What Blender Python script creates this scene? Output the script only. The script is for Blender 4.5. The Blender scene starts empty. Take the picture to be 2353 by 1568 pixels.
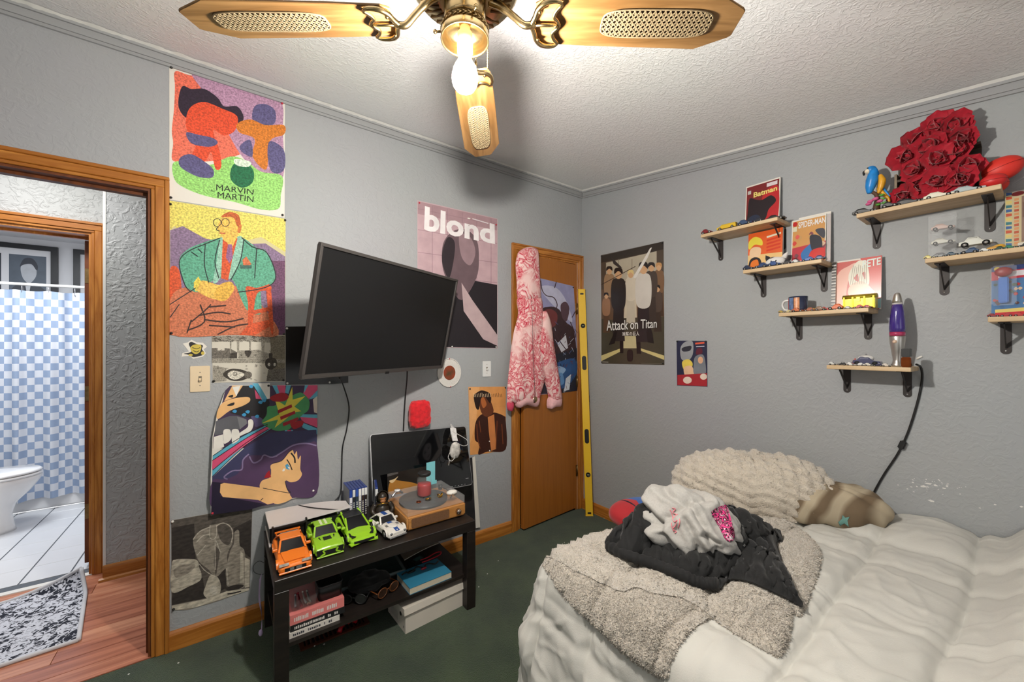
import bpy, bmesh, math, random
from math import sin, cos, pi, radians, sqrt, hypot, atan2, exp
from mathutils import Vector, Matrix, noise, geometry
from mathutils.bvhtree import BVHTree
random.seed(7)
S = bpy.context.scene
C = S.collection
# ------------------------------------------------------------------ camera, world, exposure
F, CX, HY = 897.0, 1176.5, 796.0           # focal length and horizon in pixels of the 2353x1568 frame
YAW = atan2(1225.5, F)                     # angle between the view axis and the room's X axis
SX, CXA = sin(YAW), cos(YAW)
HC, XR, YL = 1.3547, 2.411, 2.300          # camera height, right wall plane, left wall plane
CZ0, CSL = 2.6565, 0.127                   # ceiling height at the left wall and its slope along Y
cam_d = bpy.data.cameras.new('camera'); cam_d.sensor_width = 36; cam_d.lens = 36 * F / 2353
cam_d.shift_y = (HY - 784) / 2353; cam_d.clip_start = 0.02
cam = bpy.data.objects.new('camera', cam_d); C.objects.link(cam)
cam.location = (0, 0, HC); cam.rotation_euler = (pi / 2, 0, YAW - pi / 2)
S.camera = cam
S.view_settings.view_transform = 'Standard'; S.view_settings.look = 'None'
S.view_settings.gamma = 1; S.view_settings.use_curve_mapping = False
S.view_settings.exposure = 0.02
BULB = 2100.0                                # emission strength of the bare bulb
wd = bpy.data.worlds.new('world'); S.world = wd; wd.use_nodes = True
wb = wd.node_tree.nodes['Background']; wb.inputs[0].default_value = (0.97, 0.985, 1.0, 1); wb.inputs[1].default_value = 1.2
def area_light(name, loc, rot, size, power, col=(1, 1, 1), sy=None):
    l = bpy.data.lights.new(name, 'AREA'); l.energy = power; l.color = col; l.size = size
    if sy: l.shape = 'RECTANGLE'; l.size_y = sy
    o = bpy.data.objects.new(name, l); o.location = loc; o.rotation_euler = rot; C.objects.link(o); return o
area_light('hall_ceiling_light', (-0.9, 2.85, 2.44), (0, 0, 0), 0.25, 12, (1, .98, .95))
area_light('bathroom_ceiling_light', (-1.3, 4.1, 2.33), (0, 0, 0), 0.5, 30, (.93, .97, 1.0))

# ------------------------------------------------------------------ where a pixel's ray meets a plane of the room
def ray(u, v):
    r = (u - CX) / F
    return Vector((SX * r + CXA, -CXA * r + SX, (HY - v) / F))
def LW(u, v, y=YL):
    q = ray(u, v); s = y / q.y; return Vector((q.x * s, y, HC + q.z * s))
def RW(u, v, x=XR):
    q = ray(u, v); s = x / q.x; return Vector((x, q.y * s, HC + q.z * s))
def FZ(u, v, z=0.0):
    q = ray(u, v); s = (z - HC) / q.z; return Vector((q.x * s, q.y * s, z))
# ------------------------------------------------------------------ colours and materials
def lin(c):
    c = c / 255.0
    return c / 12.92 if c <= 0.04045 else ((c + 0.055) / 1.055) ** 2.4
def rgb(r, g, b): return (lin(r), lin(g), lin(b), 1.0)
MATS = {}
def nt(name):
    m = bpy.data.materials.new(name); m.use_nodes = True
    t = m.node_tree; return m, t, t.nodes['Principled BSDF']
def mat(name, col, rough=0.6, metal=0.0, var=0.0, vscale=8.0, bump=0.0, bscale=60.0, coat=0.0, trans=0.0, emit=0.0, alpha=1.0, sheen=0.0, spec=None, col2=None, detail=4.0, ior=None):
    if name in MATS: return MATS[name]
    m, t, b = nt(name)
    b.inputs['Base Color'].default_value = col; b.inputs['Roughness'].default_value = rough
    b.inputs['Metallic'].default_value = metal
    if coat: b.inputs['Coat Weight'].default_value = coat; b.inputs['Coat Roughness'].default_value = .15
    if trans: b.inputs['Transmission Weight'].default_value = trans
    if ior: b.inputs['IOR'].default_value = ior
    if spec is not None: b.inputs['Specular IOR Level'].default_value = spec
    if alpha < 1: b.inputs['Alpha'].default_value = alpha
    if sheen: b.inputs['Sheen Weight'].default_value = sheen
    if emit: b.inputs['Emission Color'].default_value = col; b.inputs['Emission Strength'].default_value = emit
    if var or bump or col2:
        tc = t.nodes.new('ShaderNodeTexCoord')
    if var or col2:
        n = t.nodes.new('ShaderNodeTexNoise'); n.inputs['Scale'].default_value = vscale; n.inputs['Detail'].default_value = detail
        t.links.new(tc.outputs['Object'], n.inputs['Vector'])
        r = t.nodes.new('ShaderNodeValToRGB'); r.color_ramp.elements[0].position = .3; r.color_ramp.elements[1].position = .7
        c2 = col2 if col2 else tuple(min(1, k * (1 + var)) for k in col[:3]) + (1,)
        c1 = col if col2 else tuple(k * (1 - var) for k in col[:3]) + (1,)
        r.color_ramp.elements[0].color = c1; r.color_ramp.elements[1].color = c2
        t.links.new(n.outputs['Fac'], r.inputs['Fac']); t.links.new(r.outputs['Color'], b.inputs['Base Color'])
    if bump:
        n2 = t.nodes.new('ShaderNodeTexNoise'); n2.inputs['Scale'].default_value = bscale; n2.inputs['Detail'].default_value = 5
        t.links.new(tc.outputs['Object'], n2.inputs['Vector'])
        bp = t.nodes.new('ShaderNodeBump'); bp.inputs['Strength'].default_value = bump; bp.inputs['Distance'].default_value = .01
        t.links.new(n2.outputs['Fac'], bp.inputs['Height']); t.links.new(bp.outputs['Normal'], b.inputs['Normal'])
    MATS[name] = m; return m
def plaster(name, col, strength, scale):
    m, t, b = nt(name); b.inputs['Roughness'].default_value = .55
    tc = t.nodes.new('ShaderNodeTexCoord')
    n = t.nodes.new('ShaderNodeTexNoise'); n.inputs['Scale'].default_value = scale; n.inputs['Detail'].default_value = 3; n.inputs['Distortion'].default_value = 1.6
    n3 = t.nodes.new('ShaderNodeTexNoise'); n3.inputs['Scale'].default_value = 1.3; n3.inputs['Detail'].default_value = 2
    r = t.nodes.new('ShaderNodeValToRGB'); r.color_ramp.elements[0].position = .46; r.color_ramp.elements[1].position = .60
    bp = t.nodes.new('ShaderNodeBump'); bp.inputs['Strength'].default_value = strength; bp.inputs['Distance'].default_value = .008
    mx = t.nodes.new('ShaderNodeMixRGB'); mx.blend_type = 'MULTIPLY'; mx.inputs[0].default_value = .08; mx.inputs[1].default_value = col
    t.links.new(tc.outputs['Object'], n.inputs['Vector']); t.links.new(tc.outputs['Object'], n3.inputs['Vector'])
    t.links.new(n.outputs['Fac'], r.inputs['Fac']); t.links.new(r.outputs['Color'], bp.inputs['Height'])
    t.links.new(bp.outputs['Normal'], b.inputs['Normal']); t.links.new(n3.outputs['Color'], mx.inputs[2])
    t.links.new(mx.outputs[0], b.inputs['Base Color']); MATS[name] = m; return m
def wood(name, c1, c2, scale=3.0, axis='X', rough=.42, stretch=12.0, rings=5.0):
    m, t, b = nt(name); b.inputs['Roughness'].default_value = rough
    tc = t.nodes.new('ShaderNodeTexCoord'); mp = t.nodes.new('ShaderNodeMapping')
    sc = {'X': (1, stretch, stretch), 'Y': (stretch, 1, stretch), 'Z': (stretch, stretch, 1)}[axis]
    mp.inputs['Scale'].default_value = tuple(k * scale for k in sc)
    n = t.nodes.new('ShaderNodeTexNoise'); n.inputs['Scale'].default_value = 1.0; n.inputs['Detail'].default_value = 6; n.inputs['Distortion'].default_value = .6
    mt = t.nodes.new('ShaderNodeMath'); mt.operation = 'MULTIPLY'; mt.inputs[1].default_value = rings
    fr = t.nodes.new('ShaderNodeMath'); fr.operation = 'PINGPONG'; fr.inputs[1].default_value = 1.0
    r = t.nodes.new('ShaderNodeValToRGB'); r.color_ramp.elements[0].color = c1; r.color_ramp.elements[1].color = c2
    t.links.new(tc.outputs['Object'], mp.inputs['Vector']); t.links.new(mp.outputs['Vector'], n.inputs['Vector'])
    t.links.new(n.outputs['Fac'], mt.inputs[0]); t.links.new(mt.outputs[0], fr.inputs[0]); t.links.new(fr.outputs[0], r.inputs['Fac'])
    t.links.new(r.outputs['Color'], b.inputs['Base Color']); MATS[name] = m; return m
def print_mat(name, var, scale, rough=.5, stretch=(1, 1, 1)):
    m, t, b = nt(name); b.inputs['Roughness'].default_value = rough
    at = t.nodes.new('ShaderNodeAttribute'); at.attribute_name = 'Col'
    if var:
        tc = t.nodes.new('ShaderNodeTexCoord'); mp = t.nodes.new('ShaderNodeMapping'); mp.inputs['Scale'].default_value = stretch
        n = t.nodes.new('ShaderNodeTexNoise'); n.inputs['Scale'].default_value = scale; n.inputs['Detail'].default_value = 6
        t.links.new(tc.outputs['Object'], mp.inputs['Vector']); t.links.new(mp.outputs['Vector'], n.inputs['Vector'])
        mr = t.nodes.new('ShaderNodeMapRange'); mr.inputs[1].default_value = .3; mr.inputs[2].default_value = .7
        mr.inputs[3].default_value = 1 - var; mr.inputs[4].default_value = 1 + var
        mx = t.nodes.new('ShaderNodeMixRGB'); mx.blend_type = 'MULTIPLY'; mx.inputs[0].default_value = 1
        t.links.new(n.outputs['Fac'], mr.inputs[0]); t.links.new(at.outputs['Color'], mx.inputs[1]); t.links.new(mr.outputs[0], mx.inputs[2])
        t.links.new(mx.outputs[0], b.inputs['Base Color'])
    else: t.links.new(at.outputs['Color'], b.inputs['Base Color'])
    MATS[name] = m; return m
PRINT = print_mat('poster_print', .10, 14); CRAYON = print_mat('crayon_print', .42, 130, .7); CHARCOAL = print_mat('charcoal_print', .45, 40, .8, (1, 1, 2.2))
INK = print_mat('ink_print', .5, 260, .8); GLOSS = print_mat('glossy_print', .05, 10, .25)
# ------------------------------------------------------------------ mesh builder
class M:
    def __init__(s): s.v = []; s.f = []; s.m = []; s.s = []
    def add(s, vs, fs, mi=0, sm=False):
        o = len(s.v); s.v += [Vector(p) for p in vs]
        for f in fs: s.f.append([i + o for i in f]); s.m.append(mi); s.s.append(sm)
        return s
    def bx(s, x0, x1, y0, y1, z0, z1, mi=0):
        return s.add([(x0, y0, z0), (x1, y0, z0), (x1, y1, z0), (x0, y1, z0), (x0, y0, z1), (x1, y0, z1), (x1, y1, z1), (x0, y1, z1)],
                     [(0, 3, 2, 1), (4, 5, 6, 7), (0, 1, 5, 4), (1, 2, 6, 5), (2, 3, 7, 6), (3, 0, 4, 7)], mi)
    def obx(s, c, size, rot=None, mi=0):
        k = len(s.v); x, y, z = [q / 2 for q in size]; s.bx(-x, x, -y, y, -z, z, mi)
        R = rot.to_4x4() if rot else Matrix.Identity(4)
        for i in range(k, len(s.v)): s.v[i] = R @ s.v[i] + Vector(c)
        return s
    def bar(s, p0, p1, w, h, up=(0, 0, 1), mi=0):          # rectangular bar between two points
        p0, p1 = Vector(p0), Vector(p1); d = (p1 - p0).normalized(); a = d.cross(Vector(up))
        if a.length < 1e-4: a = d.cross(Vector((1, 0, 0)))
        a.normalize(); b = a.cross(d); vs = []
        for p in (p0, p1):
            for i, j in ((-1, -1), (1, -1), (1, 1), (-1, 1)): vs.append(p + a * (i * w / 2) + b * (j * h / 2))
        return s.add(vs, [(3, 2, 1, 0), (4, 5, 6, 7), (0, 1, 5, 4), (1, 2, 6, 5), (2, 3, 7, 6), (3, 0, 4, 7)], mi)
    def tube(s, pts, r, n=8, mi=0, closed=False, caps=True):
        pts = [Vector(p) for p in pts]; N = len(pts); rings = []; a = None; vs = []
        for i, p in enumerate(pts):
            if closed: d = pts[(i + 1) % N] - pts[i - 1]
            else: d = pts[min(i + 1, N - 1)] - pts[max(i - 1, 0)]
            d.normalize()
            if a is None: a = d.orthogonal().normalized()
            else:
                a = a - d * a.dot(d)
                a = a.normalized() if a.length > 1e-6 else d.orthogonal().normalized()
            b = d.cross(a); rr = r[i] if isinstance(r, (list, tuple)) else r
            vs += [p + (a * cos(2 * pi * k / n) + b * sin(2 * pi * k / n)) * rr for k in range(n)]
        fs = []
        for i in range(N if closed else N - 1):
            j = (i + 1) % N
            for k in range(n): fs.append((i * n + k, i * n + (k + 1) % n, j * n + (k + 1) % n, j * n + k))
        if caps and not closed: fs.append(tuple(range(n - 1, -1, -1))); fs.append(tuple((N - 1) * n + k for k in range(n)))
        return s.add(vs, fs, mi, True)
    def cyl(s, p0, p1, r0, r1=None, n=16, mi=0): return s.tube([p0, p1], [r0, r0 if r1 is None else r1], n, mi)
    def lathe(s, prof, c=(0, 0, 0), n=24, mi=0, rot=None, flute=0, fn=0):
        vs = []; c = Vector(c); K = len(prof)
        for (r, z) in prof:
            for k in range(n):
                rr = r * (1 + flute * cos(fn * 2 * pi * k / n)) if flute else r
                p = Vector((rr * cos(2 * pi * k / n), rr * sin(2 * pi * k / n), z))
                vs.append((rot @ p if rot else p) + c)
        fs = [(i * n + k, i * n + (k + 1) % n, (i + 1) * n + (k + 1) % n, (i + 1) * n + k) for i in range(K - 1) for k in range(n)]
        if prof[0][0] > 1e-5: fs.append(tuple(range(n - 1, -1, -1)))
        if prof[-1][0] > 1e-5: fs.append(tuple((K - 1) * n + k for k in range(n)))
        return s.add(vs, fs, mi, True)
    def sph(s, c, r, n=14, k=8, mi=0, rot=None):
        r = (r, r, r) if isinstance(r, (int, float)) else r; c = Vector(c); vs = []
        for i in range(k + 1):
            t = pi * i / k
            for j in range(n):
                p = Vector((r[0] * sin(t) * cos(2 * pi * j / n), r[1] * sin(t) * sin(2 * pi * j / n), r[2] * cos(t)))
                vs.append((rot @ p if rot else p) + c)
        return s.add(vs, [(i * n + j, (i + 1) * n + j, (i + 1) * n + (j + 1) % n, i * n + (j + 1) % n) for i in range(k) for j in range(n)], mi, True)
    def grid(s, fn, nu, nv, mi=0, sm=True, flip=False):
        vs = [fn(i / nu, j / nv) for i in range(nu + 1) for j in range(nv + 1)]; w = nv + 1
        fs = [(i * w + j, (i + 1) * w + j, (i + 1) * w + j + 1, i * w + j + 1) for i in range(nu) for j in range(nv)]
        if flip: fs = [f[::-1] for f in fs]
        return s.add(vs, fs, mi, sm)
    def prism(s, pts, d, mi=0):                             # polygon (3D points) extruded by vector d
        pts = [Vector(p) for p in pts]; d = Vector(d); n = len(pts); t = geometry.tessellate_polygon([pts])
        nn = geometry.normal(pts) if n > 2 else Vector((0, 0, 1)); fl = nn.dot(d) > 0
        fs = []
        for a, b, c in t:
            nrm = (pts[b] - pts[a]).cross(pts[c] - pts[a])
            if nrm.dot(d) > 0: b, c = c, b
            fs.append((a, b, c)); fs.append((a + n, c + n, b + n))
        for i in range(n):
            j = (i + 1) % n; fs.append((i, j, j + n, i + n) if fl else (j, i, i + n, j + n))
        return s.add(pts + [p + d for p in pts], fs, mi)
    def loft(s, secs, mi=0, sm=True, caps=True):            # list of equal-length closed sections
        n = len(secs[0]); vs = [p for q in secs for p in q]
        fs = [(i * n + k, i * n + (k + 1) % n, (i + 1) * n + (k + 1) % n, (i + 1) * n + k) for i in range(len(secs) - 1) for k in range(n)]
        if caps: fs.append(tuple(range(n - 1, -1, -1))); fs.append(tuple((len(secs) - 1) * n + k for k in range(n)))
        return s.add(vs, fs, mi, sm)
    def xf(s, mtx, k=0):
        for i in range(k, len(s.v)): s.v[i] = mtx @ s.v[i]
        return s
def frame_of(p): return p.matrix_basis
def obj(name, m, mats, parent=None, world=False, bevel=0.0, seg=2, fixn=False, auto=False):
    if not isinstance(mats, (list, tuple)): mats = [mats]
    me = bpy.data.meshes.new(name); vs = m.v
    if parent is not None and world:
        inv = Matrix.Identity(4); q = parent
        while q is not None: inv = q.matrix_basis @ inv; q = q.parent
        inv = inv.inverted(); vs = [inv @ p for p in vs]
    org = Vector((0, 0, 0))
    if parent is None:
        xs = [p.x for p in vs]; ys = [p.y for p in vs]; zs = [p.z for p in vs]
        org = Vector(((min(xs) + max(xs)) / 2, (min(ys) + max(ys)) / 2, min(zs))); vs = [p - org for p in vs]
    me.from_pydata([tuple(p) for p in vs], [], m.f)
    for q in mats: me.materials.append(q)
    me.polygons.foreach_set('material_index', m.m); me.polygons.foreach_set('use_smooth', m.s)
    if bevel or fixn:
        b = bmesh.new(); b.from_mesh(me)
        if fixn: bmesh.ops.recalc_face_normals(b, faces=b.faces)
        if bevel:
            bmesh.ops.remove_doubles(b, verts=b.verts, dist=1e-5)
            ed = [e for e in b.edges if len(e.link_faces) == 2 and e.calc_face_angle(0) > .6]
            bmesh.ops.bevel(b, geom=ed, offset=bevel, segments=seg, affect='EDGES', clamp_overlap=True)
        b.to_mesh(me); b.free()
    me.update()
    o = bpy.data.objects.new(name, me); C.objects.link(o); o.location = org
    if parent is not None: o.parent = parent
    return o
def T(name, label, cat, loc=(0, 0, 0), rz=0.0, group=None):
    o = bpy.data.objects.new(name, None); o.empty_display_size = .05; C.objects.link(o); o.location = loc; o.rotation_euler = (0, 0, rz)
    o['label'] = label; o['category'] = cat
    if group: o['group'] = group
    return o
def tag(o, label, cat, group=None):
    o['label'] = label; o['category'] = cat
    if group: o['group'] = group
    return o
def struct(name, m, mats, parent=None, **k):
    o = obj(name, m, mats, parent, **k)
    if parent is None: o['kind'] = 'structure'
    return o
def dup(root, loc=None, rz=None, label=None, group=None, mats=None):
    r = root.copy(); C.objects.link(r)
    if loc is not None: r.location = loc
    if rz is not None: r.rotation_euler = (0, 0, rz)
    if label: r['label'] = label
    if group: r['group'] = group
    for ch in list(root.children):
        c = ch.copy(); C.objects.link(c); c.parent = r
        for g in list(ch.children):
            d = g.copy(); C.objects.link(d); d.parent = c
    return r
def spline(pts, n=8):                                       # Catmull-Rom through points
    pts = [Vector(p) for p in pts]; out = []
    for i in range(len(pts) - 1):
        p0 = pts[max(i - 1, 0)]; p1 = pts[i]; p2 = pts[i + 1]; p3 = pts[min(i + 2, len(pts) - 1)]
        for k in range(n):
            t = k / n
            out.append(.5 * ((2 * p1) + (p2 - p0) * t + (2 * p0 - 5 * p1 + 4 * p2 - p3) * t * t + (3 * p1 - p0 - 3 * p2 + p3) * t ** 3))
    out.append(pts[-1]); return out
# ------------------------------------------------------------------ flat print: layered polygons on a sheet
FONT = None
def text_mesh(txt, bold=0.0, shear=0.0):
    cu = bpy.data.curves.new('tmp_text', 'FONT'); cu.body = txt; cu.offset = bold; cu.shear = shear; cu.resolution_u = 3
    o = bpy.data.objects.new('tmp_text', cu); C.objects.link(o)
    me = bpy.data.meshes.new_from_object(o.evaluated_get(bpy.context.evaluated_depsgraph_get()))
    vs = [v.co.copy() for v in me.vertices]; fs = [list(p.vertices) for p in me.polygons]
    bpy.data.objects.remove(o); bpy.data.curves.remove(cu); bpy.data.meshes.remove(me)
    x0 = min(v.x for v in vs); x1 = max(v.x for v in vs); y0 = min(v.y for v in vs); y1 = max(v.y for v in vs)
    return [((v.x - x0) / (x1 - x0), (v.y - y0) / (y1 - y0)) for v in vs], fs
class Art:
    """flat artwork; fn maps drawing coordinates to the sheet's plane, nrm points out of the sheet"""
    def __init__(s, fn, nrm, base=.0008, step=5e-5):
        s.fn = fn; s.n = Vector(nrm).normalized(); s.k = 0; s.base = base; s.step = step; s.v = []; s.f = []; s.c = []
    def _p(s, p): return s.fn(p[0], p[1]) + s.n * (s.base + s.k * s.step)
    def _put(s, pts, fs, col):
        o = len(s.v); P = [s._p(p) for p in pts]; s.v += P
        for f in fs:
            nr = (P[f[1]] - P[f[0]]).cross(P[f[2]] - P[f[0]])
            s.f.append([i + o for i in (f if nr.dot(s.n) > 0 else f[::-1])]); s.c.append(col)
        s.k += 1; return s
    def poly(s, pts, col):
        t = geometry.tessellate_polygon([[Vector((p[0], p[1], 0)) for p in pts]])
        return s._put(pts, [list(q) for q in t], col)
    def blob(s, pts, col, n=5):
        q = [Vector((p[0], p[1], 0)) for p in pts]; N = len(q); out = []
        for i in range(N):
            p0, p1, p2, p3 = q[i - 1], q[i], q[(i + 1) % N], q[(i + 2) % N]
            for k in range(n):
                t = k / n
                w = .5 * ((2 * p1) + (p2 - p0) * t + (2 * p0 - 5 * p1 + 4 * p2 - p3) * t * t + (3 * p1 - p0 - 3 * p2 + p3) * t ** 3)
                out.append((w.x, w.y))
        return s.poly(out, col)
    def ell(s, x, y, rx, ry, col, rot=0, n=20):
        return s.poly([(x + rx * cos(2 * pi * k / n) * cos(rot) - ry * sin(2 * pi * k / n) * sin(rot), y + rx * cos(2 * pi * k / n) * sin(rot) + ry * sin(2 * pi * k / n) * cos(rot)) for k in range(n)], col)
    def line(s, pts, w, col, sm=4):
        if sm and len(pts) > 2: pts = [(p.x, p.y) for p in spline([(a, b, 0) for a, b in pts], sm)]
        L = []; Rr = []; N = len(pts)
        for i in range(N):
            a = pts[max(i - 1, 0)]; b = pts[min(i + 1, N - 1)]; dx, dy = b[0] - a[0], b[1] - a[1]; d = hypot(dx, dy) or 1
            L.append((pts[i][0] - dy / d * w / 2, pts[i][1] + dx / d * w / 2)); Rr.append((pts[i][0] + dy / d * w / 2, pts[i][1] - dx / d * w / 2))
        return s._put(L + Rr, [[i, i + 1, N + i + 1, N + i] for i in range(N - 1)], col)
    def text(s, txt, quad, col, bold=0.0, shear=0.0):        # quad: tl, tr, br, bl
        vs, fs = text_mesh(txt, bold, shear); tl, tr, br, bl = quad; P = []
        for x, y in vs:
            t = (tl[0] + (tr[0] - tl[0]) * x, tl[1] + (tr[1] - tl[1]) * x); b = (bl[0] + (br[0] - bl[0]) * x, bl[1] + (br[1] - bl[1]) * x)
            P.append((b[0] + (t[0] - b[0]) * y, b[1] + (t[1] - b[1]) * y))
        return s._put(P, fs, col)
    def build(s, name, m, parent):
        me = bpy.data.meshes.new(name); q = parent; inv = Matrix.Identity(4)
        while q is not None: inv = q.matrix_basis @ inv; q = q.parent
        inv = inv.inverted(); me.from_pydata([tuple(inv @ p) for p in s.v], [], s.f); me.materials.append(m)
        ca = me.color_attributes.new('Col', 'FLOAT_COLOR', 'CORNER')
        i = 0
        for f, c in zip(s.f, s.c):
            for _ in f: ca.data[i].color = c; i += 1
        me.update(); o = bpy.data.objects.new(name, me); C.objects.link(o); o.parent = parent; return o
def quadfn(fn, tl, tr, br, bl):                             # unit square (x right, y down) onto pixel corners mapped by fn
    a, b, c, d = fn(*tl), fn(*tr), fn(*br), fn(*bl)
    return lambda x, y: a * (1 - x) * (1 - y) + b * x * (1 - y) + c * x * y + d * (1 - x) * y
PINW = mat('pin_white', rgb(235, 232, 225), .4); PINB = mat('pin_black', rgb(25, 25, 25), .4); PINR = mat('pin_red', rgb(190, 40, 60), .4)
PAPER = mat('paper_white', rgb(225, 220, 210), .7)
def sheet(name, label, cat, outline, nrm, mt, pins=(), thick=.0006, group=None):
    """a poster: empty at its lower edge, the paper sheet and the push pins; outline are world points on the sheet plane"""
    nrm = Vector(nrm).normalized(); zc = min(outline, key=lambda p: p.z)
    e = T(name, label, cat, tuple(zc), 0, group); m = M().prism(outline, nrm * thick)
    obj('sheet', m, mt, e, world=True)
    for p, pm in pins:
        q = M(); c = Vector(p) + nrm * (thick + .001); q.sph(c + nrm * .004, (.0055, .0055, .0055), 8, 5); q.cyl(c, c + nrm * .004, .003, n=6)
        obj('push_pin', q, pm, e, world=True)
    return e
# ================================================================== THE SETTING
WALL = plaster('wall_grey_paint', rgb(166, 168, 170), .16, 26); CEIL = plaster('ceiling_texture', rgb(240, 240, 240), .28, 40)
HALLW = plaster('hall_wall_paint', rgb(176, 178, 178), .4, 22); BATHW = mat('bathroom_white_paint', rgb(232, 232, 234), .6)
TRIMG = mat('moulding_grey_paint', rgb(158, 159, 160), .5); WHITE = mat('white_paint', rgb(226, 225, 220), .6)
OAK = wood('oak_trim_z', rgb(160, 96, 32), rgb(204, 138, 62), 3, 'Z', .38, 11, 4); OAKX = wood('oak_trim_x', rgb(160, 96, 32), rgb(204, 138, 62), 3, 'X', .38, 11, 4); OAKY = wood('oak_trim_y', rgb(160, 96, 32), rgb(204, 138, 62), 3, 'Y', .38, 11, 4)
OAKDOOR = wood('oak_door_veneer', rgb(140, 82, 26), rgb(164, 100, 38), 2.2, 'Z', .35, 22, 2.2); JAMB = wood('dark_jamb_wood', rgb(92, 46, 18), rgb(124, 66, 28), 3, 'Z', .5, 12, 3)
def carpet_mat():
    m, t, b = nt('green_carpet'); b.inputs['Roughness'].default_value = .95; b.inputs['Sheen Weight'].default_value = .15
    tc = t.nodes.new('ShaderNodeTexCoord')
    n = t.nodes.new('ShaderNodeTexNoise'); n.inputs['Scale'].default_value = 5; n.inputs['Detail'].default_value = 4
    f = t.nodes.new('ShaderNodeTexNoise'); f.inputs['Scale'].default_value = 320; f.inputs['Detail'].default_value = 2
    r = t.nodes.new('ShaderNodeValToRGB'); r.color_ramp.elements[0].color = rgb(40, 62, 38); r.color_ramp.elements[1].color = rgb(62, 82, 50)
    r.color_ramp.elements[0].position = .35; r.color_ramp.elements[1].position = .65
    mx = t.nodes.new('ShaderNodeMixRGB'); mx.blend_type = 'MULTIPLY'; mx.inputs[0].default_value = .7
    rr = t.nodes.new('ShaderNodeValToRGB'); rr.color_ramp.elements[0].position = .3; rr.color_ramp.elements[1].position = .6; rr.color_ramp.elements[0].color = (.35, .35, .35, 1)
    bp = t.nodes.new('ShaderNodeBump'); bp.inputs['Strength'].default_value = .8; bp.inputs['Distance'].default_value = .01
    L = t.links.new
    L(tc.outputs['Object'], n.inputs['Vector']); L(tc.outputs['Object'], f.inputs['Vector']); L(n.outputs['Fac'], r.inputs['Fac']); L(f.outputs['Fac'], rr.inputs['Fac'])
    L(r.outputs['Color'], mx.inputs[1]); L(rr.outputs['Color'], mx.inputs[2]); L(mx.outputs[0], b.inputs['Base Color']); L(f.outputs['Fac'], bp.inputs['Height']); L(bp.outputs['Normal'], b.inputs['Normal'])
    return m
CARPET = carpet_mat()
X0, Y0 = -1.75, -1.6                                        # how far the room runs behind the camera
DO0, DO1, DH = -1.08, -0.258, 2.045                         # bedroom doorway in the left wall
CO0, CO1, CH = 1.742, 2.352, 2.052                          # closet doorway
def cz(y): return CZ0 + CSL * (y - YL)
struct('floor', M().bx(X0, XR, Y0, YL, -.06, 0), CARPET)
m = M().bx(X0, DO0, YL, YL + .12, 0, 2.72).bx(DO1, CO0, YL, YL + .12, 0, 2.72).bx(CO1, XR + .12, YL, YL + .12, 0, 2.72).bx(DO0, DO1, YL, YL + .12, DH, 2.72).bx(CO0, CO1, YL, YL + .12, CH, 2.72)
wl = struct('wall_left', m, WALL)
wr = struct('wall_right', M().prism([(XR, Y0, 0), (XR, YL, 0), (XR, YL, CZ0), (XR, Y0, cz(Y0))], (.12, 0, 0)), WALL)
struct('ceiling', M().prism([(X0, Y0, cz(Y0)), (X0, YL, CZ0), (X0, YL, CZ0 + .06), (X0, Y0, cz(Y0) + .06)], (XR + .12 - X0, 0, 0)), CEIL)
# the two walls behind the camera, with unseen windows added to let fill daylight in
struct('wall_back', M().bx(X0 - .1, .1, Y0 - .1, Y0, 0, cz(Y0)).bx(1.5, XR + .12, Y0 - .1, Y0, 0, cz(Y0)).bx(.1, 1.5, Y0 - .1, Y0, 0, .75).bx(.1, 1.5, Y0 - .1, Y0, 1.95, cz(Y0)), WALL)
wy0, wy1, wz0, wz1 = -1.35, .45, .75, 1.98
struct('wall_door_side', M().prism([(X0, Y0, 0), (X0, wy0, 0), (X0, wy0, cz(wy0)), (X0, Y0, cz(Y0))], (-.1, 0, 0)).prism([(X0, wy1, 0), (X0, YL, 0), (X0, YL, CZ0), (X0, wy1, cz(wy1))], (-.1, 0, 0)).prism([(X0, wy0, wz1), (X0, wy1, wz1), (X0, wy1, cz(wy1)), (X0, wy0, cz(wy0))], (-.1, 0, 0)).bx(X0 - .1, X0, wy0, wy1, 0, wz0), WALL)
w2 = struct('fill_window_2', M().bx(X0 - .07, X0 - .03, wy0, wy1, wz0, wz0 + .05).bx(X0 - .07, X0 - .03, wy0, wy1, wz1 - .05, wz1).bx(X0 - .07, X0 - .03, wy0, wy0 + .05, wz0 + .05, wz1 - .05).bx(X0 - .07, X0 - .03, wy1 - .05, wy1, wz0 + .05, wz1 - .05).bx(X0 - .065, X0 - .035, -.465, -.435, wz0 + .05, wz1 - .05), WHITE)  # added out of view so daylight reaches the right wall
wf = struct('fill_window_1', M().bx(.1, 1.5, Y0 - .07, Y0 - .03, .75, .80).bx(.1, 1.5, Y0 - .07, Y0 - .03, 1.90, 1.95).bx(.1, .15, Y0 - .07, Y0 - .03, .80, 1.90).bx(1.45, 1.5, Y0 - .07, Y0 - .03, .80, 1.90).bx(.15, 1.45, Y0 - .065, Y0 - .035, 1.335, 1.365), WHITE)
PANE = mat('fill_window_pane', (.95, .97, .98, 1), .05, alpha=.08)
obj('pane', M().bx(X0 - .052, X0 - .048, wy0 + .05, wy1 - .05, wz0 + .05, wz1 - .05), PANE, w2, world=True)
obj('pane', M().bx(.15, 1.45, Y0 - .052, Y0 - .048, .80, 1.90), PANE, wf, world=True)
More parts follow.
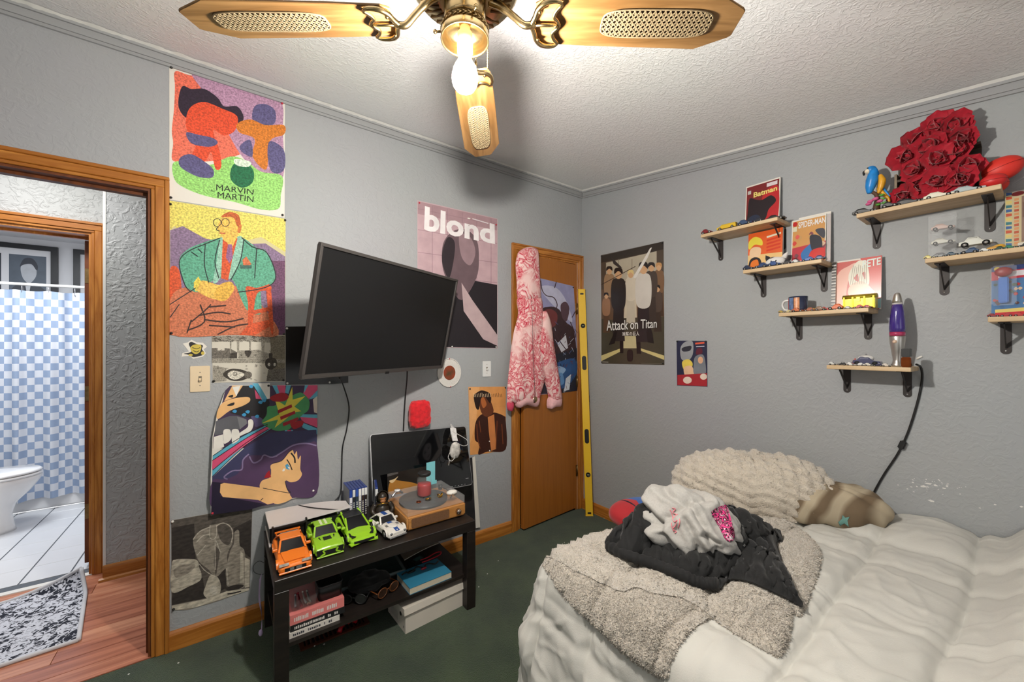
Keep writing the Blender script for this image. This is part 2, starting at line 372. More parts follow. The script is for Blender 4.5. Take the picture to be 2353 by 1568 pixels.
# small painted moulding under the ceiling, with the ragged white edge of the ceiling paint
def crown_left():
    m = M().bx(X0, XR, YL - .016, YL, CZ0 - .05, CZ0 - .004).bx(X0, XR, YL - .024, YL, CZ0 - .022, CZ0 - .004).bx(X0, XR, YL - .010, YL, CZ0 - .062, CZ0 - .05)
    t = struct('trim_1', m, TRIMG); n = 420; vs = []; fs = []
    for i in range(n + 1):
        x = X0 + (XR - X0) * i / n; w = .012 + .010 * noise.noise((x * 22, 3, 0)) + .006 * random.random()
        vs += [(x, YL - .024 - max(.002, w), CZ0 - .0058 - .003), (x, YL - .0235, CZ0 - .012 + .004 * noise.noise((x * 40, 9, 0)))]
        vs[-2] = (x, YL - .024 - max(.003, w), cz(YL - .024 - max(.003, w)) - .0012)
        if i: k = 2 * i; fs.append((k - 2, k, k + 1, k - 1))
    obj('paint_edge', M().add(vs, fs, 0, True), WHITE, t, world=True)
crown_left()
def crown_right():
    t = None; m = M()
    for (w, a, b) in ((.016, .05, .004), (.024, .022, .004), (.010, .062, .05)):
        m.prism([(XR - w, Y0, cz(Y0) - a), (XR - w, YL - .024, cz(YL - .024) - a), (XR - w, YL - .024, cz(YL - .024) - b), (XR - w, Y0, cz(Y0) - b)], (w, 0, 0))
    t = struct('trim_2', m, TRIMG); vs = []; fs = []; n = 360
    for i in range(n + 1):
        y = Y0 + (YL - .03 - Y0) * i / n; w = .008 + .004 * noise.noise((y * 12, 31, 0)) + .002 * random.random()
        vs += [(XR - .0235, y, cz(y) - .011), (XR - .024 - w, y, cz(y) - .0012)]
        if i: k = 2 * i; fs.append((k - 2, k, k + 1, k - 1))
    obj('paint_edge', M().add(vs, fs, 0, True), WHITE, t, world=True)
crown_right()
def baseboard(m, p0, p1, n, h=.085, t=.014):
    p0, p1, n = Vector(p0), Vector(p1), Vector(n)
    pr = [(0, 0), (t, 0), (t, h * .8), (t * .75, h * .9), (t * .35, h), (0, h)]
    m.prism([p0 + n * a + Vector((0, 0, b)) for a, b in pr], p1 - p0)
m = M(); baseboard(m, (-.203, YL, 0), (1.672, YL, 0), (0, -1, 0)); struct('baseboard_left', m, OAKX, fixn=True)
m = M(); baseboard(m, (XR, Y0, 0), (XR, YL - .02, 0), (-1, 0, 0)); struct('baseboard_right', m, OAKY, fixn=True)
def casing(name, x0, x1, zt, y, sides='LR', w=.062, ny=-1):
    """moulded oak casing around an opening x0..x1 up to zt on the plane y; three stepped bands per board"""
    t = None; bands = [(0, .014, .010), (.014, .046, .015), (.046, w, .020)]
    m = M(); mz = M()
    for a, b, th in bands:
        yy = sorted((y, y + ny * th))
        m.bx(x0 - (b if 'L' in sides else 0), x1 + (b if 'R' in sides else 0), yy[0], yy[1], zt + a, zt + b)
        if 'R' in sides: mz.bx(x1 + a, x1 + b, yy[0], yy[1], 0, zt + a)
        if 'L' in sides: mz.bx(x0 - b, x0 - a, yy[0], yy[1], 0, zt + a)
    head = struct(name, m, OAKX, bevel=.0025, seg=1); obj('casing_leg', mz, OAK, head, world=True, bevel=.0025, seg=1); return head
casing('trim_3', DO0, DO1 - .006, DH - .006, YL, 'LR', .061)
casing('trim_4', CO0 - .006, CO1 + .002, CH - .002, YL, 'LR', .060)
# jambs: boards lining the two doorways, with the stop strip
def jambs(name, x0, x1, zt, y0, y1, mt, stop=.045):
    m = M().bx(x1 - .016, x1, y0, y1, 0, zt).bx(x0, x0 + .016, y0, y1, 0, zt).bx(x0 + .016, x1 - .016, y0, y1, zt - .016, zt)
    m.bx(x1 - .028, x1 - .016, y0 + stop, y0 + stop + .03, 0, zt - .016).bx(x0 + .016, x0 + .028, y0 + stop, y0 + stop + .03, 0, zt - .016).bx(x0 + .028, x1 - .028, y0 + stop, y0 + stop + .03, zt - .028, zt - .016)
    return struct(name, m, mt)
jambs('trim_5', DO0, DO1, DH, YL, YL + .12, JAMB)
jambs('trim_6', CO0, CO1, CH, YL, YL + .12, OAK, .055)
# ---- closet behind the ajar door: dark box with clothes barely seen
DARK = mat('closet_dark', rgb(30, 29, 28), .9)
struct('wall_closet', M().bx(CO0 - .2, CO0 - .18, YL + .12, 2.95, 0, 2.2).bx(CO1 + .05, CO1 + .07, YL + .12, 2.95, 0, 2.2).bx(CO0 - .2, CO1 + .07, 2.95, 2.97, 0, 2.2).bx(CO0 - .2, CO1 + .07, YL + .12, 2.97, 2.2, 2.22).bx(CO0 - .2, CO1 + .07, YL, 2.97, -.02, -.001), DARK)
e = T('hanging_shirt', 'dark clothing hanging in the closet behind the ajar door', 'clothing', (1.84, 2.66, .45))
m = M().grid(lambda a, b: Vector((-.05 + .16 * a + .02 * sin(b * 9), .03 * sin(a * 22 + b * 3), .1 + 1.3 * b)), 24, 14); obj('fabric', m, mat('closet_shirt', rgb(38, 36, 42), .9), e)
m = M().tube([(.03, 0, 1.4), (.03, 0, 1.5), (.02, 0, 1.56)], .003, 6); obj('hanger_hook', m, DARK, e)
# ---- closet door leaf, hinged at the right and standing a little open
DA = radians(184.6); hx, hy = CO1 - .012, YL - .004
door = T('door_1', 'd', 'door', (hx, hy, 0), DA); door['kind'] = 'structure'
del door['label']; del door['category']
DW = .588
obj('door_leaf', M().bx(0, DW, -.035, 0, .014, 2.03), OAKDOOR, door, bevel=.002, seg=1)
BRASS = mat('brass', rgb(190, 166, 122), .22, 1.0, var=.15, vscale=30); BRASSD = mat('aged_brass', rgb(150, 125, 85), .35, 1.0, var=.25, vscale=40)
for z in (.28, 1.02, 1.62): obj('hinge', M().bx(-.004, .006, -.002, .007, z, z + .09).cyl((-.006, .005, z), (-.006, .005, z + .09), .006, n=8), BRASSD, door)
k = M(); k.lathe([(.0, .064), (.018, .062), (.027, .052), (.027, .042), (.014, .03), (.011, .012), (.028, .008), (.028, 0)], (0, 0, 0), 18); k.xf(Matrix.Translation((DW - .06, 0, .965)) @ Matrix.Rotation(-pi / 2, 4, 'X'))
obj('door_knob', k, BRASS, door)
# pixel -> plane of the door's front face
dP0 = Vector((hx, hy, 0)); dDir = Vector((cos(DA), sin(DA), 0)); dN = Vector((sin(DA), -cos(DA), 0)) * -1
if dN.y > 0: dN = -dN
def DP(u, v, off=.001):
    q = ray(u, v); p0 = dP0 + dN * off; s = (p0 - Vector((0, 0, HC))).dot(dN) / q.dot(dN); return Vector((0, 0, HC)) + q * s
# ---- hall beyond the doorway: laminate planks, walls, ceiling
HY0, HY1, BY = YL, 3.22, 3.34
PL = [wood('laminate_%d' % i, rgb(*a), rgb(*b), 2.2, 'X', .3, 16, 3) for i, (a, b) in enumerate((((150, 86, 62), (196, 130, 100)), ((165, 98, 72), (208, 146, 114)), ((140, 78, 56), (186, 118, 90))))]
hf = struct('floor_hall', M().bx(-1.9, 1.2, YL, BY, -.06, -.0055), mat('subfloor', rgb(60, 40, 30), .9))
r = random.Random(3); y = YL + .002; row = 0
while y < BY - .02:
    y1 = min(y + .098, BY - .002); x = -1.9 - r.random() * .9
    while x < .4:
        x1 = x + .92; a, b = max(x, -1.9), min(x1, 1.2)
        if b - a > .05: obj('plank', M().bx(a + .0008, b - .0008, y + .0008, y1 - .0008, -.0055, 0), PL[r.randrange(3)], hf, world=True, bevel=.0012, seg=1)
        x = x1
    y = y1; row += 1
struct('trim_7', M().bx(DO0, DO1, YL - .006, YL + .012, -.002, .004), PL[2])
wh = struct('wall_hall', M().bx(-.57, 1.2, HY1, BY, 0, 2.5).bx(1.2, 1.3, YL + .12, BY, 0, 2.5).bx(-2.0, -1.9, YL + .12, BY, 0, 2.5), HALLW)
obj('corner_bead', M().bx(-.576, -.564, HY1 - .002, HY1 + .006, 0, 2.5), WHITE, wh, world=True)
BO0, BO1, BH = -1.45, -.640, 2.03
struct('wall_bathroom_front', M().bx(-2.4, BO0, BY, BY + .12, 0, 2.5).bx(BO1, -.46, BY, BY + .12, 0, 2.5).bx(BO0, BO1, BY, BY + .12, BH, 2.5), HALLW)
struct('ceiling_hall', M().bx(-2.0, 1.3, YL + .12, BY + .12, 2.5, 2.55), CEIL)
casing('trim_8', BO0, BO1 - .004, BH - .004, BY, 'LR', .062)
jambs('trim_9', BO0, BO1, BH, BY, BY + .12, OAK, .09)
m = M(); baseboard(m, (-.575, HY1, 0), (1.2, HY1, 0), (0, -1, 0), .085, .013); m.prism([Vector((-.59, HY1 - .013, 0)) + Vector((0, -a, b)) for a, b in ((0, 0), (.014, 0), (.012, .012), (0, .018))], (1.79, 0, 0)); struct('baseboard_hall', m, OAKX, fixn=True)
# ---- bathroom
WTILE = mat('white_floor_tile', rgb(222, 224, 228), .25, var=.03, vscale=3); GROUT = mat('dark_grout', rgb(96, 102, 110), .9)
fb = struct('floor_bathroom', M().bx(-2.4, -.46, BY, 4.92, -.06, -.003), GROUT)
tile0 = None; TX, TYs = .2026, .2205
for i in range(-4, 5):
    for j in range(0, 8):
        xa = -.955 + TX * i; ya = 3.447 + TYs * (j - 1)
        if xa < -2.36 or xa + TX > -.5 or ya < BY + .0 - .09 or ya > 4.9: continue
        a, b, c_, d_ = xa + .0035, xa + TX - .0035, max(ya, BY) + .0012, min(ya + TYs, 4.92) - .0012
        full = c_ == ya + .0012 and d_ == ya + TYs - .0012
        if full and tile0:
            o = bpy.data.objects.new('tile', tile0.data); C.objects.link(o); o.parent = fb; o.location = Vector((a, c_, 0)) - fb.location
        else:
            mm = M().bx(0, b - a, 0, d_ - c_, -.003, 0); o = obj('tile', mm, WTILE, fb, bevel=.001, seg=1); o.location = Vector((a, c_, 0)) - fb.location
            if full: tile0 = o
struct('wall_bathroom', M().bx(-2.4, -.46, 5.6, 5.7, 0, 2.36).bx(-.58, -.46, BY + .12, 5.6, 0, 2.36).bx(-2.5, -2.4, BY, 5.7, 0, 2.36), BATHW)
struct('ceiling_bathroom', M().bx(-2.5, -.46, BY + .12, 5.7, 2.36, 2.4), BATHW)
# threshold strip
struct('trim_10', M().bx(BO0, BO1, BY - .01, BY + .03, 0, .006), WHITE)
# bathroom door swung inwards: seen by its hinge edge
d2 = T('door_2', 'd', 'door', (-.662, BY + .122, 0), 0); d2['kind'] = 'structure'; del d2['label']; del d2['category']
obj('door_leaf', M().bx(-.036, 0, 0, .72, .03, 2.0), JAMB, d2, bevel=.002, seg=1)
for z in (.30, 1.02, 1.74): obj('hinge', M().bx(-.034, -.008, -.002, .001, z, z + .09).cyl((-.0, -.004, z), (-.0, -.004, z + .09), .006, n=8), BRASSD, d2)
# paint chips where plaster shows on the grey walls
r = random.Random(5); m = M()
def chip(c, ax, nr, s):
    k = r.randint(5, 7); pts = [Vector(c) + Vector(ax) * (s * (.5 + r.random()) * cos(2 * pi * i / k)) + Vector((0, 0, 1)) * (s * .6 * (.4 + r.random()) * sin(2 * pi * i / k)) for i in range(k)]
    m.prism(pts, Vector(nr) * .0008)
for _ in range(36):
    u, v = r.gauss(2138, 34), r.gauss(1116, 11)
    chip(RW(u, v), (0, 1, 0), (-1, 0, 0), r.uniform(.001, .0035))
for u, v, s in ((2142, 1152, .011), (2132, 1112, .010), (2121, 1118, .008), (2150, 1116, .008), (2168, 1122, .006), (2286, 1160, .004), (2348, 1165, .005), (2252, 1168, .003), (1968, 1132, .003), (1985, 1140, .002), (2097, 1109, .004), (2085, 1124, .003)): chip(RW(u, v), (0, 1, 0), (-1, 0, 0), s)
obj('paint_chips', m, WHITE, wr, world=True)['kind'] = 'stuff'
# specks of lint on the carpet
m = M()
for u, v in ((1297, 1248), (1388, 1192), (1391, 1186), (1196, 1206), (1376, 1178), (1145, 1290), (745, 1482), (705, 1420), (723, 1486), (662, 1528), (592, 1424), (1120, 1320), (1100, 1350), (296, 1551), (410, 1525)):
    p = FZ(u, v); m.sph(p + Vector((0, 0, .002)), (.004, .003, .002), 6, 4)
o = obj('lint', m, WHITE); o['kind'] = 'stuff'; o['label'] = 'white specks of lint scattered on the green carpet'; o['category'] = 'lint'
# ================================================================== CEILING FAN
HX, HYY, ZB = .458, .815, 2.125
BLADEW = wood('fan_blade_oak', rgb(116, 82, 44), rgb(152, 114, 70), 2.6, 'X', .4, 14, 5)
CANE = mat('cane_straw', rgb(152, 132, 100), .7, var=.12, vscale=90); CANE_SHADE = mat('cane_hole_shade', rgb(58, 36, 20), .9)
fan = T('ceiling_fan', 'brass ceiling fan with oak and cane blades and one bare lit bulb', 'ceiling fan', (HX, HYY, 2.0))
def fo(n, m, mt, p=None, **k): return obj(n, m, mt, p or fan, world=True, **k)
cc = (HX, HYY, 0)
ctop = cz(HYY)
m = M().lathe([(.0, ctop - .075), (.03, ctop - .073), (.055, ctop - .05), (.066, ctop - .02), (.066, ctop + .03)], cc, 32); fo('canopy', m, BRASS)
m = M().cyl((HX, HYY, 2.29), (HX, HYY, ctop - .06), .013, n=16); fo('downrod', m, BRASS)
m = M().lathe([(.05, 2.178), (.058, 2.176), (.09, 2.182), (.118, 2.194), (.128, 2.206), (.132, 2.225), (.128, 2.26), (.112, 2.285), (.06, 2.30), (.0, 2.302)], cc, 48); fo('motor_housing', m, BRASS)
vent = M()
for k in range(36):
    a = 2 * pi * k / 36
    if (k % 9) in (0,): continue
    ca, sa = cos(a), sin(a)
    vent.bar((HX + .066 * ca, HYY + .066 * sa, 2.1765), (HX + .112 * ca, HYY + .112 * sa, 2.1895), .0045, .004)
fo('vent_ribs', vent, mat('vent_dark_brass', rgb(92, 70, 42), .45, .9))
m = M().lathe([(.047, 2.185), (.0485, 2.18), (.0485, 2.128), (.046, 2.122)], cc, 64, flute=.012, fn=32); fo('switch_housing', m, BRASS)
m = M().lathe([(.040, 2.124), (.050, 2.121), (.0545, 2.112), (.0555, 2.098), (.0575, 2.094), (.0560, 2.088), (.0575, 2.081), (.0555, 2.079), (.0525, 2.084), (.050, 2.098), (.046, 2.112), (.0, 2.116)], cc, 40); fit = fo('light_fitter', m, BRASS)
m = M()
for k in range(30):
    a = 2 * pi * k / 30; p = Vector((HX + .0566 * cos(a), HYY + .0566 * sin(a), 2.1035)); t = Vector((-sin(a), cos(a), 0)) * .0042
    m.tube([p - t + Vector((0, 0, .004)), p + t, p - t - Vector((0, 0, .004))], .0013, 5)
fo('chain_border', m, BRASS, fit)
for k in range(3):
    a = radians(20 + 120 * k); m = M().cyl((HX + .054 * cos(a), HYY + .054 * sin(a), 2.107), (HX + .072 * cos(a), HYY + .072 * sin(a), 2.107), .0028, n=8).sph((HX + .072 * cos(a), HYY + .072 * sin(a), 2.107), .005, 8, 6); fo('thumb_screw', m, BRASS, fit)
m = M().lathe([(.0, 2.116), (.012, 2.113), (.012, 2.102), (.0175, 2.098), (.0185, 2.085), (.0185, 2.052), (.016, 2.050), (0, 2.050)], cc, 20); fo('socket', m, mat('socket_ivory', rgb(236, 214, 176), .5))
BM = mat('bulb_lit', (1, .95, .87, 1), .3, emit=BULB)
m = M().lathe([(.0, 2.022), (.0235, 2.0215), (.0275, 2.012), (.0305, 1.998), (.0305, 1.988), (.028, 1.976), (.022, 1.9665), (.012, 1.961), (.0, 1.9595)], cc, 28); bb = fo('bulb', m, BM); fo('bulb_neck', M().lathe([(.0, 2.056), (.0135, 2.055), (.014, 2.048), (.016, 2.038), (.0215, 2.026), (.0234, 2.0225), (.0, 2.0225)], cc, 28), mat('bulb_neck_white', rgb(250, 246, 238), .3, trans=.2, emit=1.5), bb)
def chain(p0, p1, n, end):
    m = M(); p0, p1 = Vector(p0), Vector(p1)
    for i in range(n): m.sph(p0.lerp(p1, i / (n - 1)), .0019, 6, 4)
    if end: m.lathe([(0, 0), (.004, .003), (.0045, .012), (.002, .02), (0, .022)], p1 - Vector((0, 0, .022)), 8)
    return m
ax = Vector((SX, -CXA, 0))                                   # to the right of the picture
q = Vector((HX, HYY, 0)) + ax * .053 + Vector((.02, .03, 0))
fo('pull_chain', chain((q.x, q.y, 2.13), (q.x, q.y, 2.045), 22, False), BRASS)
# blades
def blade(ang):
    a = radians(ang); R = Matrix.Translation((HX, HYY, ZB)) @ Matrix.Rotation(a, 4, 'Z') @ Matrix.Rotation(radians(-9), 4, 'X')
    ol = [(.165, -.044), (.185, -.054), (.30, -.060), (.575, -.068), (.645, -.036), (.652, -.030), (.652, .030), (.645, .036), (.575, .068), (.30, .060), (.185, .054), (.165, .044)]
    m = M().prism([(x, y, 0) for x, y in ol], (0, 0, .006)); b = obj('blade', m, BLADEW, fan, bevel=.0015, seg=1)
    b.matrix_basis = Matrix.Translation(fan.location).inverted() @ R
    # cane inset: dark sheet paints the shade behind the holes, woven strands below
    cx, hw, hh = .455, .130, .034
    def inside(x, y): return (abs((x - cx) / hw) ** 4 + abs(y / hh) ** 4) < 1
    N = 44; outl = []
    for k in range(N):
        t = 2 * pi * k / N; c_, s_ = cos(t), sin(t); outl.append((cx + hw * math.copysign(abs(c_) ** .5, c_), hh * math.copysign(abs(s_) ** .5, s_)))
    bk = M().prism([(x, y, -.0008) for x, y in outl], (0, 0, .0008)); st = M()
    st.tube([(x, y, -.0015) for x, y in outl], .0022, 5, closed=True)
    d = .0118
    for i in range(-11, 12):
        x = cx + i * d; w = hh * max(0, 1 - abs((x - cx) / hw) ** 4) ** .25
        if w > .006: st.bx(x - .0019, x - .0002, -w, w, -.0022, -.0010); st.bx(x + .0002, x + .0019, -w, w, -.0022, -.0010)
    for j in range(-3, 4):
        y = j * d; w = hw * max(0, 1 - abs(y / hh) ** 4) ** .25
        if w > .01: st.bx(cx - w, cx + w, y - .0019, y - .0002, -.0028, -.0016); st.bx(cx - w, cx + w, y + .0002, y + .0019, -.0028, -.0016)
    for i in range(-22, 23):
        for sgn in (1, -1):
            x0 = cx + (i + .5) * d; p = []
            for k in range(-12, 13):
                y = k * hh / 12; x = x0 + sgn * y
                if inside(x, y): p.append((x, y, -.0034))
            if len(p) > 1: st.bar(p[0], p[-1], .0024, .0009)
    o = obj('cane_panel', st, CANE, b); o['kind'] = 'stuff'; obj('cane_shade_sheet', bk, CANE_SHADE, b)
    # brass iron: arm, two pierced scrolls and finger tips on the blade
    ir = M(); z0 = -.006
    ir.tube(spline([(.058, 0, .058), (.085, 0, .045), (.115, 0, .018), (.140, 0, z0), (.158, 0, z0)], 5), [.010] * 8 + [.008] * 13, 8)
    ir.sph((.160, 0, z0), (.011, .011, .007), 10, 6)
    for s_ in (1, -1):
        ir.tube(spline([(.158, s_ * .002, z0), (.166, s_ * .020, z0), (.172, s_ * .038, z0), (.188, s_ * .052, z0), (.212, s_ * .055, z0), (.226, s_ * .048, z0)], 5), [.0062] * 15 + [.0058, .0056, .0054, .005, .0048, .0046, .0044, .004, .0036, .003, .003], 8)
        ir.tube(spline([(.226, s_ * .048, z0), (.214, s_ * .034, z0), (.210, s_ * .020, z0), (.218, s_ * .010, z0), (.224, 0, z0)], 5), [.003] + [.0045] * 20, 8)
    ir.tube([(.160, 0, z0), (.195, 0, z0), (.224, 0, z0)], .004, 8)
    for p in ((.176, .034), (.176, -.034), (.216, 0)): ir.sph((p[0], p[1], z0 - .005), (.0045, .0045, .003), 8, 5)
    o = obj('blade_iron', ir, BRASS, fan); o.matrix_basis = b.matrix_basis.copy(); return b
for k in range(4): blade(54.2 + 90 * k)
q = Vector((HX, HYY, 0)) + (Vector((cos(radians(54)), sin(radians(54)), 0)) * .10)
fo('pull_chain', chain((HX + .09, HYY + .10, 2.182), (HX + .09, HYY + .10, 2.135), 14, True), BRASS)

# ================================================================== WALL SHELVES
SHW = wood('shelf_pine', rgb(190, 160, 120), rgb(222, 196, 158), 2.4, 'Y', .5, 12, 3); BRK = mat('bracket_black_steel', rgb(52, 47, 46), .5, .3)
SHELF = {}
def shelf(key, y0, y1, zt, label, inset=(.035, .035), dep=.170, th=.018):
    e = T('wall_shelf', label, 'shelf', (XR, (y0 + y1) / 2, zt), 0, 'pine shelves on black brackets'); L = y1 - y0
    obj('board', M().bx(-dep, 0, -L / 2, L / 2, -th, 0), SHW, e, bevel=.0015, seg=1); SHELF[key] = (y0, y1, zt)
    for s_, i_ in ((-1, inset[0]), (1, inset[1])):
        yc = s_ * (L / 2 - i_)
        if not i_: continue
        w = .014; zb = -th
        m = M().bx(-.003, 0, yc - w, yc + w, zb - .105, zb)
        m.prism([(-.003, yc + w * cos(t), zb - .105 - w * sin(t)) for t in [pi * k / 8 for k in range(9)]], (.003, 0, 0))
        m.bx(-.135, -.003, yc - w, yc + w, zb - .003, zb)
        m.bar((-.118, yc, zb - .003), (-.003, yc, zb - .092), .012, .003, (0, 1, 0))
        b = obj('bracket', m, BRK, e)
        obj('screw', M().sph((-.004, yc, zb - .106), (.0015, .003, .003), 8, 4), mat('screw_steel', rgb(200, 200, 200), .3, 1), b)
    return e
shelf('s0', .797, 1.192, 2.008, 'pine shelf nearest the corner poster, holding a framed dark red comic')
shelf('s1', .093, .492, 1.938, 'topmost right pine shelf holding the red rose box and blue parrot')
shelf('s2', .617, .960, 1.763, 'pine shelf holding the orange book and the orange and blue comic')
shelf('s3', .452, .792, 1.522, 'pine shelf holding the printed mug and gold chest')
shelf('s4', .322, .598, 1.268, 'lowest pine shelf carrying the purple lava lamp')
shelf('s5', -.060, .283, 1.703, 'pine shelf with the clear car display case, cut by the picture edge')
shelf('s6', -.216, .124, 1.461, 'pine shelf with a row of red toy cars, at the right picture edge')
# ================================================================== TELEVISION
BLK = mat('black_plastic', rgb(22, 22, 23), .45); SCREEN = mat('tv_screen', rgb(24, 24, 25), .28, spec=.35); BEZEL = mat('tv_bezel', rgb(92, 88, 86), .35, .6)
def eul(p, rx, ry, rz): return Matrix.Translation(p) @ Matrix.Rotation(radians(rz), 4, 'Z') @ Matrix.Rotation(radians(rx), 4, 'X') @ Matrix.Rotation(radians(ry), 4, 'Y')
TW, TH = .93, .543
TM = eul((.675, 1.9033, 1.4875), 12.22, .11, 27.82)
tv = T('television', 'flat black television tilted on a swing arm over the shoe-height table', 'television'); tv['label'] = 'flat black television angled out from the grey wall above the black table'
tv.matrix_basis = TM
obj('screen', M().bx(-TW / 2 + .012, TW / 2 - .012, .001, .006, -TH / 2 + .018, TH / 2 - .012), SCREEN, tv)
m = M()
for a in ((-TW / 2, TW / 2, TH / 2 - .013, TH / 2), (-TW / 2, TW / 2, -TH / 2, -TH / 2 + .019), (-TW / 2, -TW / 2 + .013, -TH / 2 + .019, TH / 2 - .013), (TW / 2 - .013, TW / 2, -TH / 2 + .019, TH / 2 - .013)): m.bx(a[0], a[1], -.006, .014, a[2], a[3])
obj('bezel', m, BEZEL, tv, bevel=.002, seg=1)
obj('rear_housing', M().bx(-TW / 2 + .006, TW / 2 - .006, .010, .028, -TH / 2 + .006, TH / 2 - .006).bx(-.32, .32, .028, .062, -TH / 2 + .03, .12), BLK, tv, bevel=.004, seg=1)
obj('logo_plate', M().bx(-.012, .012, -.008, -.005, -TH / 2 - .004, -TH / 2 + .008), BLK, tv)
br = T('television_mount', 'black swing-arm mount holding the television to the wall', 'mount', (.80, YL, 1.40))
m = M().bx(.74, .87, YL - .012, YL, 1.32, 1.62); obj('wall_plate', m, BLK, br, world=True)
b0 = Vector((.805, YL - .012, 1.47)); b2 = TM @ Vector((0, .062, -.02)); b1 = Vector((.92, 2.10, 1.47))
obj('arm', M().bar(b0, b1, .03, .05), BLK, br, world=True); obj('arm', M().bar(b1, b2 + Vector((0, 0, .0)), .03, .045), BLK, br, world=True)
def lp(pts): return spline(pts, 6)
c1 = T('power_cable', 'black cable dropping from the left end of the television to the table', 'cable', tuple(LW(785, 1090, 2.285)))
obj('cord', M().tube(lp([LW(780, 868, 2.06), LW(790, 890, 2.2), LW(802, 935, 2.285), LW(797, 985, 2.290), LW(787, 1030, 2.292), LW(785, 1090, 2.292), LW(782, 1135, 2.27), LW(760, 1160, 2.25)]), .0035, 8), BLK, c1, world=True)
c2 = T('video_cable', 'black cable hanging straight down behind the television to the monitor', 'cable', tuple(LW(925, 985, 2.285)))
obj('cord', M().tube(lp([LW(936, 850, 2.12), LW(935, 875, 2.2), LW(932, 905, 2.285), LW(929, 945, 2.291), LW(927, 995, 2.288)]), .0042, 8), BLK, c2, world=True)

# ================================================================== BLACK LOW TABLE
TBX0, TBX1, TBY0, TBY1, TZ, SZ = .149, 1.045, 1.748, 2.262, .450, .172
TBL = wood('black_brown_table', rgb(26, 21, 19), rgb(40, 33, 29), 3, 'X', .42, 14, 3)
tb = T('low_table', 'black wooden low table with a lower shelf under the television', 'table', ((TBX0 + TBX1) / 2, (TBY0 + TBY1) / 2, 0))
obj('tabletop', M().bx(TBX0, TBX1, TBY0, TBY1, TZ - .05, TZ), TBL, tb, world=True, bevel=.002, seg=1)
for x in (TBX0, TBX1 - .05):
    for y in (TBY0, TBY1 - .05): obj('leg', M().bx(x, x + .05, y, y + .05, 0, TZ - .05), TBL, tb, world=True, bevel=.0015, seg=1)
obj('shelf', M().bx(TBX0 + .012, TBX1 - .012, TBY0 + .03, TBY1 - .02, SZ - .016, SZ), TBL, tb, world=True)

# ---- game console
CW = mat('console_white', rgb(225, 218, 216), .45, var=.02)
con = T('game_console', 'white game console lying flat at the left end of the black table', 'console', (.32, 2.16, TZ))
xa, xb = .155, .505
def plate(z, dz, fl):
    N = 12
    def pt(a, b):
        x = xa + (xb - xa) * a; w0 = 2.060 + .004 * sin(a * pi) - .0 * a; w1 = 2.282 - .12 * a ** 3
        y = w0 + (w1 - w0) * b; zz = z + fl * (.020 * (a ** 2.5) * .6 + .012 * (1 - b) ** 2 + .006 * (b) ** 2 - .004)
        return Vector((x, y, zz))
    m = M().grid(pt, N, N); m2 = M().grid(lambda a, b: pt(a, b) + Vector((0, 0, -dz)), N, N, flip=True); m.add(m2.v, m2.f, 0, True)
    for f in (lambda t: (t, 0), lambda t: (1, t), lambda t: (1 - t, 1), lambda t: (0, 1 - t)): m.grid(lambda a, b, f=f: pt(*f(a)) + Vector((0, 0, -dz * b)), N, 1)
    return m
obj('core', M().bx(xa + .004, xb - .06, 2.072, 2.27, TZ + .012, TZ + .070), BLK, con, world=True)
obj('top_plate', plate(TZ + .082, .008, 1), CW, con, world=True, fixn=True); obj('bottom_plate', plate(TZ + .016, .010, -1), CW, con, world=True, fixn=True)
obj('stripe', M().tube([Vector((.30 + .10 * t + .05 * t * t, 2.275 - .21 * t, TZ + .0845 + .010 * t)) for t in [k / 10 for k in range(11)]], .0028, 6), BLK, con, world=True)
obj('cradle_foot', M().bx(.165, .172, 2.044, 2.062, TZ, TZ + .09).bx(.300, .307, 2.044, 2.062, TZ, TZ + .098).bx(.165, .30, 2.048, 2.056, TZ + .080, TZ + .086), BLK, con, world=True)

# ---- game cases standing beside the console
CASEB = mat('case_blue', rgb(32, 56, 130), .35, coat=.3)
gx = .515
inks = [((230, 232, 238), (36, 70, 160)), ((40, 44, 50), (225, 228, 230)), ((48, 60, 72), (50, 84, 170)), ((228, 226, 222), (240, 240, 240)), ((58, 44, 40), (235, 235, 235)), ((44, 34, 32), (235, 235, 235))]
names = ['white-spined game case, leftmost in the row beside the console', 'dark grey-spined game case, second in the row beside the console', 'slate-spined game case, third in the row beside the console', 'plain white-spined game case, fourth in the row beside the console', 'brown-spined game case, fifth in the row beside the console', 'dark brown-spined game case, last in the row beside the console']
def game(x, label, base, tab, rz=0, y=2.098):
    e = T('game_case', label, 'game case', (x, y, TZ), rz, 'game cases beside the console')
    obj('case', M().bx(-.0068, .0068, .001, .136, 0, .171), CASEB, e, bevel=.002, seg=1)
    obj('cover_sleeve', M().bx(-.0072, -.0069, .006, .128, .003, .166).bx(.0069, .0072, .006, .128, .003, .166), mat('sleeve_grey', rgb(110, 112, 118), .3), e)
    obj('spine_print', M().bx(-.0062, .0062, -.0002, .001, .004, .128), mat('spine%d%d' % (base[0], base[2]), rgb(*base), .4), e)
    obj('spine_band', M().bx(-.0062, .0062, -.0002, .001, .129, .165), mat('band%d%d' % (tab[0], tab[2]), rgb(*tab), .4), e)
    tx = M(); rr = random.Random(int(x * 1e4))
    for k in range(7): z = .03 + .011 * k; tx.bx(-.003, .003, -.0006, -.0002, z, z + .004 + .004 * rr.random())
    obj('spine_lettering', tx, mat('lt%d' % (base[0] > 128), rgb(30, 30, 34) if base[0] > 128 else rgb(225, 225, 225), .5), e)
for i, (b, t) in enumerate(inks): game(gx + .0148 * i, names[i], b, t)
game(.628, 'single blue game case standing apart, turned beside the monitor', (40, 40, 46), (232, 232, 232), radians(-14), 2.045)

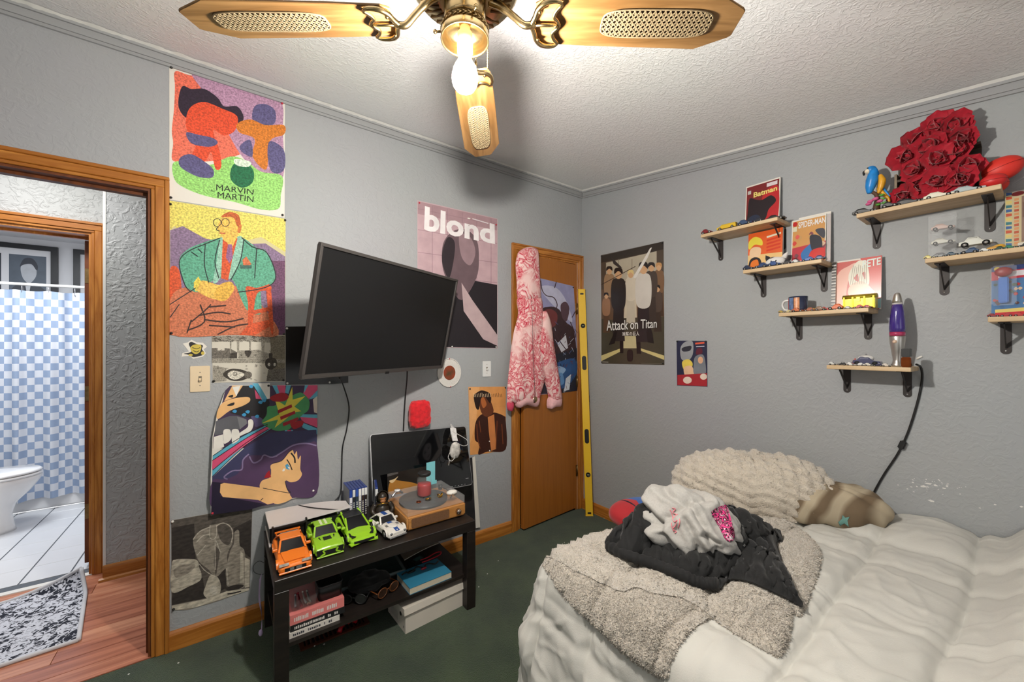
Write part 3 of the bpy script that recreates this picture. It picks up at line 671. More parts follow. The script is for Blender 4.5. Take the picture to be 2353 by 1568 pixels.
# ---- monitor leaning against the wall
MW, MH = .615, .37; MM = eul((.9576, 2.2031, .6662), -18.77, 2.2, -.72)
mon = T('monitor', 'large silver-edged black monitor leaning against the wall behind the turntable', 'monitor'); mon.matrix_basis = MM
ALU = mat('aluminium', rgb(196, 196, 198), .35, .9); GLS = mat('monitor_glass', rgb(14, 14, 16), .04, spec=.5, ior=1.75)
def rrect(w, h, r, n=5):
    out = []
    for cx, cy, a in ((w / 2 - r, h / 2 - r, 0), (-w / 2 + r, h / 2 - r, 90), (-w / 2 + r, -h / 2 + r, 180), (w / 2 - r, -h / 2 + r, 270)):
        for k in range(n + 1): t = radians(a + 90 * k / n); out.append((cx + r * cos(t), cy + r * sin(t)))
    return out
obj('case', M().prism([(x, .002, z) for x, z in rrect(MW, MH, .018)], (0, .016, 0)), ALU, mon)
obj('glass', M().prism([(x, -.001, z) for x, z in rrect(MW - .008, MH - .008, .015)], (0, .003, 0)), GLS, mon)
obj('display_panel', M().bx(-MW / 2 + .028, MW / 2 - .028, -.0016, -.001, -MH / 2 + .03, MH / 2 - .03), mat('monitor_panel', rgb(9, 9, 11), .03, ior=1.8), mon)
m = M()
for k in range(5): m.bx(.16 + .022 * k, .168 + .022 * k, -.0018, -.001, -MH / 2 + .010, -MH / 2 + .012)
m.bx(.262, .282, -.0018, -.001, -MH / 2 + .042, -MH / 2 + .045); obj('bezel_icons', m, mat('icon_grey', rgb(170, 170, 172), .5), mon)['kind'] = 'stuff'
# red knitted pouch hanging over the top edge
e = T('red_rosette_cushion', 'small fluffy red cushion perched on the top edge of the monitor', 'cushion', (.948, 2.240, .858))
def redp(a, b):
    t = 2 * pi * a; q = pi * b; r_ = (sin(q) ** .45); x = .068 * r_ * math.copysign(abs(cos(t)) ** .55, cos(t)); y = .026 * r_ * math.copysign(abs(sin(t)) ** .7, sin(t)); z = .085 - .082 * math.copysign(abs(cos(q)) ** .55, cos(q))
    p = Vector((x, y, z)); n = Vector((x * 3, y * 20, (z - .085) * 2)).normalized(); w = 55
    d = noise.noise(p * w) * .006 + abs(noise.noise(p * 110)) * .005; return p + n * d
obj('cover', M().grid(redp, 60, 44), mat('red_fleece', rgb(214, 22, 34), .85, var=.2, vscale=60, sheen=.4), e, fixn=True)
# drawstring pouch hanging over the monitor's right corner
e = T('patterned_pouch', 'pale crumpled drawstring pouch hanging over the right corner of the monitor', 'pouch', tuple(LW(1047, 1058, 2.15)))
PCH = mat('pouch_silver', rgb(196, 192, 186), .5, var=.45, vscale=55, bump=.6, bscale=50)
pc = LW(1046, 1035, 2.150); pr = Vector((SX, -CXA, 0)); 
m = M().sph(pc, (.036, .016, .052), 20, 14)
for i, p in enumerate(m.v): d = p - pc; m.v[i] = p + d.normalized() * (.006 * noise.noise(p * 60))
obj('pouch_body', m, PCH, e, world=True)
m = M(); top = LW(1041, 984, 2.235)
ns = [LW(1046, 1014, 2.150), LW(1043, 1000, 2.178), LW(1041, 985, 2.212), LW(1040, 980, 2.262)]
for i in range(3): m.bar(ns[i], ns[i + 1] + (ns[i + 1] - ns[i]) * .06, .040 - .006 * (i == 0), .006, (0, -1, .3))
obj('pouch_neck', m, mat('pouch_cloth', rgb(222, 220, 218), .7, var=.12, vscale=40), e, world=True)
CORD = mat('cord_grey', rgb(205, 203, 200), .6)
obj('drawstring', M().tube(spline([LW(1040, 992, 2.19), LW(1062, 1004, 2.165), LW(1073, 1012, 2.163), LW(1074, 1022, 2.160), LW(1064, 1025, 2.150), LW(1050, 1018, 2.140)], 8), .0022, 6), CORD, e, world=True)
obj('drawstring', M().tube(spline([LW(1034, 1040, 2.140), LW(1030, 1052, 2.135), LW(1036, 1060, 2.133), LW(1043, 1055, 2.130), LW(1045, 1046, 2.130)], 8), .0022, 6).tube(spline([LW(1032, 1054, 2.132), LW(1032, 1062, 2.131), LW(1031, 1070, 2.132)], 4), .002, 6), CORD, e, world=True)

# ---- turntable
TT = wood('turntable_veneer', rgb(168, 112, 54), rgb(196, 140, 78), 3, 'X', .4, 14, 3); CLEAR = mat('clear_acrylic', (.86, .88, .90, 1), .05, alpha=.09, spec=.6)
GRILL = mat('speaker_cloth', rgb(112, 78, 50), .9, var=.18, vscale=260)
t0, t1, u0, u1, tz = .708, 1.032, 1.828, 2.122, TZ
tt = T('turntable', 'wooden record player with a clear lid on the right half of the black table', 'record player', ((t0 + t1) / 2, (u0 + u1) / 2, TZ))
obj('body', M().bx(t0, t1, u0, u1, TZ + .004, TZ + .072), TT, tt, world=True, bevel=.008, seg=3)
obj('speaker_grille', M().prism([(.832 + x, u0 - .0012, TZ + .037 + z) for x, z in rrect(.205, .046, .008)], (0, .002, 0)), GRILL, tt, world=True)
kn = M().lathe([(.0, .020), (.010, .019), (.0135, .014), (.0145, 0)], (0, 0, 0), 20); kn.xf(Matrix.Translation((.985, u0, TZ + .036)) @ Matrix.Rotation(pi / 2, 4, 'X'))
obj('volume_knob', kn, mat('knob_chrome', rgb(190, 176, 165), .15, 1), tt, world=True)
pk = M().cyl((.86, 1.985, TZ + .0725), (.86, 1.985, TZ + .084), .128, n=48); pl = obj('platter', pk, mat('platter_black', rgb(20, 20, 20), .35), tt, world=True)
obj('spindle', M().cyl((.86, 1.985, TZ + .084), (.86, 1.985, TZ + .096), .003, n=8), ALU, pl, world=True)
arm = M().tube(spline([(1.005, 2.08, TZ + .09), (1.008, 1.99, TZ + .093), (.995, 1.92, TZ + .091), (.975, 1.89, TZ + .088)], 6), .0035, 8).cyl((1.005, 2.08, TZ + .072), (1.005, 2.08, TZ + .098), .012, n=14)
obj('tonearm', arm, mat('arm_black', rgb(40, 40, 42), .3, .4), tt, world=True)
def hollow_lid(x0, x1, y0, y1, z0, z1, t):
    m = M().bx(x0, x1, y0, y1, z1 - t, z1); m.bx(x0, x0 + t, y0, y1, z0, z1 - t).bx(x1 - t, x1, y0, y1, z0, z1 - t).bx(x0 + t, x1 - t, y0, y0 + t, z0, z1 - t).bx(x0 + t, x1 - t, y1 - t, y1, z0, z1 - t); return m
LZ = TZ + .110
obj('dust_cover', hollow_lid(t0 + .004, t1 - .004, u0 + .004, u1 - .004, TZ + .073, LZ, .003), CLEAR, tt, world=True)
# ---- what lies on the turntable lid
GLASSJ = mat('jar_glass', (.86, .92, .90, 1), .04, alpha=.05, spec=.6); WAX = mat('candle_red_wax', rgb(168, 6, 22), .35, var=.08, vscale=20)
jp = FZ(975, 1140, LZ); e = T('jar_candle', 'red candle in a clear glass jar with a dark lid on the record player', 'candle', tuple(jp))
GL = [(.030, .0), (.036, .003), (.0385, .010), (.0385, .088), (.036, .098), (.031, .105), (.031, .112), (.0325, .114)]
obj('jar', M().lathe(GL + [(.0295, .114), (.0285, .104), (.0335, .097), (.036, .087), (.036, .012), (.033, .006), (.0, .005)], (0, 0, 0), 32), GLASSJ, e, fixn=True)
obj('wax', M().lathe([(.0, .006), (.033, .007), (.0355, .014), (.0355, .058), (.034, .068), (.022, .072), (.0, .070)], (0, 0, 0), 28), WAX, e)
obj('lid', M().lathe([(.0285, .108), (.034, .112), (.0345, .124), (.032, .127), (.0, .127)], (0, 0, 0), 28), mat('jar_lid_dark', rgb(38, 38, 38), .4), e)
ep = FZ(1038, 1137, LZ); e = T('earbud_case', 'small white rounded earbud case on the record player lid', 'earbud case', tuple(ep))
obj('case', M().sph((0, 0, .0125), (.030, .0225, .0125), 24, 12), mat('gloss_white', rgb(238, 234, 226), .2, coat=.5), e); obj('latch_light', M().sph((-.006, -.0222, .011), (.003, .001, .002), 8, 4), BLK, e)
def torus(c, R_, r_, rot=None, n=20, k=8, mi=0):
    return [(c, R_, r_)]
GOLD = mat('gold', rgb(200, 160, 70), .25, 1)
def ringm(c, R_, r_, nrm=(0, 0, 1), n=18):
    nrm = Vector(nrm).normalized(); a = nrm.orthogonal().normalized(); b = nrm.cross(a)
    return M().tube([Vector(c) + (a * cos(2 * pi * k / n) + b * sin(2 * pi * k / n)) * R_ for k in range(n)], r_, 6, closed=True)
for (u, v, lab, nn) in ((984, 1150, 'chunky gold ring lying in front of the jar candle', (0, .3, 1)), (1012, 1143, 'pair of linked gold rings to the right of the jar candle', (.5, .2, .6)), (962, 1155, 'tarnished coppery ring lying left of the gold rings', (0, 0, 1))):
    p = FZ(u, v, LZ); e = T('ring', lab, 'ring', tuple(p), 0, 'rings on the record player')
    cu = GOLD if 'copper' not in lab else mat('copper', rgb(150, 84, 56), .35, 1)
    if 'chunky' in lab: obj('band', ringm((0, 0, .008), .012, .004, nn), cu, e); obj('stone', M().sph((0, -.013, .010), (.006, .005, .005), 8, 6), BLK, e)
    elif 'pair' in lab: obj('band', ringm((-.008, 0, .009), .010, .003, (1, .3, .4)), cu, e); obj('band', ringm((.008, .003, .009), .010, .003, (-1, .3, .4)), cu, e)
    else: obj('band', ringm((0, 0, .003), .010, .003), cu, e)
p = FZ(913, 1139, LZ); e = T('wristwatch', 'silver wristwatch lying at the back left of the record player lid', 'watch', tuple(p), .4)
obj('strap', M().tube(spline([(-.035, 0, .004), (-.02, 0, .016), (0, 0, .022), (.02, 0, .016), (.035, 0, .004)], 4), .006, 8), mat('steel_bright', rgb(220, 220, 222), .25, .9), e); obj('dial', M().cyl((0, 0, .024), (0, 0, .031), .015, n=18), mat('dial_white', rgb(238, 238, 240), .3), e)
# blue note card and album sleeve standing behind
p = LW(1003, 1125, 2.10)
e = T('blue_card', 'light blue paper card propped upright behind the jar candle', 'card', (.955, 2.100, LZ), radians(4))
obj('sheet', M().bx(-.028, .028, 0, .0008, .0, .125).bx(-.028, .028, -.018, -.0172, .0, .02), mat('cyan_paper', rgb(130, 206, 214), .7), e)
e = T('record_sleeve', 'dark glossy record sleeve with an amber curve, standing behind the record player', 'record sleeve', (.772, 2.128, TZ), radians(0))
obj('sleeve', M().bx(-.060, .18, 0, .004, 0, .205), mat('sleeve_black', rgb(40, 36, 33), .15), e)
a = Art(lambda x, y: e.location + Vector((x, 0, y)), (0, -1, 0), .0003, 5e-5)
a.poly([(-.060, 0), (.18, 0), (.18, .07), (-.060, .095)], rgb(150, 150, 156)); a.blob([(-.055, .10), (-.02, .085), (.06, .075), (.16, .05), (.17, .08), (.09, .125), (.02, .15), (-.04, .165)], rgb(176, 122, 52)); a.blob([(-.05, .165), (-.02, .17), (.0, .18), (-.03, .15)], rgb(228, 200, 150)); a.poly([(-.06, .19), (.0, .195), (.0, .205), (-.06, .205)], rgb(90, 86, 84))
a.build('cover_print', GLOSS, e)
# ---- dark figurine of a seated ape
BRZ = mat('figurine_dark_brown', rgb(44, 36, 28), .35, var=.2, vscale=30); TAN = mat('figurine_tan', rgb(150, 98, 58), .45)
e = T('ape_figurine', 'dark seated ape figurine in a hooded coat between the game cases and record player', 'figurine', (.652, 2.030, TZ + .001), radians(-10)); 
def sk(path, rad, n=10): return M().tube(spline(path, 4), [rad[0] + (rad[-1] - rad[0]) * i / (4 * (len(path) - 1)) for i in range(4 * (len(path) - 1) + 1)], n)
m = M().sph((0, 0, .045), (.040, .036, .052), 16, 12); m.sph((0, .004, .078), (.034, .030, .034), 14, 10); obj('torso', m, BRZ, e)
m = M().sph((0, -.008, .122), (.025, .027, .029), 16, 12); hd = obj('head', m, BRZ, e)
m = M().sph((0, -.030, .112), (.014, .012, .011), 12, 8).sph((0, -.026, .124), (.017, .010, .009), 12, 8); obj('face', m, TAN, hd)
obj('hood', M().grid(lambda a, b: Vector((0, -.006, .122)) + Vector((.032 * sin(pi * b) * cos(-.3 + (pi + .6) * a), .034 * sin(pi * b) * sin(-.3 + (pi + .6) * a), .035 * cos(pi * b))), 16, 12), BRZ, hd)
for s_ in (-1, 1):
    obj('arm', sk([(s_ * .034, 0, .088), (s_ * .050, -.012, .060), (s_ * .030, -.036, .042), (s_ * .008, -.044, .046)], (.014, .009)), BRZ, e)
    obj('leg', sk([(s_ * .022, -.005, .022), (s_ * .044, -.036, .032), (s_ * .040, -.052, .010), (s_ * .034, -.064, .005)], (.018, .009)), BRZ, e)
    obj('hand', M().sph((s_ * .007, -.047, .046), (.009, .008, .008), 8, 6), TAN, e)
obj('gold_chain', ringm((0, -.018, .088), .026, .0022, (0, .55, .8)), GOLD, e)
# white-edged dark print standing on the floor behind the table's right end
q = [LW(1036, 1062, 2.286), LW(1088, 1051, 2.286), LW(1100, 1214, 2.286), LW(1042, 1225, 2.286)]
e = T('rolled_print', 'dark print with a white edge leaning on the wall behind the table end', 'print', tuple(q[3]))
obj('print_sheet', M().prism(q, (0, -.001, 0)), mat('print_dark', rgb(30, 30, 33), .5, col2=rgb(54, 50, 52), vscale=14), e, world=True)
obj('white_edge', M().prism([LW(1085, 1052, 2.282), LW(1091, 1049, 2.282), LW(1103, 1212, 2.282), LW(1093, 1214, 2.282)], (0, -.003, 0)), PAPER, e, world=True)

# portrait picture on the right wall behind the camera: what the leaning monitor mirrors
def mirror_hit(u, v):
    n = (MM.to_3x3() @ Vector((0, -1, 0))).normalized(); p0 = MM.translation; d = ray(u, v); c = Vector((0, 0, HC)); s_ = (p0 - c).dot(n) / d.dot(n); p = c + d * s_; d = d.normalized(); r_ = d - 2 * d.dot(n) * n; t = (XR - p.x) / r_.x; return p + r_ * t
PQ = [mirror_hit(*q) for q in ((914, 990), (996, 985), (996, 1050), (914, 1062))]; zs = [p.z for p in PQ]; ys = [p.y for p in PQ]
fy0, fy1, fz0, fz1 = max(min(ys), -1.5), max(ys), min(zs), min(max(zs), 2.15)
e = T('portrait_frame', 'framed portrait of a dark-haired woman on the wall, mirrored in the leaning monitor', 'picture frame', (XR, (fy0 + fy1) / 2, fz0 - .06)); b_ = .09
obj('mat_board', M().bx(XR - .012, XR - .002, fy0 - b_, fy1 + b_, fz0 - b_, min(fz1 + b_, cz(fy0) - .1)), mat('portrait_mat', rgb(170, 160, 156), .7), e, world=True)
a = Art(lambda x, y: Vector((XR - .012, fy0 + (fy1 - fy0) * x, fz1 - (fz1 - fz0) * y)), (-1, 0, 0), .0008, 1e-4); a.poly([(0, 0), (1, 0), (1, 1), (0, 1)], rgb(20, 22, 34)); a.blob([(.2, .05), (.5, -.0), (.8, .05), (.92, .6), (.9, 1), (.1, 1), (.08, .6)], rgb(14, 13, 16)); a.blob([(.28, .3), (.5, .1), (.72, .3), (.72, .58), (.6, .85), (.5, .92), (.4, .85), (.28, .58)], rgb(150, 144, 146)); a.ell(.40, .42, .06, .03, rgb(30, 28, 34)); a.ell(.61, .42, .06, .03, rgb(30, 28, 34)); a.blob([(.42, .72), (.5, .70), (.59, .72), (.5, .77)], rgb(96, 70, 76)); a.line([(.34, .34), (.45, .34)], .02, rgb(40, 36, 40), 0); a.line([(.56, .34), (.67, .33)], .02, rgb(40, 36, 40), 0); a.build('portrait', PRINT, e)
# ================================================================== POSTERS AND DRAWINGS
NL = Vector((0, -1, 0)); NR = Vector((-1, 0, 0))
def offL(d): return lambda u, v: LW(u, v) + NL * d
def offR(d): return lambda u, v: RW(u, v) + NR * d
W_ = rgb(232, 228, 220); K_ = rgb(24, 20, 24)
def poster(name, label, cat, px, fn, nrm, mt, pins=(), thick=.0006):
    return sheet(name, label, cat, [fn(*p) for p in px], nrm, mt, [(fn(*p), m_) for p, m_ in pins], thick)
# --- 1: bright painted poster at the top left (plain colour masses instead of its characters)
f = offL(.001); e = poster('poster', 'painted poster in red, mauve and green by the ceiling over the seated man drawing', 'poster', [(389, 149), (654.6, 234.6), (653.8, 501), (389, 459)], f, NL, PAPER, [((394, 157), PINB), ((648, 239), PINR), ((393, 455), PINB), ((649, 495), PINB)])
a = Art(f, NL, .0008)
a.blob([(402, 165), (430, 172), (462, 182), (490, 220), (530, 290), (560, 345), (520, 365), (470, 372), (425, 372), (396, 368), (398, 330), (395, 300), (400, 250), (402, 200)], rgb(232, 112, 88))
a.blob([(440, 170), (480, 180), (560, 205), (630, 228), (650, 245), (650, 300), (650, 410), (610, 402), (560, 365), (520, 300), (470, 215)], rgb(178, 138, 166))
a.blob([(398, 375), (430, 372), (480, 380), (530, 360), (565, 370), (600, 395), (648, 405), (645, 450), (640, 480), (600, 482), (540, 465), (470, 450), (420, 430), (400, 410)], rgb(150, 208, 112))
OR, PU, NV = rgb(222, 78, 44), rgb(92, 86, 128), rgb(44, 30, 48)
a.blob([(418, 200), (440, 205), (470, 205), (500, 225), (515, 245), (545, 245), (560, 270), (548, 285), (520, 265), (480, 255), (450, 250), (430, 272), (410, 245)], NV)
a.blob([(440, 245), (470, 235), (510, 250), (545, 268), (540, 300), (515, 312), (490, 300), (505, 350), (508, 385), (495, 388), (485, 350), (470, 372), (440, 365), (450, 330), (430, 300), (428, 270)], OR)
a.blob([(428, 305), (455, 310), (490, 318), (500, 330), (480, 338), (440, 330)], PU); a.blob([(415, 362), (440, 355), (470, 372), (490, 390), (488, 408), (460, 408), (430, 395), (412, 380)], PU)
a.blob([(585, 245), (610, 240), (632, 255), (630, 285), (600, 290), (580, 275)], PU); a.blob([(545, 285), (575, 275), (610, 288), (652, 288), (652, 310), (620, 325), (612, 390), (580, 360), (585, 320), (550, 305)], rgb(206, 120, 40)); a.blob([(620, 325), (652, 345), (652, 392), (625, 396), (615, 360)], PU); a.blob([(552, 335), (575, 322), (580, 360), (556, 350)], PU)
a.blob([(535, 380), (560, 372), (582, 392), (580, 420), (555, 432), (530, 412)], rgb(26, 104, 66)); a.blob([(540, 366), (575, 372), (570, 384), (543, 380)], rgb(214, 232, 210))
a.text('MARVIN', [(497, 424), (583, 436), (582, 448), (497, 438)], K_); a.text('the', [(481, 435), (494, 437), (494, 442), (481, 440)], K_); a.text('MARTIN', [(500, 441), (583, 452), (582, 465), (500, 455)], K_)
a.build('artwork', CRAYON, e)
# --- 2: seated man in a green jacket (crayon drawing)
f = offL(.002); e = poster('crayon_drawing', 'crayon drawing of a seated man in a green jacket beside the doorway', 'drawing', [(389.4, 461), (656, 503), (655, 771), (391, 768.5)], f, NL, mat('paper_yellowish', rgb(206, 196, 150), .8), [((392, 470), PINB), ((655, 507), PINB), ((394, 766), PINB), ((652, 768), PINB)])
a = Art(f, NL, .0008)
a.poly([(390, 462), (656, 504), (656, 580), (600, 545), (540, 560), (470, 550), (430, 540), (400, 520), (391, 530)], rgb(222, 208, 104))
a.poly([(391, 530), (420, 520), (470, 548), (540, 562), (610, 560), (655, 590), (655, 770), (391, 768)], rgb(134, 112, 140)); a.poly([(600, 600), (655, 600), (655, 770), (625, 770)], rgb(104, 66, 96))
JK, JL, SK, RD, BR = rgb(92, 162, 134), rgb(146, 192, 172), rgb(232, 186, 88), rgb(206, 84, 44), rgb(196, 114, 80)
a.blob([(391, 618), (412, 622), (418, 690), (408, 700), (391, 690)], RD); a.blob([(391, 690), (430, 660), (560, 660), (600, 700), (640, 770), (540, 770), (391, 769)], BR)
a.blob([(412, 600), (430, 575), (462, 560), (510, 546), (555, 546), (590, 570), (612, 578), (632, 625), (628, 650), (600, 665), (600, 720), (570, 715), (555, 690), (530, 640), (480, 650), (455, 672), (425, 655)], JK)
a.blob([(505, 552), (515, 548), (516, 590), (505, 640), (490, 650), (498, 600)], JL); a.blob([(545, 546), (560, 552), (550, 600), (530, 640), (524, 630), (536, 590)], JL)
a.poly([(512, 550), (546, 548), (535, 590), (524, 645), (508, 640)], RD); a.poly([(520, 552), (542, 550), (530, 580)], SK); a.poly([(524, 562), (533, 562), (535, 592), (527, 606), (519, 592)], rgb(150, 98, 140))
a.blob([(508, 505), (530, 492), (548, 505), (548, 535), (538, 556), (518, 556), (505, 535), (500, 522)], SK); a.blob([(508, 500), (525, 488), (548, 495), (553, 520), (545, 520), (535, 500)], rgb(186, 92, 44)); a.blob([(548, 520), (555, 518), (552, 535), (546, 534)], rgb(206, 120, 60))
for c_ in ((499, 512), (518, 512)): a.line([(c_[0] + 9 * cos(2 * pi * k / 14), c_[1] + 9 * sin(2 * pi * k / 14)) for k in range(15)], 1.6, rgb(50, 40, 40), 0)
a.line([(502, 522), (497, 528), (505, 532)], 2, K_); a.line([(504, 536), (518, 537)], 2.4, rgb(190, 80, 60))
a.blob([(445, 660), (465, 645), (500, 655), (525, 660), (530, 680), (505, 690), (470, 680)], SK); a.blob([(505, 655), (530, 648), (538, 665), (520, 690), (500, 690), (492, 676)], rgb(222, 172, 70)); a.poly([(445, 650), (456, 636), (462, 648), (450, 672)], rgb(224, 200, 80))
a.blob([(565, 660), (590, 662), (618, 655), (622, 668), (590, 676), (580, 745), (570, 748), (570, 700)], RD); a.blob([(612, 668), (622, 662), (628, 758), (622, 760)], RD); a.poly([(575, 715), (622, 705), (622, 715), (578, 724)], RD); a.poly([(550, 770), (572, 745), (620, 735), (630, 745), (585, 771)], RD)
a.poly([(557, 598), (566, 590), (578, 608), (560, 616)], rgb(200, 110, 70)); a.poly([(552, 610), (578, 610), (578, 618), (552, 618)], rgb(60, 100, 90))
for l in ([(505, 548), (470, 562), (430, 580), (412, 605), (425, 655), (440, 672)], [(555, 546), (580, 568), (612, 580), (632, 625), (628, 650), (600, 664), (545, 672)], [(472, 560), (470, 610), (480, 650)], [(505, 552), (494, 600), (503, 640)], [(560, 552), (552, 600), (530, 645)], [(590, 570), (585, 640)], [(440, 580), (455, 590)], [(455, 572), (465, 582)], [(391, 700), (430, 675), (450, 662)], [(412, 700), (391, 730)]): a.line(l, 2.2, rgb(36, 40, 44))
for l in ([(440, 740), (470, 715), (485, 700)], [(460, 725), (500, 718), (530, 722)], [(470, 735), (520, 740), (560, 732)], [(480, 748), (540, 752)], [(460, 700), (470, 740), (430, 760)], [(500, 769), (540, 750), (570, 745)], [(430, 765), (440, 735)], [(480, 706), (520, 702)]): a.line(l, 3.0, rgb(52, 32, 28))
a.build('artwork', CRAYON, e)
# --- 3: small ink drawing
f = offL(.0015); e = poster('ink_drawing', 'small black and white ink drawing under the seated man, above the pop art poster', 'drawing', [(486.5, 771), (656, 771), (656, 877), (489, 880)], f, NL, mat('paper_cream', rgb(206, 200, 186), .8), [((491, 876), PINB), ((651, 874), PINB)])
a = Art(f, NL, .0009); G1, G2, G3 = rgb(150, 144, 132), rgb(108, 102, 94), rgb(66, 60, 54)
a.poly([(487, 772), (655, 772), (655, 786), (620, 788), (560, 784), (487, 786)], G1); a.poly([(487, 800), (500, 800), (500, 806), (516, 806), (516, 800), (530, 802), (545, 810), (545, 824), (487, 824)], G2); a.poly([(530, 812), (545, 810), (545, 824), (528, 824)], G3)
for x0, x1 in ((528, 532), (544, 550), (572, 577), (600, 608)): a.poly([(x0, 785), (x1, 785), (x1 - 1, 812), (x0 + 1, 812)], G1)
a.poly([(548, 806), (596, 804), (620, 814), (655, 806), (655, 826), (548, 824)], G1); a.blob([(562, 808), (570, 822), (578, 808)], G3); a.poly([(620, 772), (655, 772), (655, 876), (616, 876), (622, 800)], rgb(120, 112, 96))  # last polygon: the television's cast shadow put in as a darker strip
a.poly([(487, 824), (655, 826), (655, 834), (487, 834)], G1); a.poly([(489, 840), (520, 846), (520, 876), (490, 878)], G1); a.blob([(512, 860), (530, 848), (556, 850), (572, 858), (568, 870), (545, 876), (525, 872)], G3); a.blob([(523, 860), (535, 852), (555, 856), (562, 862), (545, 872), (530, 870)], rgb(214, 208, 194)); a.line([(540 + 5 * cos(t * .7), 860 + 4 * sin(t * .7)) for t in range(10)], 1.2, G3, 0)
a.ell(570, 862, 9, 8, G2); a.blob([(612, 826), (632, 824), (636, 840), (622, 850), (610, 842)], G3); a.ell(618, 838, 3, 4, rgb(200, 196, 184)); a.ell(631, 838, 3, 4, rgb(200, 196, 184)); a.poly([(618, 812), (626, 812), (626, 826), (618, 826)], G3); a.poly([(616, 850), (655, 846), (655, 876), (612, 876)], G2)
r = random.Random(9)
for _ in range(70): x, y = r.uniform(490, 650), r.uniform(774, 786); a.line([(x - 3, y), (x, y - 2), (x + 3, y)], .8, G3, 2)
for _ in range(90): x, y = r.uniform(490, 650), r.uniform(802, 874); a.line([(x, y), (x + r.uniform(2, 6), y + r.uniform(-3, 3))], .7, G3, 0)
a.build('artwork', INK, e)
# --- sticker (plain black and yellow shape)
f = offL(.0006); e = poster('wall_sticker', 'small black and yellow sticker with a white outline above the beige light switch', 'sticker', [(419, 812), (417, 820), (436, 818), (444, 825), (466, 820), (473, 812), (468, 803), (476, 797), (466, 788), (452, 787), (440, 781), (432, 787), (420, 790), (428, 800), (434, 808)], f, NL, PAPER)
a = Art(f, NL, .0008); a.blob([(422, 813), (434, 816), (445, 821), (464, 817), (470, 811), (464, 803), (466, 794), (452, 791), (440, 786), (434, 791), (440, 806), (434, 811)], K_); a.blob([(438, 798), (448, 792), (462, 794), (460, 808), (450, 814), (440, 808)], rgb(198, 176, 70)); a.ell(466, 812, 4, 4, rgb(198, 176, 70)); a.ell(438, 816, 5, 2.5, rgb(198, 176, 70)); a.line([(442, 799), (452, 802), (460, 799)], 1.4, K_); a.line([(444, 806), (452, 809), (458, 806)], 1.4, K_); a.build('artwork', PRINT, e)
# --- 4: black sheet behind the television
f = offL(.0012); poster('black_poster', 'plain black poster on the wall half hidden behind the television', 'poster', [(656, 751), (800, 749), (800, 880), (762, 883), (656, 885)], f, NL, mat('poster_black_gloss', rgb(16, 15, 15), .25, col2=rgb(34, 30, 28), vscale=5), [((659, 755), PINW), ((660, 881), PINW), ((757, 879), PINW)])
# --- 5: pop art painting, its left side standing off the wall
XR6, XL6 = LW(729, 884).x, LW(485, 1179).x
def f6(u, v):
    p = LW(u, v); return p + NL * (.003 + .030 * (XR6 - p.x) / (XR6 - XL6))
c3 = [f6(729, 884), f6(485, 1179), f6(727, 1135)]; n6 = (c3[1] - c3[0]).cross(c3[2] - c3[0]).normalized(); n6 = n6 if n6.y < 0 else -n6
P6 = [(528, 884.6), (729, 884.6), (728, 1000), (726.5, 1135), (485, 1179), (484.5, 1100), (489, 1001), (500, 945), (517.5, 897)]
e = poster('pop_art_painting', 'pop art painting of a crying woman with purple hair and rays, above the charcoal drawing', 'painting', P6, f6, n6, PAPER, [((616, 886), PINB), ((719, 1127), PINW), ((488.5, 1174), PINR)])
a = Art(f6, n6, .0009); def_ = lambda x, y: (480 + x / 3.732, 760 + y / 3.732)
def q(*pts): return [def_(x, y) for x, y in pts]
PB, CY, PK, GN, YE, RE, FL = rgb(66, 50, 92), rgb(92, 172, 198), rgb(212, 78, 118), rgb(72, 150, 92), rgb(222, 206, 70), rgb(160, 20, 34), rgb(232, 182, 122)
a.poly(q((180, 468), (930, 468), (925, 1000), (35, 1000), (40, 900), (140, 510)), rgb(62, 44, 74)); a.poly(q((200, 468), (330, 468), (240, 560), (130, 600)), FL); a.poly(q((290, 468), (470, 468), (520, 620), (470, 760), (330, 740), (180, 700), (230, 560)), K_)
a.blob(q((110, 620), (200, 580), (330, 565), (350, 600), (290, 640), (180, 680), (80, 750), (70, 700)), FL); a.poly(q((235, 560), (270, 470), (200, 480)), W_); a.blob(q((160, 630), (215, 610), (210, 635), (165, 640)), K_); a.blob(q((165, 560), (205, 545), (200, 570)), K_)
a.poly(q((120, 745), (180, 725), (240, 725), (300, 745), (330, 790), (260, 840), (50, 890), (60, 770)), rgb(92, 92, 98)); a.poly(q((240, 730), (320, 755), (325, 790), (265, 840)), rgb(120, 120, 124))
a.poly(q((380, 450), (520, 450), (520, 580), (450, 590)), W_); a.poly(q((370, 450), (420, 450), (500, 585), (455, 590)), CY); a.poly(q((390, 500), (450, 585), (400, 580)), PK)
a.poly(q((540, 468), (580, 468), (610, 560), (580, 545)), CY); a.poly(q((580, 468), (655, 468), (650, 560), (610, 560)), PK); a.poly(q((660, 468), (700, 468), (680, 540), (650, 530)), CY)
a.poly(q((825, 468), (930, 468), (930, 540), (840, 590), (800, 560)), PK); a.poly(q((820, 468), (850, 468), (810, 540)), CY); a.poly(q((930, 510), (930, 570), (850, 592)), CY); a.poly(q((890, 590), (928, 560), (928, 710), (900, 700)), rgb(212, 200, 186))
a.poly(q((790, 715), (928, 720), (928, 750), (780, 740)), CY); a.poly(q((780, 740), (928, 750), (928, 830), (800, 780)), PK); a.poly(q((795, 785), (928, 840), (928, 890), (800, 830)), CY)
a.poly(q((35, 1060), (280, 900), (500, 800), (540, 830), (300, 980), (30, 1240)), CY); a.poly(q((32, 1100), (300, 925), (500, 815), (510, 835), (330, 960), (28, 1180)), PK)
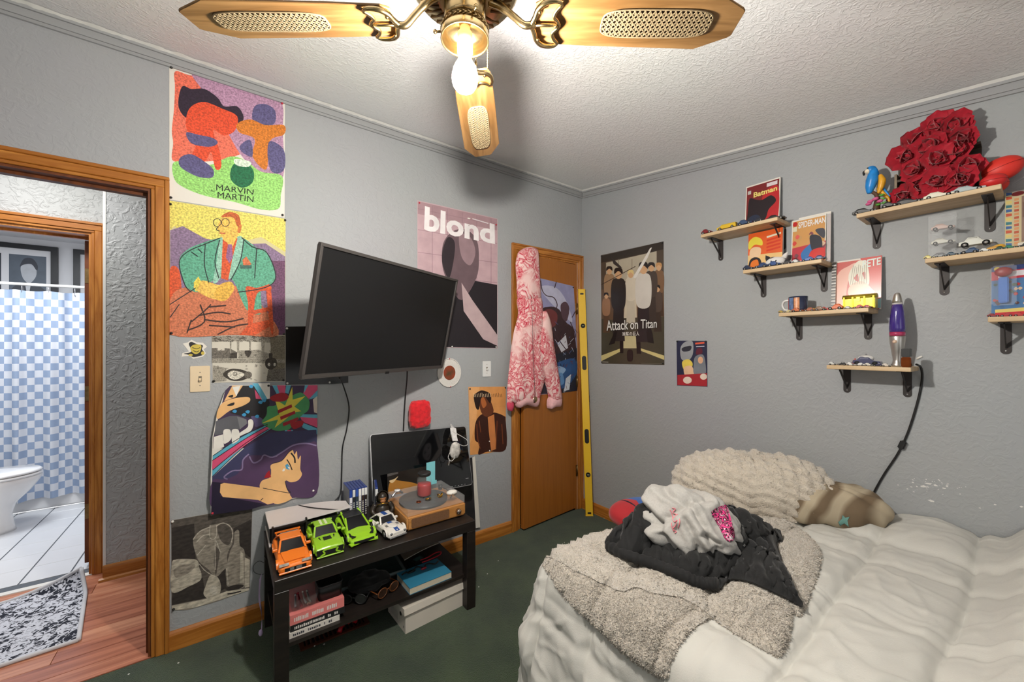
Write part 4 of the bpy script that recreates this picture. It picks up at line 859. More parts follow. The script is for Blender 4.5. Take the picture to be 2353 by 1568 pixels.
a.poly(q((648, 850), (718, 850), (722, 985), (655, 990)), CY); a.poly(q((668, 850), (702, 850), (710, 985), (678, 990)), PK); a.poly(q((45, 900), (120, 880), (130, 985), (35, 1030)), W_)
for x0 in (125, 195): a.blob(q((x0, 850), (x0 + 30, 835), (x0 + 60, 850), (x0 + 65, 920), (x0 + 10, 960), (x0, 920)), W_)
a.blob(q((335, 765), (365, 755), (380, 790), (360, 850), (300, 880), (265, 895), (262, 870), (330, 820)), W_); a.blob(q((360, 730), (440, 740), (470, 790), (400, 820), (385, 780)), rgb(90, 80, 120))
a.poly(q((30, 1240), (300, 1000), (520, 870), (640, 860), (920, 850), (925, 960), (760, 960), (640, 1030), (300, 1250), (30, 1290)), rgb(56, 56, 92))
a.blob(q((450, 780), (490, 720), (500, 650), (560, 640), (620, 600), (700, 560), (780, 530), (830, 560), (860, 610), (850, 680), (800, 720), (760, 760), (690, 840), (650, 850), (580, 855), (510, 830)), GN)
star = q((712, 480), (715, 590), (825, 560), (730, 650), (790, 690), (720, 700), (640, 770), (560, 830), (590, 760), (450, 790), (600, 715), (560, 580), (650, 640)); a.poly(star, YE)
a.blob(q((520, 570), (620, 530), (680, 560), (650, 600), (560, 605)), RE); a.blob(q((700, 790), (800, 770), (800, 810), (740, 840), (710, 830)), RE)
for y0 in (660, 715, 770): a.poly(q((585 + (y0 - 660) * .4, y0 + 20), (705 + (y0 - 660) * .5, y0 - 30), (712 + (y0 - 660) * .5, y0 - 5), (590 + (y0 - 660) * .4, y0 + 48)), RE)
a.blob(q((30, 1275), (130, 1260), (250, 1210), (300, 1080), (430, 1060), (560, 1080), (640, 1020), (720, 970), (850, 960), (925, 985), (925, 1390), (700, 1430), (560, 1480), (300, 1500), (30, 1500)), rgb(78, 54, 88)); a.poly(q((30, 1280), (120, 1290), (100, 1400), (500, 1480), (350, 1520), (20, 1560)), rgb(30, 22, 46))
a.line(q((140, 1250), (160, 1260), (130, 1240), (200, 1190), (280, 1180), (290, 1100), (340, 1050)), 3, rgb(134, 118, 156)); a.line(q((345, 1070), (380, 1125), (440, 1100), (470, 1060), (540, 1080), (620, 1040), (720, 980), (830, 965), (920, 985)), 3.2, rgb(134, 118, 156))
a.blob(q((535, 1140), (620, 1110), (680, 1040), (715, 1020), (730, 1060), (750, 1030), (760, 1100), (785, 1070), (780, 1180), (795, 1230), (760, 1280), (700, 1295), (655, 1280), (660, 1340), (690, 1400), (700, 1440), (560, 1475), (440, 1350), (450, 1280), (520, 1250), (530, 1190), (525, 1170)), FL)
a.poly(q((100, 1300), (130, 1290), (400, 1330), (560, 1360), (690, 1390), (698, 1440), (500, 1480), (420, 1440), (120, 1410), (95, 1370)), FL); a.poly(q((515, 1190), (530, 1250), (470, 1255), (490, 1215)), RE); a.poly(q((650, 1150), (670, 1135), (690, 1160), (690, 1190), (660, 1180)), rgb(70, 150, 190)); a.poly(q((670, 1160), (690, 1165), (688, 1190)), W_); a.blob(q((640, 1175), (650, 1185), (640, 1200), (625, 1197)), W_)
a.line(q((665, 1100), (690, 1140), (710, 1190)), 2.4, K_); a.line(q((700, 1045), (730, 1085), (735, 1130)), 3.6, K_); a.line(q((540, 1130), (620, 1110), (680, 1040), (712, 1018)), 1.4, K_); a.line(q((650, 1285), (665, 1345), (695, 1385), (600, 1370), (460, 1340)), 1.4, K_); a.line(q((440, 1445), (462, 1425)), 1.6, K_)
for l in (q((35, 1180), (300, 965), (510, 838)), q((30, 1100), (300, 925), (500, 812)), q((35, 1060), (280, 900), (500, 798)), q((30, 1235), (300, 985), (540, 835))): a.line(l, 1.3, K_)
for (x, y) in ((360, 475), (440, 610), (220, 685), (300, 715), (330, 690), (410, 730), (470, 595)): a.blob(q((x - 20, y), (x, y - 14), (x + 18, y - 4), (x + 8, y + 14), (x - 8, y + 12)), rgb(60, 150, 200))
a.build('artwork', PRINT, e)
# --- 6: charcoal still life with a boot
f = offL(.0015); e = poster('charcoal_drawing', 'charcoal still life of a boot and bottle low on the wall left of the table', 'drawing', [(394, 1196), (580, 1163), (577, 1260), (573, 1354), (500, 1382), (430, 1402), (395, 1403)], f, NL, mat('paper_smudged', rgb(150, 142, 130), .85), [((397, 1198), PINW), ((577, 1164), PINW), ((399, 1399), PINB)])
a = Art(f, NL, .0009); d7 = lambda *pts: [(380 + x / 6.03, 1160 + y / 6.03) for x, y in pts]
C1, C2, C3, C4 = rgb(48, 42, 38), rgb(84, 77, 70), rgb(138, 130, 118), rgb(176, 168, 152)
a.poly(d7((85, 220), (1205, 25), (1170, 1150), (850, 1200), (560, 1300), (90, 1395)), C2); a.poly(d7((90, 320), (400, 260), (420, 750), (90, 800)), C1); a.poly(d7((940, 330), (1190, 200), (1180, 740), (1040, 620)), C1); a.poly(d7((100, 1200), (520, 1010), (560, 1290), (90, 1390)), C1)
a.blob(d7((90, 820), (150, 760), (300, 750), (440, 770), (470, 870), (500, 960), (480, 1050), (330, 1130), (90, 1210)), C4); a.blob(d7((120, 900), (260, 830), (420, 840), (300, 960), (150, 1010)), C3)
a.blob(d7((385, 480), (480, 360), (620, 300), (800, 250), (900, 300), (940, 380), (930, 520), (860, 680), (840, 880), (700, 1000), (600, 900), (480, 800), (420, 680)), C3); a.blob(d7((720, 300), (830, 270), (910, 340), (920, 480), (860, 560), (760, 480)), C2); a.poly(d7((620, 280), (700, 270), (700, 440), (650, 480), (615, 430)), C3); a.poly(d7((690, 560), (760, 640), (700, 1000), (670, 800)), C2)
a.blob(d7((960, 380), (1020, 360), (1030, 560), (1100, 660), (1110, 1100), (980, 1160), (850, 1110), (840, 900), (900, 640), (950, 540)), C3); a.poly(d7((1040, 640), (1080, 680), (1090, 1090), (1030, 1090)), C4); a.poly(d7((1100, 730), (1170, 760), (1165, 1140), (1100, 1150)), C4); a.blob(d7((830, 1160), (960, 1110), (1080, 1110), (1050, 1150), (900, 1190)), C1)
a.poly(d7((720, 1000), (830, 880), (850, 1150), (770, 1190)), C1); a.blob(d7((620, 980), (720, 1000), (770, 1120), (740, 1250), (620, 1310), (530, 1240), (560, 1120)), C4); a.ell(*d7((670, 1180))[0], 9, 11, rgb(190, 184, 170))
for l in (d7((385, 480), (480, 370), (610, 310)), d7((715, 290), (800, 250), (900, 300), (935, 400), (910, 520)), d7((430, 520), (520, 430), (610, 410)), d7((690, 480), (690, 900)), d7((705, 500), (760, 650)), d7((440, 700), (560, 560)), d7((470, 820), (560, 920), (700, 1000)), d7((620, 280), (615, 440), (660, 480), (705, 430), (710, 280)), d7((850, 880), (870, 1100))): a.line(l, 1.6, rgb(186, 178, 164))
a.poly(d7((90, 1400), (560, 1305), (850, 1195), (1160, 1155), (1155, 1185), (700, 1330), (420, 1420), (95, 1460)), rgb(190, 182, 164)); a.line(d7((860, 1235), (930, 1225), (1050, 1195)), 3, C1); a.build('artwork', CHARCOAL, e)
# --- 7: pink poster with the word blond (plain dark and pale masses below the word)
f = offL(.001); e = poster('poster', 'pink tiled poster headed blond, right of the television', 'poster', [(959, 461), (1001, 470), (1143, 503), (1143, 801), (959, 798)], f, NL, mat('poster_pink_paper', rgb(196, 168, 172), .5), [((963, 467), PINR), ((1139, 517), PINR), ((1038, 797), PINW), ((1139, 798), PINW)])
a = Art(f, NL, .0008); a.poly([(960, 463), (1142, 504), (1142, 800), (960, 797)], rgb(190, 160, 166)); a.poly([(960, 463), (1142, 504), (1142, 530), (960, 492)], rgb(168, 136, 142))
for y0, y1 in ((480, 518), (528, 560), (580, 604), (632, 650), (684, 696)): a.line([(960, y0), (1142, y1)], 1.1, rgb(150, 120, 128), 0)
for x in (993, 1028, 1062, 1095, 1128): a.line([(x, 466 + (x - 960) * .22), (x, 720)], 1.1, rgb(150, 120, 128), 0)
a.poly([(960, 700), (1010, 660), (1060, 640), (1142, 655), (1142, 800), (960, 797)], rgb(30, 24, 30)); a.blob([(1018, 560), (1040, 532), (1070, 528), (1094, 550), (1100, 590), (1094, 640), (1060, 690), (1030, 650), (1016, 610)], rgb(104, 84, 90)); a.blob([(1018, 570), (1030, 545), (1045, 560), (1040, 610), (1030, 640), (1016, 605)], rgb(44, 34, 40)); a.blob([(1055, 540), (1080, 545), (1092, 580), (1080, 610), (1060, 590)], rgb(150, 124, 130))
a.poly([(1060, 650), (1085, 690), (1142, 770), (1142, 795), (1110, 780), (1065, 715)], rgb(186, 162, 164))
a.text('blond', [(976, 474), (1136, 516), (1137, 562), (974, 530)], rgb(236, 230, 230), .035); a.line([(1074, 502), (1080, 503)], 3, W_); a.line([(1085, 503), (1122, 514)], 2.2, rgb(225, 215, 218), 0); a.build('artwork', PRINT, e)
# --- 8: orange portrait poster
f = offL(.001); e = poster('poster', 'orange poster of a person in a dark jacket, between monitor and closet door', 'poster', [(1076, 889.5), (1162, 889), (1162, 1033), (1120, 1042), (1080, 1046)], f, NL, mat('poster_orange_paper', rgb(226, 158, 92), .5), [((1079, 894), PINB), ((1160, 891), PINB), ((1124, 1036), PINW)])
a = Art(f, NL, .0008); d9 = lambda *pts: [(1040 + x / 3.7325, 860 + y / 3.7325) for x, y in pts]
a.poly(d9((138, 112), (454, 110), (454, 640), (152, 690)), rgb(224, 156, 90)); a.poly(d9((138, 112), (230, 112), (200, 400), (150, 600)), rgb(232, 172, 112))
a.blob(d9((220, 690), (230, 600), (190, 560), (195, 420), (240, 350), (300, 340), (360, 330), (440, 360), (454, 400), (454, 645), (300, 665)), rgb(58, 24, 14)); a.poly(d9((300, 370), (355, 345), (375, 640), (330, 660), (310, 500)), rgb(206, 128, 72)); a.blob(d9((230, 230), (250, 190), (300, 190), (325, 230), (350, 320), (300, 365), (260, 350), (235, 300)), rgb(104, 52, 26)); a.blob(d9((240, 220), (265, 200), (290, 260), (260, 290)), rgb(178, 100, 50))
a.blob(d9((180, 190), (205, 160), (250, 140), (310, 160), (330, 200), (320, 250), (280, 200), (250, 200), (235, 240), (225, 300), (205, 300), (190, 260)), rgb(36, 16, 10))
for x0 in range(180, 420, 14): a.line(d9((x0, 160 + (x0 % 5) * 3), (x0 + 4, 196)), .9, rgb(238, 210, 170) if x0 < 330 else rgb(60, 30, 20), 0)
for l in (d9((205, 430), (215, 560), (235, 640)), d9((380, 400), (370, 640)), d9((420, 430), (430, 600)), d9((225, 400), (240, 500))): a.line(l, 2, rgb(120, 60, 30))
a.ell(*d9((314, 576))[0], 1.4, 1.4, W_); a.build('artwork', PRINT, e)
# --- 9: round crocheted doily with a small picture
cD = LW(1032, 857); e = T('doily', 'round white crocheted doily with a red and green centre below the television', 'doily', tuple(LW(1032, 890)))
LACE = mat('lace_white', rgb(222, 218, 212), .8, bump=.5, bscale=140); m = M(); ru = abs(LW(1059, 857).x - LW(1005, 857).x) / 2; rv = (LW(1032, 824).z - LW(1032, 890).z) / 2
N = 60; vs = []; fs = []
for k in range(N):
    t = 2 * pi * k / N; sc = 1 + .03 * cos(15 * t)
    for rr, dd in ((.46, .004), (.62, .006), (.80, .005), (1.0 * sc, .003)): vs.append((cD.x + ru * rr * cos(t), YL - dd - .001 * (k % 2), cD.z + rv * rr * sin(t)))
for k in range(N):
    for j in range(3): fs.append((k * 4 + j, ((k + 1) % N) * 4 + j, ((k + 1) % N) * 4 + j + 1, k * 4 + j + 1))
m.add(vs, fs, 0, True); obj('lace_ring', m, LACE, e, world=True)
for k in range(40): pass
obj('bead_edge', M().tube([(cD.x + ru * .97 * cos(2 * pi * k / 60), YL - .005, cD.z + rv * .97 * sin(2 * pi * k / 60)) for k in range(60)], .0035, 6, closed=True), LACE, e, world=True)
obj('picture_disc', M().prism([(cD.x + ru * .5 * cos(2 * pi * k / 28), YL - .003, cD.z + rv * .5 * sin(2 * pi * k / 28)) for k in range(28)], (0, -.004, 0)), mat('disc_green_red', rgb(48, 66, 40), .4, col2=rgb(170, 60, 34), vscale=16), e, world=True)
for p in ((1032, 825), (1034, 889)): obj('push_pin', M().sph(LW(*p) + NL * .006, .004, 8, 5), PINR, e, world=True)
# --- 10: poster on the closet door (plain sky and dark masses)
fd = lambda u, v: DP(u, v, .002); e = poster('poster', 'pale violet and dark blue poster pinned on the closet door beside the hanging sweatshirt', 'poster', [(1225, 636), (1318, 658), (1322, 720), (1325, 790), (1326, 898), (1280, 905), (1225, 908)], fd, dN, mat('poster_violet', rgb(158, 158, 190), .45), [((1316, 661), PINB)])
a = Art(fd, dN, .0008); a.poly([(1225, 637), (1318, 659), (1323, 760), (1325, 800), (1225, 780)], rgb(150, 150, 188)); a.blob([(1240, 660), (1275, 660), (1300, 690), (1315, 740), (1290, 720), (1260, 690)], rgb(190, 190, 214)); a.blob([(1240, 720), (1262, 705), (1285, 712), (1300, 740), (1318, 760), (1324, 830), (1300, 850), (1262, 840), (1240, 800)], rgb(58, 38, 44)); a.blob([(1245, 722), (1262, 710), (1280, 722), (1276, 748), (1255, 752)], rgb(112, 54, 56)); a.blob([(1288, 702), (1300, 694), (1308, 710), (1302, 738), (1292, 730)], rgb(86, 62, 74)); a.poly([(1280, 790), (1300, 770), (1305, 800), (1290, 810)], rgb(204, 204, 214))
a.poly([(1240, 826), (1325, 800), (1326, 898), (1280, 905), (1240, 906)], rgb(34, 36, 50)); a.blob([(1262, 850), (1290, 830), (1322, 826), (1324, 860), (1300, 890), (1275, 890)], rgb(44, 82, 134)); a.blob([(1270, 850), (1285, 842), (1300, 850), (1285, 864)], rgb(140, 170, 206)); a.poly([(1300, 870), (1312, 860), (1308, 896), (1296, 899)], rgb(206, 212, 222)); a.blob([(1282, 862), (1292, 858), (1296, 880), (1284, 886)], rgb(96, 140, 190))
for l in ([(1242, 645), (1246, 668), (1256, 680), (1272, 684), (1280, 700), (1276, 714)], [(1278, 648), (1274, 662)], [(1322, 716), (1314, 730)], [(1270, 760), (1290, 790), (1310, 815)], [(1310, 740), (1322, 770), (1318, 780)], [(1262, 800), (1280, 790)]): a.line(l, 2, rgb(66, 44, 52))
r = random.Random(4)
for _ in range(60): x, y = r.uniform(1262, 1322), r.uniform(745, 895); a.line([(x, y), (x + r.uniform(-8, 8), y + r.uniform(-10, 10))], .9, rgb(*r.choice([(200, 205, 220), (30, 26, 34), (90, 110, 160), (110, 60, 64)])), 0)
a.build('artwork', PRINT, e)
# --- 11: brown film poster on the right wall (plain figures in silhouette)
f = offR(.001); e = poster('poster', 'tall brown poster titled Attack on Titan on the right wall next to the corner', 'poster', [(1381, 587), (1525, 555), (1527, 839), (1383, 836)], f, NR, mat('poster_brown_paper', rgb(74, 62, 50), .35), [((1383, 589), PINB), ((1523, 559), PINB), ((1384, 833), PINB), ((1524, 835), PINB)])
a = Art(f, NR, .0008); dT = lambda *pts: [(1040 + x / 3.563, 520 + y / 3.563) for x, y in pts]
a.poly(dT((1218, 245), (1728, 125), (1734, 1135), (1220, 1122)), rgb(78, 66, 54)); a.poly(dT((1218, 245), (1728, 125), (1728, 190), (1218, 300)), rgb(50, 42, 36)); a.poly(dT((1258, 300), (1672, 205), (1672, 420), (1258, 470)), rgb(176, 166, 146))
for x in (1360, 1470, 1580): a.line(dT((x, 270), (x, 440)), 1.2, rgb(120, 110, 96), 0)
a.poly(dT((1220, 520), (1730, 470), (1734, 740), (1220, 760)), rgb(100, 78, 58)); a.poly(dT((1430, 400), (1500, 390), (1510, 760), (1400, 770)), rgb(200, 188, 164)); a.poly(dT((1220, 760), (1734, 740), (1734, 1135), (1220, 1122)), rgb(72, 66, 52)); a.poly(dT((1400, 900), (1500, 900), (1530, 1000), (1380, 1000)), rgb(196, 184, 140))
a.poly(dT((1218, 1060), (1380, 1000), (1390, 1020), (1220, 1105)), rgb(206, 190, 130)); a.poly(dT((1734, 1060), (1540, 1000), (1540, 1020), (1734, 1095)), rgb(206, 190, 130)); a.poly(dT((1370, 860), (1400, 860), (1400, 1040), (1372, 1040)), rgb(28, 24, 22)); a.poly(dT((1500, 860), (1535, 860), (1545, 1045), (1510, 1045)), rgb(28, 24, 22))
def fig(x, y, s, head, top, leg):
    a.poly(dT((x - 36 * s, y + 260 * s), (x + 36 * s, y + 260 * s), (x + 48 * s, y + 520 * s), (x - 44 * s, y + 520 * s)), leg); a.blob(dT((x - 46 * s, y + 70 * s), (x, y + 50 * s), (x + 46 * s, y + 70 * s), (x + 56 * s, y + 180 * s), (x + 38 * s, y + 280 * s), (x - 38 * s, y + 280 * s), (x - 56 * s, y + 180 * s)), top); a.ell(*dT((x, y + 22 * s))[0], 7.4 * s, 10 * s, rgb(202, 160, 120)); a.blob(dT((x - 30 * s, y + 20 * s), (x - 24 * s, y - 22 * s), (x + 24 * s, y - 22 * s), (x + 30 * s, y + 20 * s), (x, y - 2 * s)), head)
DB = rgb(34, 28, 26)
for (x, y, s_, h, t_, l_) in ((1285, 350, .8, DB, rgb(150, 120, 90), rgb(96, 72, 52)), (1690, 320, .8, rgb(186, 140, 90), rgb(120, 90, 64), rgb(70, 52, 40)), (1260, 560, .6, DB, rgb(150, 110, 80), rgb(90, 66, 48)), (1680, 500, .7, DB, rgb(80, 66, 56), rgb(60, 48, 40)), (1460, 380, .8, rgb(214, 190, 130), rgb(206, 196, 176), rgb(190, 180, 160)), (1360, 370, 1.1, DB, rgb(40, 36, 34), rgb(44, 38, 36)), (1630, 320, .9, DB, rgb(70, 60, 52), rgb(60, 50, 44)), (1565, 325, 1.2, DB, rgb(206, 200, 190), rgb(42, 36, 36))): fig(x, y, s_, h, t_, l_)
a.poly(dT((1480, 420), (1620, 180), (1635, 175), (1600, 260), (1500, 430)), rgb(220, 216, 208)); a.poly(dT((1300, 250), (1390, 340), (1370, 345), (1320, 310)), rgb(52, 46, 44)); a.line(dT((1220, 480), (1500, 330)), 1.5, rgb(60, 46, 38)); a.poly(dT((1600, 760), (1640, 880), (1650, 960), (1600, 950), (1590, 870)), DB); a.poly(dT((1330, 860), (1350, 860), (1330, 960), (1280, 975)), DB); a.blob(dT((1435, 1020), (1475, 1020), (1475, 1100), (1435, 1100)), DB)
a.text('Attack on Titan', [dT((1258, 768))[0], dT((1678, 756))[0], dT((1676, 836))[0], dT((1262, 862))[0]], rgb(38, 32, 28), .05); a.text('Attack on Titan', [dT((1260, 772))[0], dT((1676, 760))[0], dT((1674, 832))[0], dT((1264, 858))[0]], rgb(222, 220, 214), .012)
a.text('\u9032\u6483\u306e\u5de8\u4eba', [dT((1392, 868))[0], dT((1532, 862))[0], dT((1532, 898))[0], dT((1392, 898))[0]], rgb(226, 222, 214), .01); a.line(dT((1222, 1112), (1278, 1114)), 1.4, rgb(170, 164, 150), 0); a.line(dT((1545, 1122), (1720, 1128)), .7, rgb(130, 124, 112), 0); a.build('artwork', GLOSS, e)
# --- 12: small dark blue poster (plain shapes)
f = offR(.001); e = poster('small_poster', 'small navy, grey and red poster on the right wall below the titled brown poster', 'poster', [(1555, 783), (1625, 784), (1626, 889), (1556, 886)], f, NR, mat('poster_navy_paper', rgb(36, 38, 66), .4), [((1557, 785), PINB), ((1623, 785), PINB)])
a = Art(f, NR, .0008); a.poly([(1556, 784), (1625, 785), (1625, 888), (1557, 885)], rgb(36, 38, 66)); a.blob([(1564, 800), (1575, 786), (1592, 786), (1592, 815), (1580, 830), (1566, 825)], rgb(150, 152, 156)); a.blob([(1568, 800), (1588, 795), (1586, 806), (1570, 808)], rgb(40, 40, 52)); a.blob([(1568, 832), (1582, 826), (1592, 836), (1586, 852), (1572, 850)], rgb(226, 200, 84)); a.blob([(1572, 845), (1590, 842), (1594, 862), (1576, 866)], rgb(228, 186, 150)); a.blob([(1598, 820), (1616, 816), (1622, 840), (1620, 862), (1596, 860), (1594, 840)], rgb(120, 124, 132)); a.ell(1610, 828, 6, 8, rgb(222, 172, 138)); a.poly([(1557, 862), (1625, 858), (1625, 888), (1557, 885)], rgb(168, 36, 46)); a.ell(1580, 874, 10, 8, rgb(226, 206, 190)); a.ell(1617, 866, 8, 7, rgb(226, 206, 190)); a.line([(1598, 790), (1608, 789), (1619, 788)], 4, rgb(220, 90, 60)); a.line([(1600, 797), (1619, 796)], 2, rgb(200, 200, 214)); a.blob([(1602, 802), (1612, 800), (1614, 812), (1600, 815)], rgb(90, 24, 44)); a.build('artwork', PRINT, e)
# --- light switches
def plate_at(name, label, c, n, w, h, col, tog):
    t = Vector((-n.y, n.x, 0)); e = T(name, label, 'light switch', tuple(c - Vector((0, 0, h / 2)))); R = Matrix((t, n, Vector((0, 0, 1)))).transposed().to_4x4(); R.translation = c
    m = M().prism([(x, 0, z) for x, z in rrect(w, h, .004)], (0, .005, 0)).xf(R); obj('cover_plate', m, col, e, world=True, bevel=.0012, seg=1)
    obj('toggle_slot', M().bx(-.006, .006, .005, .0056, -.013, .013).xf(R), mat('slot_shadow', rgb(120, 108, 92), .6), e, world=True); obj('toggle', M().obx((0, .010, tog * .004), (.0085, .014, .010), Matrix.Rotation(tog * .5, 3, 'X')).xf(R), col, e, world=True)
    for z in (-.03, .03): obj('screw', M().sph((0, .005, z), (.0028, .0012, .0028), 8, 4).xf(R), mat('plate_screw', rgb(150, 140, 125), .4), e, world=True)
plate_at('light_switch', 'beige light switch beside the doorway under the small sticker', LW(460, 871), NL, .072, .118, mat('beige_plastic', rgb(228, 206, 172), .4), -1)
plate_at('light_switch', 'white light switch left of the closet door above the orange poster', LW(1118, 848), NL, .066, .108, mat('white_plastic', rgb(226, 226, 224), .4), -1)
# --- yellow spirit level standing in the corner
p0 = Vector((2.338, 2.150, 0)); p1 = Vector((2.372, 2.268, 1.832)); e = T('spirit_level', 'long yellow spirit level standing upright in the corner by the closet door', 'spirit level', tuple(p0))
YEL = mat('level_yellow', rgb(232, 188, 46), .4, coat=.2); ax_ = (p1 - p0).normalized(); sx_ = Vector((SX, -CXA, 0)); fx_ = ax_.cross(sx_).normalized(); 
if fx_.y > 0: fx_ = -fx_
R = Matrix((sx_, fx_, ax_)).transposed().to_4x4(); R.translation = p0
obj('beam', M().bx(-.029, .029, -.011, .011, 0, 1.83).bx(-.031, .031, -.013, .013, 0, .006).bx(-.031, .031, -.013, .013, 1.824, 1.83).xf(R), YEL, e, world=True, bevel=.0015, seg=1)
for z in (.025, 1.79): obj('end_slot', M().prism([(x, .0112, z + y) for x, y in rrect(.030, .014, .006)], (0, .001, 0)).xf(R), BLK, e, world=True)
for z in (.325, 1.525):
    v_ = M().lathe([(.019, 0), (.019, .003), (.013, .003), (.013, .001), (0, .001)], (0, 0, 0), 20); v_.xf(Matrix.Translation((0, .011, z)) @ Matrix.Rotation(-pi / 2, 4, 'X')); vo = obj('vial_window', v_.xf(R), BLK, e, world=True)
    obj('vial', M().cyl((-.009, .0135, z), (.009, .0135, z), .0035, n=8).xf(R), mat('vial_green', rgb(160, 170, 140), .2), vo, world=True)
for z in (.63, 1.22): obj('hand_hole', M().prism([(x, .0112, z + y) for x, y in rrect(.034, .115, .016)], (0, .003, 0)).xf(R), BLK, e, world=True)
obj('side_vial', M().bx(.020, .032, -.008, .008, .905, .955).xf(R), BLK, e, world=True)
# --- lamp cord and small wall marks on the right wall
e = T('lamp_cord', 'black lamp cord with an inline switch running down the right wall to the bed', 'cord', tuple(RW(1975, 1172, XR - .01)))
obj('cord', M().tube(spline([RW(2106, 838, XR - .10), RW(2116, 845, XR - .04), RW(2119, 870, XR - .008), RW(2112, 910, XR - .006), RW(2098, 960, XR - .006), RW(2082, 1005, XR - .006), RW(2062, 1045, XR - .006), RW(2032, 1090, XR - .006), RW(2012, 1125, XR - .006), RW(1998, 1152, XR - .006), RW(1975, 1172, XR - .006)], 8), .0042, 8), BLK, e, world=True)
p = RW(2073, 1023, XR - .010); q_ = (RW(2082, 1005, XR - .01) - RW(2062, 1045, XR - .01)).normalized(); R = Matrix((Vector((-1, 0, 0)), Vector((-1, 0, 0)).cross(q_), q_)).transposed().to_4x4(); R.translation = p
obj('inline_switch', M().bx(-.009, .009, -.011, .011, -.019, .019).xf(R), BLK, e, world=True, bevel=.004, seg=2)
e = T('wall_clip', 'small white peg stuck on the wall right of the lava lamp', 'wall clip', tuple(RW(2112, 823))); c0 = RW(2106, 825, XR - .004); c1_ = RW(2119, 819, XR - .004); obj('peg', M().tube([c0, c1_], .0038, 8), PINW, e, world=True)
# ================================================================== THINGS ON THE SHELVES
TYRE = mat('toy_tyre', rgb(22, 22, 22), .6); HUB = mat('toy_hub', rgb(200, 198, 195), .3, .7); GLZ = mat('toy_window', rgb(28, 32, 40), .15)
def toy_mat(c): return mat('toy_paint_%d_%d_%d' % c, rgb(*c), .3, coat=.4)
CARCACHE = {}
def car_mesh(kind, L, W, H):
    key = (kind, round(L, 3), round(W, 3), round(H, 3))
    if key in CARCACHE: return CARCACHE[key]
    pr = {'sport': [(-.5, .18), (-.49, .42), (-.30, .50), (-.16, .56), (.02, .98), (.26, 1.0), (.40, .66), (.49, .60), (.5, .2)],
          'sedan': [(-.5, .2), (-.49, .50), (-.22, .56), (-.08, .96), (.22, 1.0), (.34, .62), (.49, .58), (.5, .2)],
          'van': [(-.5, .2), (-.49, .6), (-.34, .68), (-.24, 1.0), (.48, 1.0), (.5, .2)]}[kind]
    secs = []
    for fy, sc in ((-.5, .0), (-.46, .97), (-.38, 1.0), (.38, 1.0), (.46, .97), (.5, .0)):
        top = 1 if abs(fy) < .4 else .9
        secs.append([Vector((x * L * (1 if abs(fy) < .45 else .97), fy * W, H * (z if z < .6 else (.6 + (z - .6) * (1 if abs(fy) < .4 else .35))) * 1.0)) for x, z in pr])
    body = M().loft(secs[1:-1], 0, False)
    gl = M()
    xs = [p for p in pr if p[1] > .7]
    if len(xs) >= 2:
        xa, xb = xs[0][0], xs[-1][0]
        for s_ in (-1, 1): gl.prism([((xa - .06) * L, s_ * W * .385, H * .64), ((xb + .05) * L, s_ * W * .385, H * .64), ((xb - .02) * L, s_ * W * .385, H * .90), ((xa + .03) * L, s_ * W * .385, H * .90)], (0, s_ * W * .03, 0))
        gl.prism([((xa - .10) * L, -W * .3, H * .64), ((xa - .10) * L, W * .3, H * .64), ((xa - .015) * L, W * .27, H * .93), ((xa - .015) * L, -W * .27, H * .93)], (-.0008, 0, .0008))
    wh = M().cyl((0, -W * .05, 0), (0, W * .05, 0), H * .26, n=14); hb = M().cyl((0, -W * .06, 0), (0, W * .06, 0), H * .14, n=10)
    CARCACHE[key] = (body, gl, wh, hb); return CARCACHE[key]
MESHC = {}
def toy_car(label, loc, rz, col, kind='sport', L=.072, W=.030, H=.021, group=None, name='toy_car'):
    e = T(name, label, 'toy car', loc, rz, group); body, gl, wh, hb = car_mesh(kind, L, W, H); key = (kind, L, W, H)
    mm = toy_mat(col); 
    b = obj('body', body, mm, e, bevel=.0012, seg=1); obj('windows', gl, GLZ, e)
    for x in (-.31, .31):
        for y in (-.45, .45):
            if key in MESHC: o = bpy.data.objects.new('wheel', MESHC[key]); C.objects.link(o); o.parent = e
            else:
                w2 = M(); w2.add(wh.v, wh.f, 0, True); w2.add(hb.v, hb.f, 1, True); o = obj('wheel', w2, [TYRE, HUB], e); MESHC[key] = o.data
            o.location = (x * L, y * W, H * .26)
    return e
ORD = ['first', 'second', 'third', 'fourth', 'fifth', 'sixth', 'seventh', 'eighth', 'ninth', 'tenth']
def car_row(key, cars, where, grp, dx=.150, L=.070):
    zt = SHELF[key][2]
    for i, (u0, u1, cn, col, kind) in enumerate(cars):
        ya, yb = RW(u0, 600, XR - dx).y, RW(u1, 600, XR - dx).y; Lc = max(.030, abs(ya - yb) * .97)
        toy_car('%s toy car, %s from left on %s' % (cn, ORD[i], where), (XR - dx, (ya + yb) / 2, zt), -pi / 2 if i % 2 else pi / 2, col, kind, round(Lc, 3), round(min(.030, Lc * .45), 3), round(min(.030, Lc * .48), 3), grp)
G = 'toy cars lined up on the wall shelves'
car_row('s0', [(1613, 1637, 'dark red', (122, 24, 30), 'sport'), (1648, 1694, 'yellow', (214, 176, 38), 'van'), (1696, 1730, 'blue', (46, 70, 106), 'sport'), (1731, 1754, 'dark navy', (26, 30, 44), 'sedan')], 'the shelf with the dark red comic', G)
zt = SHELF['s0'][2]; toy_car('larger black toy car in front of the dark red comic', (XR - .10, RW(1784, 490, XR - .10).y, zt), pi / 2, (26, 24, 24), 'sport', .085, .040, .030, G)
